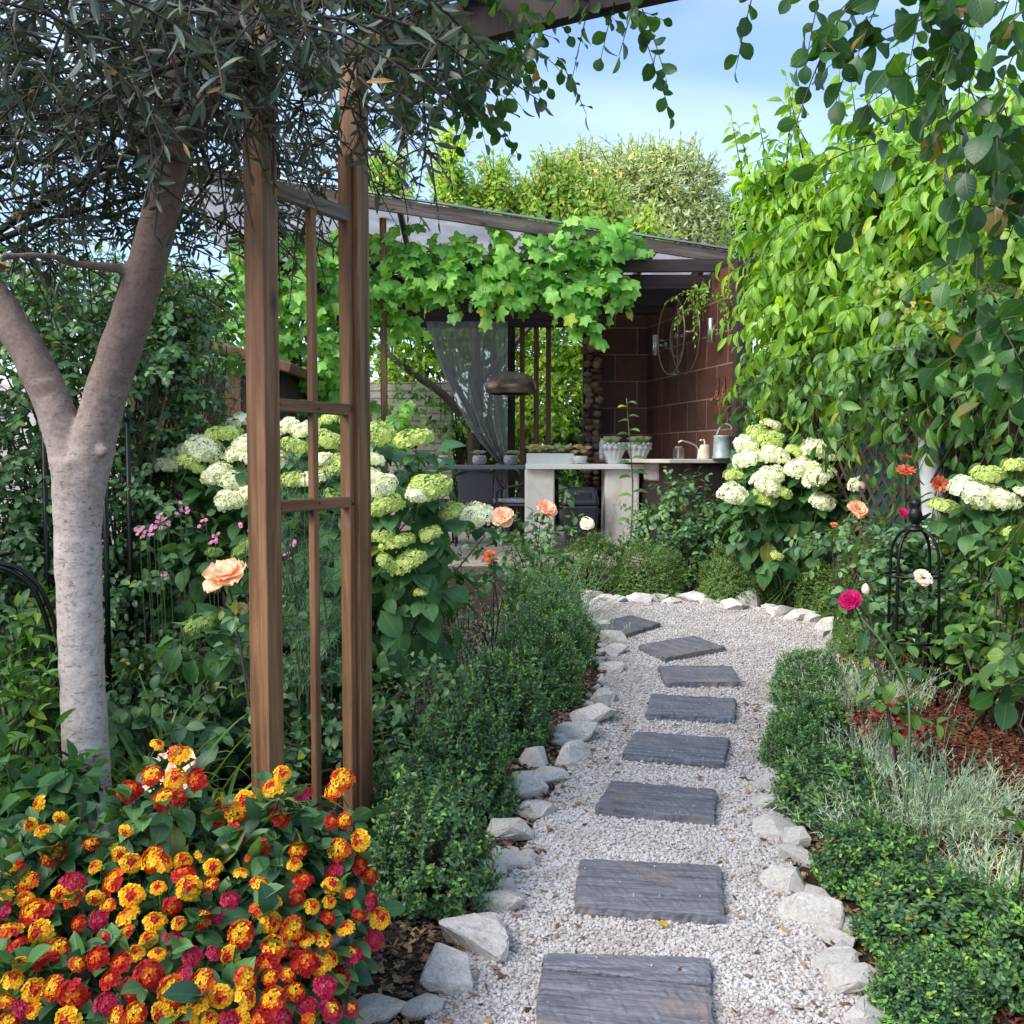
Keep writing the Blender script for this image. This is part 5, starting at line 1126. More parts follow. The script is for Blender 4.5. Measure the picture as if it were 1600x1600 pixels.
mb = MB(); tubes(mb, np.array([at(640, 500, 13.4), at(800, 500, 13.4)]), .010, 8); tag(mb.build('curtain_rod', M['iron']), 'thin dark rod carrying the grey eyelet curtain', 'rod')
# ================================================================ grapevine over the front beam
vine = thing('grapevine', 'grapevine with broad lobed leaves draped over the timber beam', 'vine', V3(at(480, 0, 10.7)[0], 10.7, gz(10.7)))
vp, vd = [], []
def vrow(x0, x1, y0, y1, n, d0=10.5, d1=11.0):
    for _ in range(n): x = R.uniform(x0, x1); y = R.uniform(y0, y1); vp.append(at(x, y, R.uniform(d0, d1))); vd.append([R.normal(0, .7), R.uniform(-1, .1), R.normal(.0, .5)])
vrow(580, 660, 345, 450, 40); vrow(660, 760, 380, 455, 48); vrow(760, 870, 362, 450, 64); vrow(860, 985, 358, 455, 76); vrow(895, 945, 440, 510, 18, 10.5, 10.7)
vrow(355, 570, 365, 480, 110, 10.2, 11.0); vrow(385, 565, 470, 640, 120, 10.3, 11.0); vrow(575, 640, 440, 500, 14); vrow(580, 640, 610, 690, 14, 10.2, 10.6); vrow(690, 880, 440, 475, 16)
for x, y in ((655, 340), (700, 382), (880, 345), (900, 350), (965, 352)): vp.append(at(x, y+12, 10.6)); vd.append([.3, -.2, 1])
vp, vd = np.array(vp), np.array(vd)
P_, A_, N_, S_, C_ = shoots(vp, vd, .22, 4, .35, .1, .8, .75, .172, up=.35, jit=.4, taper=.2); N_ = N_+np.array([0, -.75, .25])
mb = MB(); add_leaves(mb, L_GRAPE, P_, A_+R.normal(0, .25, A_.shape), N_, S_); mb.build('foliage', M['grapeleaf'], vine)
mb = MB(); tubes(mb, C_, np.array([.004, .003, .0025, .002]), 4)
for px in (470, 530): tubes(mb, smoothline([V3(at(px, 0, 10.8)[0], 10.8, gz(10.8)), at(px+8, 640, 10.8), at(px-6, 520, 10.85), at(px+30, 440, 10.85), at(px+160, 420, 10.9), at(px+330, 415, 10.9), at(px+430, 420, 10.9)], 40), np.linspace(.022, .007, 40), 7)
mb.build('stem', M['twig'], vine)
for px, py in ((868, 455), (812, 462), (640, 452), (735, 462)):
    c = at(px, py, 10.55); mb = MB()
    for k in range(34): t = R.uniform(0, 1); rr_ = .035*(1-t)+.008; mb.add(ico_v*.0105+c+[R.normal(0, rr_*.6), R.normal(0, rr_*.6), -.17*t], ico_f)
    mb.build('grape_cluster', plain('green_grapes', (.16, .30, .06), .4), vine)
# thin creeper hanging at the beam end
crp = thing('creeper', 'thin creeper with drooping fronds on the dark beam end', 'creeper', at(1120, 470, 10.4)); sp = np.array([at(1100+R.uniform(-25, 45), 440+R.uniform(-8, 30), 10.45) for _ in range(22)])
P_, A_, N_, S_, C_ = shoots(sp, np.column_stack([R.normal(.1, .5, 22), R.normal(-.2, .2, 22), R.uniform(-1, .1, 22)]), R.uniform(.2, .45, 22), 16, .4, .1, .8, .3, .06, up=.3); mb = MB(); add_leaves(mb, L_DROOP, P_, A_, N_, S_); mb.build('foliage', M['shrubleaf'], crp)
mb = MB(); tubes(mb, C_, np.array([.004, .003, .003, .002]), 4); mb.build('stem', M['twig'], crp)
# ================================================================ flower head meshes
def withR(seed):
    global R
    keep = R; R = np.random.default_rng(seed); return keep
def hyd_head(seed, n=170, flat=.62, r=.1):
    global R
    keep = withR(seed); mb = MB()
    i = np.arange(n)+.5; zc = 1-i/n*1.25; ph = i*2.39996; s = np.sqrt(np.clip(1-zc**2, 0, 1))
    d = np.stack([s*np.cos(ph), s*np.sin(ph), zc], 1)
    a0 = R.uniform(0, 6.28); lump = 1+.10*np.sin(d[:, 0]*5+a0)+.08*np.sin(d[:, 1]*6+a0*2)+R.normal(0, .035, n)
    c = d*r*lump[:, None]*np.array([1, 1, flat]); nr = nz(d*np.array([.8, .8, 1.2])+R.normal(0, .28, (n, 3)))
    petal4(mb, c, nr, R.uniform(.011, .0165, n)*(r/.1), 0, 4, .1)
    tubes(mb, np.stack([c*.1-[0, 0, .04], c*.6-[0, 0, .01], c], 1)[::3], np.array([.0022, .0015, .001]), 3, mi=1)
    R = keep; return mb.mesh('flower_head')
HH = {}
for i, (k, mt, fl) in enumerate((('w', 'hydwhite', .66), ('l', 'hydlime', .5), ('g', 'hydgreen', .48))):
    HH[k] = [hyd_head(200+i*5+j, 190 if k == 'w' else 150, fl) for j in range(3)]
    for me in HH[k]: me.materials.append(M[mt]); me.materials.append(M['greenstem'])
def rose_mesh(seed, layers=((3, .42, 84), (4, .62, 74), (5, .82, 60), (5, 1.0, 40), (4, 1.1, 12)), wavy=.09):
    """open rose of cupped petals, radius 1"""
    global R
    keep = withR(seed); mb = MB(); k0 = 0
    for n, rr, el in layers:
        for k in range(n):
            ph = k*2*PI/n+k0+R.normal(0, .12); e = math.radians(el+R.normal(0, 6)); u = np.linspace(0, 1, 6)[:, None]; v = np.linspace(-1, 1, 7)[None]
            wd_ = (.24+.55*np.sin(u*PI*.62))*rr*.78; wd_ = wd_*np.sqrt(np.clip(1-(u*.98)**5, .02, 1))
            ln = u*rr; ang = e*(1-.55*u**1.5) if el > 30 else e+.5*(.4-u); hgt = np.cumsum(np.full_like(u, 1/6), 0)
            rad = np.cumsum(np.cos(ang)*rr/5.2, 0)-np.cos(ang[0])*rr/5.2+.06; z = np.cumsum(np.sin(ang)*rr/5.2, 0)-math.sin(ang[0, 0])*rr/5.2
            off = v*wd_; cup = .28*(v**2)*wd_
            rip = wavy*np.sin(v*5+R.uniform(0, 6))*u**2
            x = (rad+0*v)-cup*np.cos(e)*.2-cup*.6*(el > 30); y = off*np.ones_like(rad); zz = z+cup*.5+rip
            G = np.stack([x*math.cos(ph)-y*math.sin(ph), x*math.sin(ph)+y*math.cos(ph), zz*np.ones_like(y)], -1); gridmesh(mb, G)
        k0 += .5
    R = keep; return mb.mesh('flower_head')
RO_OPEN = [rose_mesh(300+i) for i in range(2)]
RO_FULL = [rose_mesh(310+i, ((4, .3, 85), (5, .45, 80), (6, .6, 72), (7, .75, 60), (7, .9, 42), (6, 1.0, 20))) for i in range(2)]
RO_SINGLE = [rose_mesh(320, ((3, .25, 78), (4, .5, 60), (5, .95, 38), (5, 1.1, 18)))]
def dahlia_mesh():
    mb = MB(); n = 11
    for ring_, (rr, el) in enumerate(((1.0, 8), (.9, 22))):
        for k in range(n if ring_ == 0 else 6):
            ph = k*2*PI/(n if ring_ == 0 else 6)+ring_*.3; e = math.radians(el)
            add_leaves(mb, leaf(6, .42, .55, .5, .22, -.08), np.zeros((1, 3)), np.array([[math.cos(ph)*math.cos(e), math.sin(ph)*math.cos(e), math.sin(e)]]), np.array([[0, 0, 1.]]), rr, 0)
    i = np.arange(40)+.5; r = .33*np.sqrt(i/40); ph = i*2.4; c = np.stack([r*np.cos(ph), r*np.sin(ph), .12-.6*r**2], 1)
    petal4(mb, c, nz(c*[1, 1, 0]+[0, 0, .3]), .085, 1, 4, .5); return mb.mesh('flower_head')
DAH = dahlia_mesh(); DAH.materials.append(M['dahlia']); DAH.materials.append(M['dahliacore'])
def place(me, parent, c, axis, s, name='flower_head', mats=None, roll=0):
    x, y, z = basis(c, np.asarray(c)+nz(np.asarray(axis, float)))
    if mats is not None and len(me.materials) == 0: me.materials.append(mats)
    o = bpy.data.objects.new(name, me); COL.objects.link(o); o.parent = parent
    loc = np.asarray(c, float)-np.array(wl(parent))
    o.matrix_basis = Matrix(((x[0], y[0], z[0], loc[0]), (x[1], y[1], z[1], loc[1]), (x[2], y[2], z[2], loc[2]), (0, 0, 0, 1)))@Matrix.Rotation(roll, 4, 'Z')@Matrix.Scale(float(s), 4)
    return o
_cm = {}
def colored(me, mat):
    k = (me.name, mat)
    if k not in _cm: c = me.copy(); c.materials.clear(); c.materials.append(M[mat]); _cm[k] = c
    return _cm[k]
# ================================================================ hydrangeas
def hitY(px, py, bl, infl=1.0):
    r = ray(px, py); best = None
    for b in np.array(bl, float):
        q = (cam0-b[:3])/b[3:]; dd = r/b[3:]; A = dd@dd; Bq = 2*q@dd; Cq = q@q-infl; disc = Bq*Bq-4*A*Cq
        if disc > 0:
            t = (-Bq-math.sqrt(disc))/(2*A); best = t if best is None else min(best, t)
    return None if best is None else best*r[1]
def hydrangea(name_label, base, bl, nleaf, leaf_s, heads, seed, under=1.0, mat='hydleaf', grp='white hydrangea bushes'):
    global R
    keep = withR(seed)
    h = thing('hydrangea', name_label, 'hydrangea', base, grp)
    p, n = blobs(bl, nleaf, .45, 1.0, .7); k = n[:, 1] < .6; p, n = p[k], n[k]
    N = len(p); ax = nz(n*.75+np.array([0, -.1, -.45])+R.normal(0, .35, (N, 3))); nr = nz(n*.6+np.array([0, -.25, .85])+R.normal(0, .25, (N, 3)))
    mb = MB(); add_leaves(mb, L_HYD, p, ax, nr, leaf_s*R.uniform(.6, 1.2, N), ws=R.uniform(.9, 1.1, N))
    stems = MB()
    k = R.integers(0, N, min(N, 160)); root = np.tile(base, (len(k), 1))+R.normal(0, .16, (len(k), 3))*[1.6, 1, .1]
    tubes(stems, np.stack([root, root*.55+p[k]*.45+[0, 0, .12], root*.2+p[k]*.8+[0, 0, .06], p[k]], 1), np.array([.006, .005, .004, .0025]), 5)
    for i, (px, py, w, kd, Yd) in enumerate(heads):
        hy = hitY(px, py, bl, 1.25); Yd = Yd if hy is None else min(Yd, hy-.03)
        c = at(px, py, Yd); r = w/F*Yd/2*1.12; d = nz(np.array([R.normal(0, .3), R.normal(-.38, .2), 1.0]))
        place(HH[kd][i % 3], h, c-[0, 0, r*.25], d, r/.108, roll=R.uniform(0, 6))
        b = c-d*r*.5; rt = np.array(base)*.6+np.array([c[0], c[1], base[2]])*.4; tubes(stems, np.stack([rt, rt*.4+b*.6+[0, .02, 0], b-d*.1, b+d*r*.3]), np.array([.006, .005, .004, .004]), 5)
        a = R.uniform(0, 6.28, 4)+np.arange(4)*1.57; pp = np.tile(b-d*.05, (4, 1)); add_leaves(mb, L_HYD, pp, np.stack([np.cos(a), np.sin(a), -.15+0*a], 1), np.tile([0, -.2, 1.], (4, 1)), leaf_s*R.uniform(.6, .95, 4))
    mb.build('foliage', M[mat], h); stems.build('stem', M['greenstem'], h)
    R = keep; return h
B1 = [(*at(625, 850, 5.6), .40, .45, .58), (*at(520, 810, 5.9), .6, .5, .55), (*at(400, 800, 6.1), .5, .5, .5), (*at(610, 960, 5.3), .36, .35, .42), (*at(500, 940, 5.5), .5, .4, .5), (*at(310, 770, 6.2), .4, .4, .36), (*at(350, 920, 5.6), .35, .3, .35)]
H1 = [(372, 655, 36, 'w', 6.4), (350, 672, 52, 'l', 6.1), (385, 690, 40, 'w', 6.2), (320, 695, 56, 'w', 6.0), (285, 705, 44, 'w', 6.2), (300, 722, 50, 'l', 5.8), (262, 722, 40, 'w', 6.0), (362, 775, 50, 'w', 5.5), (365, 748, 40, 'w', 5.9), (340, 735, 44, 'w', 6.0), (398, 765, 44, 'w', 5.7), (395, 715, 38, 'w', 6.2), (410, 675, 34, 'w', 6.3),
      (450, 662, 36, 'w', 6.4), (478, 668, 40, 'w', 6.3), (462, 692, 46, 'l', 5.9), (515, 650, 36, 'l', 6.4), (515, 682, 44, 'l', 6.0), (505, 715, 36, 'w', 6.1), (455, 745, 40, 'l', 5.7), (490, 745, 44, 'w', 5.9), (522, 722, 46, 'l', 5.7), (525, 775, 40, 'g', 5.5), (430, 715, 40, 'w', 6.0), (415, 790, 40, 'w', 5.6),
      (592, 672, 46, 'l', 6.0), (645, 680, 60, 'l', 5.9), (582, 742, 44, 'w', 5.7), (596, 752, 44, 'w', 5.6), (608, 780, 46, 'l', 5.4), (578, 715, 40, 'w', 5.9), (585, 790, 38, 'l', 5.4), (672, 752, 64, 'l', 5.5), (655, 768, 40, 'w', 5.6), (622, 842, 50, 'l', 5.1), (598, 832, 36, 'l', 5.1), (638, 872, 54, 'l', 5.05), (606, 876, 40, 'l', 5.05), (742, 802, 56, 'w', 5.6), (705, 793, 36, 'l', 5.7), (672, 830, 34, 'l', 5.4), (658, 922, 24, 'l', 5.0),
      (382, 852, 42, 'g', 5.2), (334, 860, 26, 'g', 5.4), (372, 705, 40, 'w', 6.1), (548, 660, 34, 'l', 6.2), (560, 700, 40, 'w', 6.0)]
hb = V3(*at(500, 0, 5.9)[:2], gz(5.9)); hydrangea('huge hydrangea with white and lime heads spreading behind the wooden arch', hb, B1, 1250, .165, H1, 31)
hb = V3(*at(330, 0, 4.3)[:2], gz(4.3)); hydrangea('low hydrangea shoot with one green head below the big peach rose', hb, [(*at(320, 1000, 4.3), .16, .14, .10), (*at(360, 1040, 4.3), .12, .12, .10)], 26, .15, [(312, 968, 46, 'g', 4.25)], 36)
B2 = [(*at(1215, 830, 8.5), .42, .36, .42), (*at(1220, 800, 8.6), .42, .36, .52), (*at(1300, 810, 8.4), .42, .36, .45), (*at(1200, 740, 8.7), .32, .3, .4), (*at(1270, 730, 8.6), .36, .3, .36), (*at(1350, 820, 8.3), .35, .3, .4)]
H2 = [(1165, 690, 34, 'w', 8.4), (1186, 672, 34, 'l', 8.7), (1204, 662, 30, 'w', 8.8), (1168, 712, 42, 'w', 8.3), (1207, 707, 44, 'w', 8.3), (1205, 682, 40, 'l', 8.5), (1236, 655, 26, 'l', 8.8), (1146, 738, 30, 'l', 8.3), (1146, 767, 46, 'w', 8.1), (1196, 752, 46, 'w', 8.0), (1203, 740, 42, 'w', 8.15), (1192, 772, 36, 'l', 8.05), (1222, 765, 32, 'l', 8.0), (1246, 703, 34, 'l', 8.3), (1272, 695, 42, 'w', 8.4), (1252, 727, 48, 'w', 8.1), (1278, 738, 46, 'w', 8.0), (1345, 752, 38, 'w', 7.9), (1285, 780, 38, 'w', 8.1), (1290, 705, 34, 'w', 8.3), (1214, 866, 20, 'l', 7.9)]
hb = V3(*at(1250, 0, 8.6)[:2], gz(8.6)); hydrangea('round hydrangea full of white heads between the tiled wall and the roses', hb, B2, 1150, .17, H2, 32)
B3 = [(*at(1540, 860, 5.9), .32, .3, .4), (*at(1600, 820, 5.6), .4, .3, .5), (*at(1500, 830, 6.2), .3, .25, .3)]
H3 = [(1522, 765, 72, 'w', 5.8), (1566, 776, 46, 'w', 5.7), (1545, 735, 46, 'l', 6.0), (1590, 722, 44, 'l', 5.9), (1586, 832, 50, 'l', 5.4), (1478, 788, 50, 'l', 5.9), (1605, 770, 40, 'w', 5.6), (1538, 790, 30, 'l', 5.8), (1640, 800, 60, 'w', 5.5)]
hb = V3(*at(1560, 0, 5.8)[:2], gz(5.8)); hydrangea('hydrangea with lime heads beyond the black obelisk, cut by the picture edge', hb, B3, 260, .15, H3, 33)
# ================================================================ general leafy plants
def bush(name, label, cat, bl, n, L, nl, leaf_s, tmpl, mat, base=None, group=None, droop=.25, g=.15, up=.8, lo=.35, dirup=.4, spread=.8, jit=.4, stem='twig', opp=False, stems=30, stem_r=.006, seed=None, cull=.7, extra=None, build=True, out=True):
    global R
    keep = withR(seed if seed is not None else int(R.integers(1e6)))
    p, nn = blobs(bl, n, lo, 1.0, cull)
    b = np.array(base if base is not None else [np.mean([q[0] for q in bl]), np.mean([q[1] for q in bl]), gz(np.mean([q[1] for q in bl]))], float)
    k = p[:, 2] > gz(p[:, 1])+.02; p, nn = p[k], nn[k]; n = len(p)
    D = nz(nn*.8+np.array([0, 0, dirup])+rvec(n)*.45)
    P, A, N, Sz, C = shoots(p-D*L*.5, D, R.uniform(.7, 1.3, n)*L, nl, droop, .1, spread, g, leaf_s, up=up, jit=jit, out=nn if out else None, opposite=opp)
    k = P[:, 2] > gz(P[:, 1]); P, A, N, Sz = P[k], A[k], N[k], Sz[k]
    t = thing(name, label, cat, b, group); mb = MB(); add_leaves(mb, tmpl, P, A, N, Sz, ws=R.uniform(.85, 1.15, len(P)))
    st = MB(); tubes(st, C, np.array([1, .85, .65, .4])*stem_r*.45, 4)
    k = R.integers(0, n, stems); rt = np.tile(b, (stems, 1))+R.normal(0, .08, (stems, 3))*[1, 1, 0]
    tubes(st, np.stack([rt, rt*.55+p[k]*.45+[0, 0, .08], rt*.2+p[k]*.8+[0, 0, .03], p[k]-D[k]*L*.5], 1), np.array([1.2, 1, .8, .5])*stem_r, 5)
    if extra: extra(mb, st)
    mb.build('crown' if cat == 'tree' else 'foliage', M[mat], t); st.build('trunk' if cat == 'tree' else 'stem', M[stem], t)
    R = keep; return t
def el(px, py, Yd, wx, wy, ry=None):    # ellipsoid from pixel half sizes
    c = at(px, py, Yd); k = Yd/F; return (*c, wx*k, ry if ry else (wx*k+wy*k)/2*.7, wy*k)
# climbing rose hedge at the far side of the olive tree, on iron posts
bush('rose_hedge', 'tall dark climbing rose hedge behind the olive trunk', 'hedge', [el(60, 620, 5.6, 130, 260), el(220, 600, 5.9, 130, 220), el(285, 530, 6.2, 50, 120), el(150, 480, 6.2, 200, 90), el(30, 850, 5.4, 110, 140), el(220, 880, 5.6, 110, 170), el(330, 720, 6.3, 50, 80)], 1500, .30, 10, .062, L_ROSE, 'roseleaf', droop=.35, g=.2, seed=41, stems=70, stem_r=.007, cull=.5)
bush('rose_hedge', 'paler sprays of rose arching beside the wooden shed', 'hedge', [el(320, 480, 6.6, 50, 60), el(290, 450, 6.8, 80, 50), el(370, 560, 7.0, 20, 40)], 85, .34, 11, .066, L_ROSE, 'midleaf', droop=.4, g=.2, seed=42, stems=20)
for px, Yd, lb in ((148, 4.9, 'black iron post behind the olive trunk'), (52, 5.2, 'black iron post by the iron hoop'), (186, 5.4, 'black iron post in the dark rose hedge')):
    c = at(px, 0, Yd); mb = MB(); tubes(mb, np.array([V3(c[0], Yd, gz(Yd)-.05), V3(c[0], Yd, 1.75)]), .014, 8); lathe(mb, [(0, -.02), (.024, 0), (.016, .03), (0, .045)], V3(c[0], Yd, 1.75), 10); tag(mb.build('iron_post', M['iron']), lb, 'post', 'iron posts in the rose hedge')
ih = thing('iron_hoop', 'black iron hoop support arching out at the picture edge', 'plant support', V3(at(0, 0, 3.7)[0], 3.7, gz(3.7)))
for dx in (0, 12): mb = MB(); tubes(mb, smoothline([at(-60+dx, 885-dx*.5, 3.7), at(10+dx, 885-dx*.3, 3.7), at(52+dx, 915, 3.72), at(80+dx, 985, 3.75), V3(at(92+dx, 0, 3.8)[0], 3.8, gz(3.8))], 30), .009, 8); mb.build('hoop', M['iron'], ih)
mb = MB(); tubes(mb, smoothline([at(-60, 885, 3.7), at(-5, 868, 3.68), at(20, 862, 3.66)], 8), .010, 8); mb.build('finial', M['iron'], ih)
# pale pink flowers low in the hedge
pk = thing('pink_phlox', 'pink flowering plant low between the olive trunk and the hydrangea', 'flowering plant', V3(*at(260, 0, 5.0)[:2], gz(5)))
mb = MB(); st = MB()
for px, py in ((218, 832), (228, 822), (250, 808), (245, 816), (240, 822), (262, 812), (290, 800), (282, 795), (322, 812), (330, 845), (336, 838), (382, 828), (448, 862), (456, 850), (254, 895), (232, 836), (162, 845)):
    c = at(px, py, 5.0+R.uniform(-.1, .1)); q = c+R.normal(0, .016, (4, 3)); petal4(mb, q, nz(np.array([0, -.7, .6])+R.normal(0, .3, (4, 3))), .0105, 0, 5, .1); tubes(st, np.stack([V3(c[0], c[1]+.05, gz(5)), c*.5+V3(c[0], c[1]+.05, gz(5))*.5+[.01, 0, 0], c]), .002, 4)
mb.build('blossom', M['lilacpink'], pk); st.build('stem', M['greenstem'], pk)
# bed in front of the hedge
bush('loosestrife', 'broad leaved plant with layered pale leaves at the picture edge', 'plant', [el(40, 1010, 3.9, 60, 50), el(50, 1090, 3.7, 50, 70), el(10, 1180, 3.4, 60, 60)], 46, .26, 12, .105, leaf(6, .34, .6, .8, .14, .4), 'midleaf', seed=43, opp=True, dirup=1.2, droop=.05, stem='greenstem', out=False, stem_r=.009)
bush('dahlia_plant', 'dark broad leaved plant at the foot of the olive trunk', 'plant', [el(50, 1260, 3.2, 80, 60), el(10, 1330, 3.0, 60, 60), el(100, 1240, 3.4, 30, 40)], 55, .2, 7, .12, L_HYD, 'hydleaf', seed=44, dirup=.8, stem='greenstem')
bush('leafy_perennial', 'dark mixed foliage filling the ground behind the big lantana', 'plant', [el(250, 1150, 4.2, 130, 70), el(380, 1130, 4.3, 90, 70), el(300, 1060, 4.8, 140, 60), el(470, 1150, 4.4, 60, 60)], 190, .22, 8, .085, L_OVATE, 'darkleaf', seed=45, dirup=.6)
bush('serrated_perennial', 'pale leaved perennial beside the olive trunk foot', 'plant', [el(205, 1120, 3.95, 40, 35), el(300, 1140, 4.0, 40, 30)], 26, .2, 8, .09, L_OVATE, 'roseleaf_pale', seed=46, dirup=.9, droop=.5)
dl = thing('daylily', 'clump of arching strap leaves to one side of the olive trunk', 'plant', V3(*at(215, 0, 3.85)[:2], gz(3.85)))
mb = MB(); N = 130; c0 = np.array(dl.location); a = R.uniform(0, 6.28, N); D = np.stack([np.cos(a)*.55, np.sin(a)*.4, np.ones(N)], 1); ribbons(mb, c0+R.normal(0, .08, (N, 3))*[1, 1, 0], D, R.uniform(.35, .8, N), .022, R.uniform(.25, .8, N), 8); mb.build('foliage', M['strap'], dl)
dl2 = thing('daylily', 'fountain of strap leaves between the trunk and the cedar post', 'plant', V3(*at(340, 0, 3.8)[:2], gz(3.8)))
mb = MB(); c0 = np.array(dl2.location); N = 70; a = R.uniform(0, 6.28, N); D = np.stack([np.cos(a)*.9, np.sin(a)*.5, np.ones(N)*.8], 1); ribbons(mb, c0+R.normal(0, .06, (N, 3))*[1, 1, 0], D, R.uniform(.35, .7, N), .018, R.uniform(.5, 1, N), 8); mb.build('foliage', M['strap'], dl2)
# fennel through the arch panel
fn = thing('fennel', 'feathery fennel standing inside the arch side panel', 'plant', V3(*at(470, 0, 4.2)[:2], gz(4.2)))
mb = MB(); st = MB()
for k in range(9):
    px = R.uniform(440, 520); b = V3(at(px, 0, 4.2)[0], 4.2+R.normal(0, .08), gz(4.2)); tp = at(px+R.normal(0, 22), R.uniform(640, 900), 4.2)
    q = smoothline([b, b*.5+tp*.5+[R.normal(0, .03), 0, 0], tp], 12); tubes(st, q, np.linspace(.006, .002, 12), 5)
    for j in range(5, 12):
        N = 46; ax = rvec(N)*[1, 1, .7]+[0, 0, .5]; o_ = nz(rvec(3)*[1, 1, .4]+[0, 0, .4])
        for od in o_:
            e = q[j]+od*.13; tubes(st, np.stack([q[j], (q[j]+e)/2+[0, 0, .01], e]), .0015, 3)
            m_ = 26; bs = q[j]+od*R.uniform(.03, .14, (m_, 1)); ribbons(mb, bs, od*.6+rvec(m_)*.8, R.uniform(.03, .075, m_), .0022, .2, 3)
mb.build('foliage', M['fennel'], fn); st.build('stem', M['greenstem'], fn)
bush('rose_bush', 'low rose bush with yellow green young leaves behind the arch posts', 'rose bush', [el(480, 1090, 4.3, 60, 70), el(620, 1090, 4.25, 70, 70), el(560, 1140, 4.2, 80, 60), el(660, 1130, 4.35, 45, 55), el(450, 1180, 4.0, 50, 50), el(620, 1180, 4.0, 60, 45)], 115, .22, 9, .062, L_ROSE, 'roseleaf_pale', seed=47, dirup=.7)
bush('rose_bush', 'dark glossy rose foliage between the arch post and the boxwoods', 'rose bush', [el(690, 1080, 4.7, 70, 45), el(640, 1210, 4.0, 60, 40), el(590, 1240, 3.9, 40, 40)], 80, .22, 9, .055, L_ROSE, 'roseleaf', seed=48)
tag(bush('coleus', 'low dark red leaved plant behind the second boxwood', 'plant', [el(640, 1245, 3.75, 45, 22)], 26, .08, 6, .05, L_OVATE, 'redleaf', seed=49))
# heuchera like cream sprays + lavender
def lavender(label, px, pyb, Yd, n, L, w, spread, bend, stalks, seed, sL=.5, mat='silver', dirx=0):
    global R
    keep = withR(seed); c = V3(at(px, 0, Yd)[0], Yd, gz(Yd)); t = thing('lavender', label, 'lavender', c, 'lavender clumps')
    mb = MB(); wpx = w/F*Yd; b = c+R.normal(0, 1, (n, 3))*[wpx*.28, wpx*.22, 0]; a = nz((b-c)*[1, 1, 0]+1e-6)
    D = a*spread*R.uniform(.2, 1, (n, 1))+np.array([dirx, 0, 1])+R.normal(0, .18, (n, 3)); Ls = R.uniform(.6, 1.15, n)*L
    ribbons(mb, b, D, Ls, .0035, bend*R.uniform(.4, 1.2, n), 5, fold=.4)
    k = np.repeat(np.arange(n), 12); tt = R.uniform(.15, 1, len(k)); pp = b[k]+nz(D)[k]*Ls[k][:, None]*tt[:, None]-np.array([0, 0, 1])*(bend*.8*Ls[k]*tt**2.2)[:, None]
    ribbons(mb, pp, nz(D)[k]*.9+rvec(len(k))*.8, R.uniform(.02, .045, len(k)), .0042, .15, 3)
    mb.build('foliage', M[mat], t)
    st = MB(); bd = MB(); N = stalks; b = c+R.normal(0, 1, (N, 3))*[wpx*.25, wpx*.2, 0]; D = nz(np.stack([R.normal(dirx, .33, N), R.normal(-.1, .25, N), np.ones(N)], 1)); Ls = sL*R.uniform(.65, 1.15, N)
    tt = np.linspace(0, 1, 6)[None, :, None]; P = b[:, None]+D[:, None]*Ls[:, None, None]*tt+np.stack([R.normal(0, .06, N), 0*Ls, -.08*Ls], 1)[:, None]*tt**2; tubes(st, P, np.linspace(.0022, .0014, 6), 4)
    e = P[:, -1]; d2 = nz(P[:, -1]-P[:, -2])
    for j in range(5): petal4(bd, e-d2*.012*j, nz(d2+rvec(N)*.3), .006, 0, 4, .8)
    if N: tag(st.build('stalk', M['fennel'], t), kind='stuff'); tag(bd.build('bud_spike', M['fennel'], t), kind='stuff')
    R = keep; return t
lavender('silvery lavender mound behind the fourth boxwood', 770, 0, 5.9, 300, .32, 150, .8, .25, 26, 51, .5)
lavender('green stalked lavender leaning over the far boxwoods', 850, 0, 6.9, 260, .36, 150, .8, .25, 70, 52, .62, dirx=.18)
lavender('thin grey lavender below the hydrangea edge', 700, 0, 5.2, 140, .28, 80, .6, .25, 14, 53, .4)
lavender('grey lavender beside the obelisk foot', 1365, 0, 5.4, 320, .30, 190, .8, .3, 10, 54, .4)
lavender('silvery lavender spilling over the mulch, largest of its kind', 1480, 0, 3.75, 420, .34, 260, .9, .35, 34, 55, .42)
lavender('silver lavender tuft at the edge of the mulch bed', 1580, 0, 3.2, 160, .26, 160, .9, .4, 10, 56, .32)
lavender('sparse lavender among the red leaves', 1385, 0, 4.35, 110, .26, 120, .7, .3, 16, 57, .36)
hc = thing('cream_spires', 'plant with cream flower sprays beside the hydrangea edge', 'flowering plant', V3(*at(720, 0, 5.6)[:2], gz(5.6)))
mb = MB(); st = MB()
for k in range(16):
    px = R.uniform(680, 770); b = V3(at(720+R.normal(0, 10), 0, 5.6)[0], 5.6, gz(5.6)); tp = at(px, R.uniform(915, 985), 5.6+R.normal(0, .1)); q = smoothline([b, (b+tp)/2+[0, 0, .03], tp], 10); tubes(st, q, .0018, 4)
    N = 24; c = q[4]+(q[-1]-q[4])*R.uniform(0, 1, (N, 1))+R.normal(0, .02, (N, 3)); petal4(mb, c, nz(rvec(N)+[0, -.3, .2]), .007, 0, 4, .5)
mb.build('blossom', M['cream'], hc); st.build('stem', M['redstem'], hc)
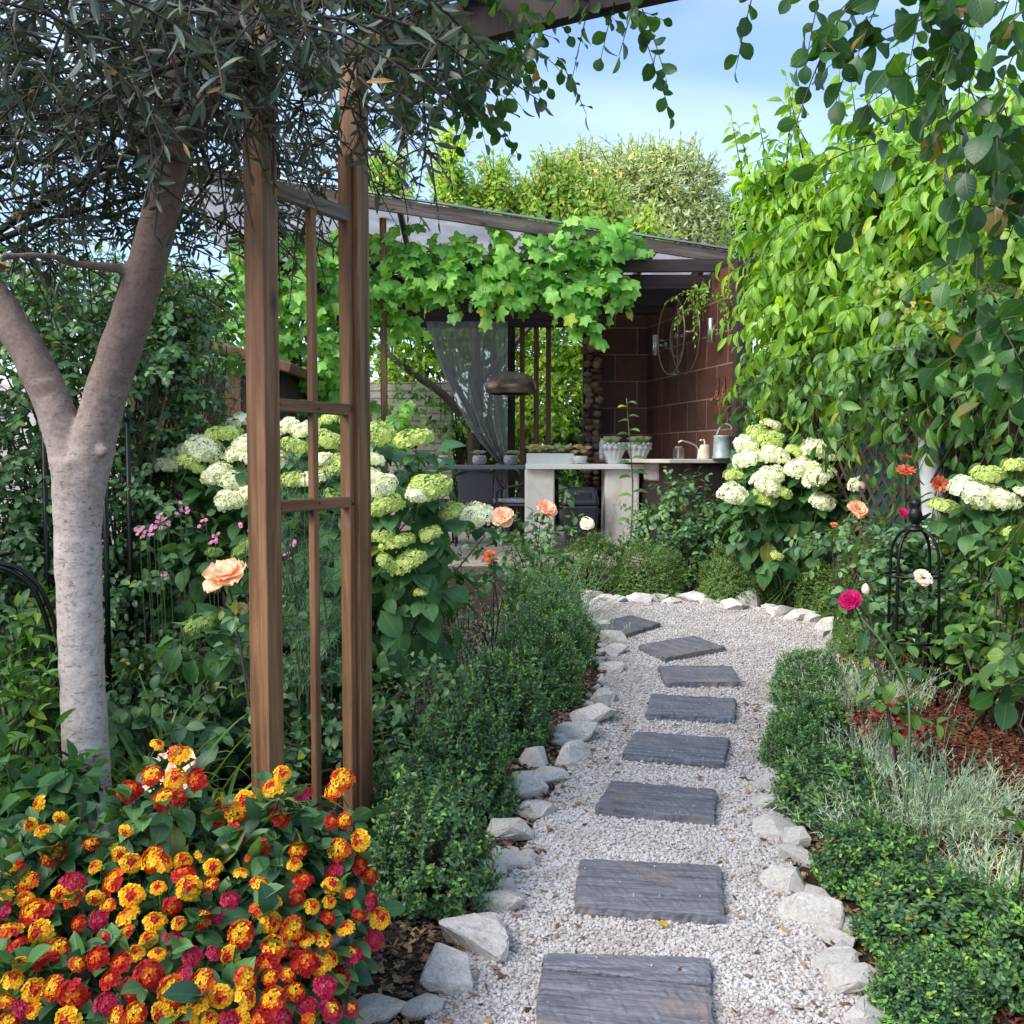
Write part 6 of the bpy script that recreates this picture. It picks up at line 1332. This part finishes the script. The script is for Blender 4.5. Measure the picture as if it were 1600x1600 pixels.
# ================================================================ garden roses
def rosebush(label, base, flowers, leaves, seed, leaf_s=.06, mat='roseleaf', buds=(), grp='garden roses', nsh=26):
    """flowers: (px,py,width,Y,mesh,material,axis)"""
    global R
    keep = withR(seed); t = thing('rose_bush', label, 'rose bush', base, grp); st = MB(); lv = MB()
    for px, py, w, Yd, me, mt, ax in flowers:
        c = at(px, py, Yd); r = w/F*Yd/2; ax = nz(np.array(ax, float)); place(colored(me, mt), t, c-ax*r*.3, ax, r/1.08, roll=R.uniform(0, 6))
        e = c-ax*r*.35; b = np.array(base)+R.normal(0, .03, 3)*[1, 1, 0]; q = smoothline([b, b*.55+e*.45+R.normal(0, .04, 3), e-ax*.12, e], 18); tubes(st, q, np.linspace(.0055, .0028, 18), 6)
        add_leaves(lv, leaf(4, .3, .5, .8, .1, .6), np.tile(e, (5, 1)), np.stack([np.cos(np.arange(5)*1.257), np.sin(np.arange(5)*1.257), -.3+0*np.arange(5)], 1), np.tile([0, 0, 1.], (5, 1)), r*.7)
        j = R.integers(5, 16, 6); P, A, N, Sz, C = shoots(q[j], nz(rvec(6)*[1, 1, .3]+[0, 0, .25]), .12, 5, .25, .35, .85, .1, leaf_s, up=.8, opposite=True); add_leaves(lv, L_ROSE, P, A, N, Sz); tubes(st, C, .0015, 4)
    for px, py, Yd, mt in buds:
        c = at(px, py, Yd); mb = MB(); lathe(mb, [(0, 0), (.012, .004), (.017, .018), (.013, .034), (.004, .044), (0, .045)], c, 12); mb.build('bud', M[mt], t); b = np.array(base); tubes(st, smoothline([b, b*.5+c*.5+[.02, 0, 0], c], 12), np.linspace(.004, .002, 12), 5)
    if leaves:
        p, n = blobs(leaves, nsh, .3, 1, .5); P, A, N, Sz, C = shoots(p, nz(n+[0, 0, .4]), .18, 8, .25, .15, .85, .15, leaf_s, up=.8, jit=.4); add_leaves(lv, L_ROSE, P, A, N, Sz); tubes(st, C, .0018, 4)
        k = R.integers(0, len(p), 10); rt = np.tile(np.array(base), (10, 1)); tubes(st, np.stack([rt, (rt+p[k])/2+[0, 0, .05], p[k]], 1), np.array([.006, .004, .002]), 5)
    lv.build('foliage', M[mat], t); st.build('stem', M['redstem'], t); R = keep; return t
def gb(px, Yd): return V3(at(px, 0, Yd)[0], Yd, gz(Yd))
rosebush('big open peach rose with a faded bud on one tall stem', gb(392, 3.55), [(350, 894, 76, 3.45, RO_OPEN[0], 'peach', (-.12, -.45, .9)), (378, 950, 24, 3.5, RO_FULL[1], 'cream', (.4, -.6, .5))], [el(395, 1000, 3.6, 20, 60)], 61, nsh=8)
rosebush('pale peach rose half sunk behind the lantana heads', gb(275, 2.95), [(268, 1205, 96, 2.85, RO_SINGLE[0], 'palepeach', (-.1, -.55, .8))], None, 62)
rosebush('peach roses above the boxwoods in front of the bar table', gb(820, 7.6), [(785, 806, 38, 7.5, RO_OPEN[1], 'peach', (-.1, -.8, .5)), (854, 793, 42, 7.6, RO_FULL[0], 'peach', (.3, -.6, .7))], [el(830, 860, 7.6, 45, 60), el(870, 810, 7.7, 22, 40), el(790, 880, 7.5, 40, 40)], 63, .075, nsh=40, buds=[(838, 815, 7.6, 'greenstem')])
rosebush('small coral rose low beside the hydrangea leaves', gb(770, 6.6), [(765, 869, 27, 6.5, RO_FULL[1], 'coral', (-.1, -.75, .6))], [el(775, 920, 6.6, 45, 45), el(720, 930, 6.5, 35, 35)], 64, .07, nsh=30)
rosebush('blush white rose in front of the dark bin', gb(925, 8.9), [(917, 817, 27, 8.8, RO_FULL[0], 'blush', (0, -.75, .6))], [el(930, 850, 8.9, 30, 30)], 65, .06, nsh=14)
rosebush('peach rose with an orange bud below the far hydrangea', gb(1320, 7.2), [(1341, 795, 36, 7.1, RO_OPEN[0], 'peach', (.2, -.7, .6)), (1303, 819, 14, 7.1, RO_FULL[1], 'coral', (0, -.3, .9))], [el(1310, 850, 7.2, 50, 35), el(1370, 850, 7.2, 50, 40)], 66, .075, 'roseleaf_pale', nsh=36)
rosebush('magenta rose nodding over the pale boxwood on a long stem', gb(1440, 3.7), [(1327, 937, 42, 4.3, RO_FULL[0], 'magenta', (-.5, -.6, .5)), (1322, 948, 22, 4.3, RO_FULL[1], 'magenta', (-.5, -.5, -.2))], None, 67, .085, 'midleaf', buds=[(1352, 928, 4.3, 'blush')])
rb = bpy.data.objects[-1] if False else None
rosebush('white rose caught inside the black obelisk', gb(1450, 5.5), [(1443, 902, 36, 5.35, RO_FULL[1], 'blush', (.1, -.7, .6))], None, 68, .06, 'roseleaf_pale')
# leafy shoot that carries the magenta rose
q0 = [gb(1440, 3.7), at(1425, 1090, 3.8), at(1385, 1010, 4.0), at(1345, 965, 4.2)]
t = thing('rose_shoot', 'arching rose shoot with flat leaves over the silver lavender', 'rose shoot', q0[0]); q = smoothline(q0, 22); mb = MB(); tubes(mb, q, np.linspace(.007, .004, 22), 6); mb.build('stem', M['greenstem'], t)
mb = MB(); j = np.array([6, 9, 11, 13, 15, 17, 18, 20]); sdn = np.array([1, -1, 1, -1, 1, -1, 1, -1]); P, A, N, Sz, C = shoots(q[j], np.stack([sdn*1., -.2+0*sdn, .15+0*sdn], 1), .15, 5, .35, .3, .75, .0, .075, up=1.0, jit=.15, opposite=True); add_leaves(mb, L_ROSE, P, A, N, Sz); mb.build('foliage', M['midleaf'], t)
# dahlias
dh = thing('dahlia', 'coral dahlias on thin stems in front of the whitewashed trunk', 'flowering plant', gb(1440, 6.1)); st = MB()
for px, py, w, ax in ((1415, 737, 34, (-.1, -.5, .85)), (1467, 757, 32, (.05, -.95, .25)), (1417, 716, 26, (.2, -.1, 1))):
    c = at(px, py, 6.0); place(DAH, dh, c, ax, w/F*6/2); b = gb(1430, 6.1); tubes(st, smoothline([b, b*.4+c*.6+[.02, .03, 0], c-nz(np.array(ax, float))*.02], 16), .004, 5)
place(colored(DAH, 'magenta'), dh, at(1413, 803, 6.0), (0, -.6, .8), 24/F*6/2); tubes(st, smoothline([gb(1425, 6.1), at(1420, 860, 6.05), at(1413, 803, 6.0)], 12), .004, 5)
st.build('stem', M['redstem'], dh)
bush('dahlia_plant', 'pale green dahlia foliage wrapped around the black obelisk', 'plant', [el(1400, 880, 6.0, 70, 60), el(1480, 880, 6.1, 70, 60), el(1450, 960, 5.8, 90, 60), el(1370, 940, 5.9, 45, 45), el(1540, 920, 5.6, 60, 60)], 250, .24, 9, .075, L_OVATE, 'roseleaf_pale', seed=71, dirup=.8, stem='greenstem')
bush('dahlia_plant', 'darker leaves at the picture edge behind the mulch', 'plant', [el(1540, 990, 5.3, 80, 55), el(1600, 900, 5.0, 60, 70), el(1620, 1020, 4.6, 70, 50)], 120, .24, 8, .09, L_OVATE, 'midleaf', seed=72, dirup=.6)
bush('coleus', 'red leaved plant with a pale leaf beside the bright boxwood', 'plant', [el(1380, 1130, 4.6, 45, 28), el(1420, 1150, 4.5, 35, 25)], 46, .10, 6, .055, L_OVATE, 'redleaf', seed=73)
bush('shrub_rose', 'bluish leaved shrub rose in front of the kitchen counter', 'shrub', [el(1070, 800, 9.7, 75, 60), el(1110, 830, 9.5, 70, 50), el(1020, 820, 9.8, 45, 45), el(1060, 860, 9.4, 70, 35)], 260, .28, 9, .075, L_ROSE, 'roseleaf', seed=74, dirup=.5)
sp_ = thing('sapling', 'slim young shoot with paired leaves rising before the shell bowls', 'young plant', V3(at(988, 0, 10.0)[0], 10.0, gz(10))); q = smoothline([np.array(sp_.location), at(990, 760, 10), at(984, 690, 10), at(979, 622, 10)], 20); mb = MB(); tubes(mb, q, np.linspace(.010, .004, 20), 6); mb.build('stem', M['greenstem'], sp_)
mb = MB()
for j, s in zip(range(4, 20, 2), np.linspace(.17, .11, 8)):
    for sg in (1, -1): add_leaves(mb, L_OVATE, q[j][None]+[0, 0, .02*sg], np.array([[sg*1., R.normal(-.2, .4), .25]]), np.array([[0, -.3, 1.]]), s)
mb.build('foliage', M['midleaf'], sp_)
bush('low_perennial', 'low leafy plants filling the bare gap in the far box row', 'plant', [el(1075, 905, 8.9, 30, 18), el(960, 850, 9.3, 60, 20), el(1240, 900, 8.7, 60, 25)], 60, .15, 6, .06, L_OVATE, 'midleaf', seed=75)
# black obelisk with a bird finial
OB = at(1447, 0, 5.5); ob = thing('obelisk', 'black iron obelisk plant support with a little bird on top', 'plant support', V3(OB[0], 5.5, gz(5.5))); zt = at(1447, 826, 5.5)[2]; zr = at(1447, 893, 5.5)[2]; zs = at(1447, 875, 5.5)[2]; rb_ = 42/F*5.5
for k in range(4):
    a = k*PI/2+.62; d = np.array([math.cos(a), math.sin(a), 0]); b = V3(OB[0], 5.5, 0); tt = np.linspace(0, PI/2, 12); hgt = zt-zs
    P = np.vstack([b+d*rb_*1.06+[0, 0, gz(5.5)-.03], b+d*rb_*1.03+[0, 0, zs-.2]]+[b+d*rb_*math.cos(x)**.85+[0, 0, zs+hgt*math.sin(x)] for x in tt]); mb = MB(); tubes(mb, P, .0085, 8); mb.build('rod', M['iron'], ob)
for z_ in (zr-.02, at(1447, 1000, 5.5)[2]):
    th = np.linspace(0, 2*PI, 33); mb = MB(); tubes(mb, np.stack([OB[0]+rb_*1.05*np.cos(th), 5.5+rb_*1.05*np.sin(th), z_+0*th], 1), .007, 8, cap=False); mb.build('hoop', M['iron'], ob)
mb = MB(); c = V3(OB[0], 5.5, zt); lathe(mb, [(0, -.02), (.05, -.012), (.052, 0), (.03, .012), (.018, .02), (.02, .03), (.034, .05), (.038, .075), (.028, .10), (.022, .112), (.030, .128), (.028, .148), (.012, .16), (0, .162)], c, 18)
tubes(mb, np.array([c+[.02, 0, .05], c+[.05, 0, .06], c+[.085, 0, .085]]), np.array([.016, .012, .004]), 8); tubes(mb, np.array([c+[-.024, 0, .138], c+[-.045, 0, .134]]), np.array([.006, .001]), 6); mb.build('bird_finial', M['iron'], ob)
# sprays at the near right edge: low rose leaves by the mulch
bush('rose_bush', 'loose rose stems crossing the mulch at the picture edge', 'rose bush', [el(1580, 1060, 3.3, 30, 40), el(1610, 980, 3.2, 30, 50), el(1590, 1270, 2.9, 40, 30)], 14, .2, 6, .066, L_ROUND, 'midleaf', seed=76, stems=4, stem_r=.004, base=V3(1.72, 3.0, gz(3)))
# ================================================================ fence, big shrub and whitewashed tree
FA, FB = V3(2.5, 10.0, gz(10)), V3(3.25, 2.2, gz(2.2)); fd = nz(FB-FA); fL = np.linalg.norm(FB-FA)
fen = thing('trellis_fence', 'brown diagonal trellis fence backed with teal cloth', 'fence', FA)
for k in range(6):
    b = FA+fd*fL*k/5; board('post', b-[0, 0, .05], b+[0, 0, 2.05], .08, .08, M['greywood'], fen, xdir=fd)
mb = MB(); sN = nz(np.cross(fd, [0, 0, 1])); sN = sN if sN[0] < 0 else -sN
for k in np.arange(-2.0, fL, .17):
    for sg, off in ((1, .045), (-1, .058)):
        a0, a1 = (k, k+2.0) if sg > 0 else (k+2.0, k); s0, s1 = a0, a1; z0, z1 = .25, 1.98
        ss = np.clip([s0, s1], 0, fL); f0 = (ss[0]-s0)/(s1-s0); f1 = (ss[1]-s0)/(s1-s0)
        if abs(f1-f0) < .02: continue
        p0 = FA+fd*ss[0]+sN*off+[0, 0, z0+(z1-z0)*f0]; p1 = FA+fd*ss[1]+sN*off+[0, 0, z0+(z1-z0)*f1]
        x, y, z = basis(p0, p1, sN); L_ = np.linalg.norm(p1-p0); box(mb, (p0+p1)/2, (.028, .010, L_), ax=np.array([x, sN, z]))
mb.build('lattice', plain('brown_lattice', (.075, .045, .032), .8, 0, .4, 12), fen, smooth=False)
a = FA-sN*.06; b = FB-sN*.06; mb = MB(); u = np.linspace(0, 1, 60)[None, :, None]; v = np.linspace(0, 1, 8)[:, None, None]; G = a*(1-u)+b*u+v*np.array([0, 0, 1.95])+[0, 0, .08]; G = G+sN*.03*np.sin(u*90+v*3)*1.0; gridmesh(mb, G); cl_ = mb.build('cloth', plain('teal_cloth', (.02, .16, .15), .7, 0, .35, 5), fen); cl_.modifiers.new('s', 'SOLIDIFY').thickness = .006
SB = [el(1285, 420, 8.7, 105, 180, .5), el(1390, 330, 8.2, 130, 190, .6), el(1520, 360, 7.4, 120, 230, .6), el(1640, 340, 6.6, 120, 280, .6), el(1235, 330, 9.0, 60, 110, .45), el(1275, 510, 8.6, 85, 80, .4), el(1390, 520, 7.9, 110, 110, .45), el(1530, 560, 7.2, 110, 100, .45), el(1238, 450, 9.2, 50, 120, .4)]
def upright(mb, st):                    # long shoots standing out above the outline
    s = np.array([at(x, y, d) for x, y, d in [(1165, 260, 9.2), (1180, 260, 9.1), (1230, 210, 9.0), (1255, 200, 8.8), (1310, 190, 8.6), (1345, 190, 8.4), (1350, 250, 8.4), (1385, 210, 8.3), (1420, 150, 8.1), (1470, 150, 7.8), (1205, 250, 9.1), (1285, 220, 8.8), (1510, 140, 7.6), (1450, 190, 8)]])
    P, A, N, Sz, C = shoots(s-[0, 0, .25], np.stack([R.normal(-.12, .15, len(s)), R.normal(0, .1, len(s)), np.ones(len(s))], 1), .75, 15, .1, .1, .75, .55, .16, up=.4, jit=.4); add_leaves(mb, L_DROOP, P, A, N, Sz); tubes(st, C, np.array([.008, .006, .004, .002]), 5)
big = bush('leafy_shrub', 'huge bright green shrub with drooping pointed leaves above the trellis', 'shrub', SB, 1350, .5, 11, .185, L_DROOP, 'shrubleaf', base=V3(2.75, 8.2, gz(8.2)), droop=.5, g=.55, up=.35, lo=.5, dirup=.1, spread=.65, jit=.35, seed=81, stems=16, stem_r=.012, cull=.55, extra=upright)
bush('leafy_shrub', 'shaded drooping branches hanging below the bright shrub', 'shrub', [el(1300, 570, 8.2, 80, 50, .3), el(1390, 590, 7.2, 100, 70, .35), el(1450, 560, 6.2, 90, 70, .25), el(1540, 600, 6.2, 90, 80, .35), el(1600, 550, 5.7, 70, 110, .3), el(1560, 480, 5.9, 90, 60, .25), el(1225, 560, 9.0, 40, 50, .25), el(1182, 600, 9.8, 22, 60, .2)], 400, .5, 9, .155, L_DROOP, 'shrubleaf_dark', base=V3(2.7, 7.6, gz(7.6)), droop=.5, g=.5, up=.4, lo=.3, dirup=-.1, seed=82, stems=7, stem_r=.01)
bush('lime_shrub', 'lime green shrub clump glowing inside the big shrub', 'shrub', [el(1470, 480, 6.9, 55, 45, .25), el(1560, 450, 6.5, 60, 60, .25), el(1400, 440, 7.3, 30, 30, .2), el(1590, 350, 6.3, 50, 60, .25)], 120, .3, 9, .10, L_OVATE, 'limeleaf', base=V3(2.7, 6.6, gz(6.6)), g=.4, up=.4, seed=83, stems=14)
wt = thing('whitewashed_tree', 'tree with a whitewashed trunk rising behind the dahlias', 'tree', V3(at(1462, 0, 6.5)[0], 6.5, gz(6.5)))
tr = smoothline([np.array(wt.location)-[0, 0, .05], at(1462, 850, 6.5), at(1456, 760, 6.5), at(1450, 690, 6.52), at(1456, 600, 6.9), at(1445, 480, 7.5), at(1420, 330, 8.1)], 34); mb = MB(); tubes(mb, tr, np.interp(np.linspace(0, 1, 34), [0, .6, 1], [.075, .062, .02]), 16)
m, nt, out = newmat('whitewashed_bark'); v = coords(nt); n1 = noise(nt, coords(nt, (10, 10, 3)), 1.5, 8, .7); c_ = ramp(nt, n1, [(.62, .64, .66), (.70, .71, .73), (.30, .25, .22)], [.2, .62, .72])
z_ = nd(nt, 'ShaderNodeSeparateXYZ', {0: v}).outputs[2]; c_ = mixc(nt, ramp(nt, nd(nt, 'ShaderNodeMapRange', {0: z_, 1: 1.35, 2: 1.5}).outputs[0], [(0,)*3, (1,)*3]), c_, (.09, .065, .05)); princ(nt, out, c_, .85, bump(nt, n1, .6, .015))
mb.build('trunk', m, wt); mb = MB()
for k in range(8): e = np.array(SB[k][:3])+R.normal(0, .2, 3); tubes(mb, smoothline([tr[26], (tr[26]+e)/2+[0, 0, .15], e], 12), np.linspace(.014, .005, 12), 7)
mb.build('limb', M['redstem'], wt)
p, n = blobs(SB[2:4]+SB[7:8], 120, .2, .8, .3); P, A, N, Sz, C = shoots(p, nz(n+rvec(len(p))*.5), .4, 9, .5, .1, .7, .5, .15, up=.4); mb = MB(); add_leaves(mb, L_DROOP, P, A, N, Sz); mb.build('crown', M['shrubleaf'], wt)
# ================================================================ trees beyond the garden room
def tree(label, bl, n, L, nl, ls, tmpl, mat, base, seed, group='trees beyond the garden room', **kw):
    return bush('tree', label, 'tree', bl, n, L, nl, ls, tmpl, mat, base=base, seed=seed, group=group, **kw)
def bgp(px, Yd): return V3(at(px, 0, Yd)[0], Yd, gz(Yd))
L_D2 = diamond(.3, .1, .1)
tree('grey green olive tree rising above the right half of the sheet roof', [el(960, 330, 20, 90, 90), el(1060, 310, 20, 75, 85), el(900, 270, 20.5, 55, 45), el(1000, 260, 20.5, 60, 40), el(1090, 370, 20, 50, 60), el(1010, 370, 19.5, 110, 50)], 2000, .4, 12, .17, L_D2, 'oliveleaf_far', bgp(1000, 20), 91, droop=.1, dirup=.4, g=.0, stems=40, stem_r=.02, jit=1.0, spread=.95)
for i, (px, yt, yb, w, Yd, lb) in enumerate([(703, 215, 330, 20, 17, 'tallest slim yellow green tree spire left of the roof middle'), (775, 262, 340, 26, 17.2, 'yellow green tree spire with pink tips beside the tallest one'), (865, 255, 350, 45, 16.8, 'broad lime yellow tree above the middle of the roof'), (930, 300, 360, 45, 16.5, 'lime tree with orange tips next to the grey olive'), (605, 255, 310, 30, 17, 'yellow green tree behind the arch post'), (820, 300, 360, 60, 17.5, 'low lime tree mound along the roof edge'), (740, 310, 350, 50, 17.6, 'small lime tree with orange tips at the roof edge'), (1000, 350, 390, 35, 16.3, 'small orange tipped tree at the foot of the grey olive')]):
    ym = (yt+yb)/2; tree(lb, [el(px, ym+40, Yd, w, (yb-yt)/2+50), el(px, yt+25, Yd, w*.45, 30)], 150+int(w*2.4), .6, 12, .17, L_DROOP if w > 40 else L_DIA, 'limeleaf', bgp(px, Yd), 92+i, droop=.1, dirup=1.4, g=.55, up=.3, stems=8, stem_r=.02)
tree('brownish green tree far behind at the edge of the bright shrub', [el(1150, 370, 24, 60, 70), el(1190, 340, 24, 60, 50)], 260, .8, 12, .2, L_DIA, 'midleaf', bgp(1160, 24), 110, stems=10, stem_r=.03)
# the dense green backdrop seen through the room
tree('sunny green tree seen through the gap beside the sheer curtain', [el(660, 560, 15.6, 90, 80), el(760, 520, 15.8, 90, 70), el(860, 560, 15.6, 80, 110), el(700, 480, 15.4, 120, 50), el(840, 640, 15.2, 70, 70), el(920, 520, 15.8, 60, 120)], 1000, .5, 11, .11, L_ROSE, 'treeleaf', bgp(745, 15.5), 111, droop=.3, g=.3, stems=24, stem_r=.015, lo=.2)
dt = thing('leaning_tree', 'dark tree with leaning limbs behind the sheer curtain', 'tree', bgp(740, 14.9)); mb = MB()
for pts, r0, r1 in (([(742, 760, 14.9), (738, 660, 14.9), (748, 600, 14.9), (740, 520, 14.9), (760, 430, 15)], .10, .05), ([(742, 680, 14.9), (700, 620, 14.8), (640, 580, 14.8), (590, 540, 14.9)], .07, .04), ([(748, 600, 14.9), (790, 550, 15), (840, 500, 15), (890, 440, 15.1)], .05, .03), ([(738, 650, 14.9), (690, 560, 15), (660, 500, 15)], .05, .025)):
    tubes(mb, smoothline([at(*q) for q in pts], 20), np.linspace(r0, r1, 20), 9)
tubes(mb, smoothline([np.array(dt.location)-[0, 0, .1], at(744, 800, 14.9), at(742, 740, 14.9)], 10), np.linspace(.13, .10, 10), 9)
mb.build('trunk', M['redstem'], dt); p, n = blobs([el(620, 640, 14.8, 50, 50), el(700, 660, 14.7, 50, 40), el(640, 520, 14.9, 60, 40), el(880, 480, 15, 50, 40)], 130, .2, 1, .3); P, A, N, Sz, C = shoots(p, nz(n+rvec(len(p))*.5), .35, 10, .4, .1, .8, .2, .11); mb = MB(); add_leaves(mb, L_ROSE, P, A, N, Sz); mb.build('crown', M['midleaf'], dt)
bush('garden_hedge', 'dense green hedge closing the garden behind the terrace', 'hedge', [el(640, 700, 16.5, 130, 60), el(820, 690, 16.5, 130, 70), el(950, 660, 16.5, 80, 120), el(480, 640, 16.5, 160, 120), el(300, 600, 16.5, 160, 160)], 2000, .45, 10, .15, L_ROSE, 'midleaf', base=bgp(700, 16.5), seed=113, stems=20, lo=.3)
bush('tall_hedge', 'tall dark hedge far behind the terrace', 'hedge', [(x, 22, 1.2, 1.6, 1.0, 1.9) for x in np.arange(-13, 16, 1.9)], 2800, .9, 10, .26, L_DIA, 'midleaf', base=V3(0, 22, gz(22)), seed=114, stems=30, stem_r=.02, lo=.3)
bush('garden_hedge', 'tall hedge running behind the trellis fence', 'hedge', [(4.0+.0*k, 3+k*1.3, 1.3, .8, .9, 1.5) for k in range(7)], 700, .5, 10, .14, L_ROSE, 'midleaf', base=V3(4, 7, gz(7)), seed=115, stems=20, lo=.3)
# stone garden wall behind the terrace
m, nt, out = newmat('pale_stone_wall'); v = coords(nt, rot=(PI/2, 0, 0)); b_ = nd(nt, 'ShaderNodeTexBrick', {'Vector': v, 'Color1': c4((.46, .43, .41)), 'Color2': c4((.36, .33, .32)), 'Mortar': c4((.2, .18, .17)), 'Scale': 1.0, 'Mortar Size': .012, 'Brick Width': .42, 'Row Height': .11}); princ(nt, out, mixc(nt, .6, b_.outputs[0], ramp(nt, noise(nt, v, 9, 6), [(.6,)*3, (1.3,)*3], [.3, .7]), 'MULTIPLY'), .9, bump(nt, b_.outputs['Fac'], -.6, .02))
x0, x1 = at(560, 0, 15.3)[0], at(705, 0, 15.3)[0]; mb = MB(); box(mb, ((x0+x1)/2, 15.3, (FZ+at(640, 598, 15.3)[2])/2-.1), (x1-x0, .3, at(640, 598, 15.3)[2]-FZ+.2)); tag(mb.build('stone_wall', m, smooth=False, bevel=.01), 'low pale stone wall behind the terrace table', 'wall')
# ================================================================ wooden shed behind the rose hedge
sh = thing('wooden_shed', 'brown wooden shed with a sloping roof behind the rose hedge', 'shed', V3(-2.9, 10.2, gz(10)))
for k in range(9): x = -3.55+k*.16; board('plank', (x, 9.55, gz(9.5)), (x, 9.55, 2.35), .155, .03, M['darkwood' if k % 2 else 'redwood'], sh, xdir=(1, 0, 0))
mb = MB(); box(mb, (-2.9, 10.3, (gz(10)+2.3)/2), (1.5, 1.4, 2.0)); mb.build('shed_body', M['darkwood'], sh, smooth=False, bevel=.01)
mb = MB(); box(mb, (-2.9, 10.2, 2.62), (1.9, 1.9, .09), ax=np.array([[.96, 0, -.28], [0, 1, 0], [.28, 0, .96]])); mb.build('roof', plain('brown_roof', (.16, .07, .04), .8, 0, .4, 6), sh, smooth=False, bevel=.01)
# ================================================================ house at the garden's side
def plaster(name, col): return plain(name, col, .9, 0, .12, 2.2, .3, 60)
hs = thing('house', 'pale rendered house along the side of the garden', 'house', V3(-7.6, 4.2, gz(4)))
HX, HY0, HY1, HH_ = -4.75, -2.0, 9.3, 3.2
mb = MB(); box(mb, (HX-2.6, (HY0+HY1)/2, HH_/2-.1), (5.2, HY1-HY0, HH_+.2)); mb.build('wall', plaster('pale_render', (.62, .57, .52)), hs, smooth=False, bevel=.02)
mb = MB(); yc = (HY0+HY1)/2; hl = (HY1-HY0)/2+.35
V = [(HX+.4, yc-hl, HH_), (HX-5.6, yc-hl, HH_), (HX-2.6, yc-hl, HH_+1.5), (HX+.4, yc+hl, HH_), (HX-5.6, yc+hl, HH_), (HX-2.6, yc+hl, HH_+1.5)]
mb.add(V, np.array([[0, 3, 5, 2], [4, 1, 2, 5], [0, 1, 4, 3]])); mb.add(V, np.array([[0, 2, 1], [3, 4, 5]])); mb.build('roof', plain('clay_roof', (.30, .13, .08), .85, 0, .35, 9), hs, smooth=False)
for y in (-.2, 3.2, 6.6):
    for z in (1.7,):
        f = MB(); box(f, (HX+.01, y, z), (.08, 1.1, 1.35)); w = f.build('window', M['white'], hs, smooth=False, bevel=.01)
        g = MB(); box(g, (HX+.045, y, z), (.03, .94, 1.18)); g.build('pane', plain('window_glass', (.05, .07, .09), .08), w, smooth=False)
mb = MB(); box(mb, (-5.6, 12.6, 1.2), (5.0, .22, 2.5)); tag(mb.build('garden_wall', plaster('white_render', (.74, .70, .68)), smooth=False, bevel=.01), 'white rendered garden wall behind the rose hedge', 'wall')
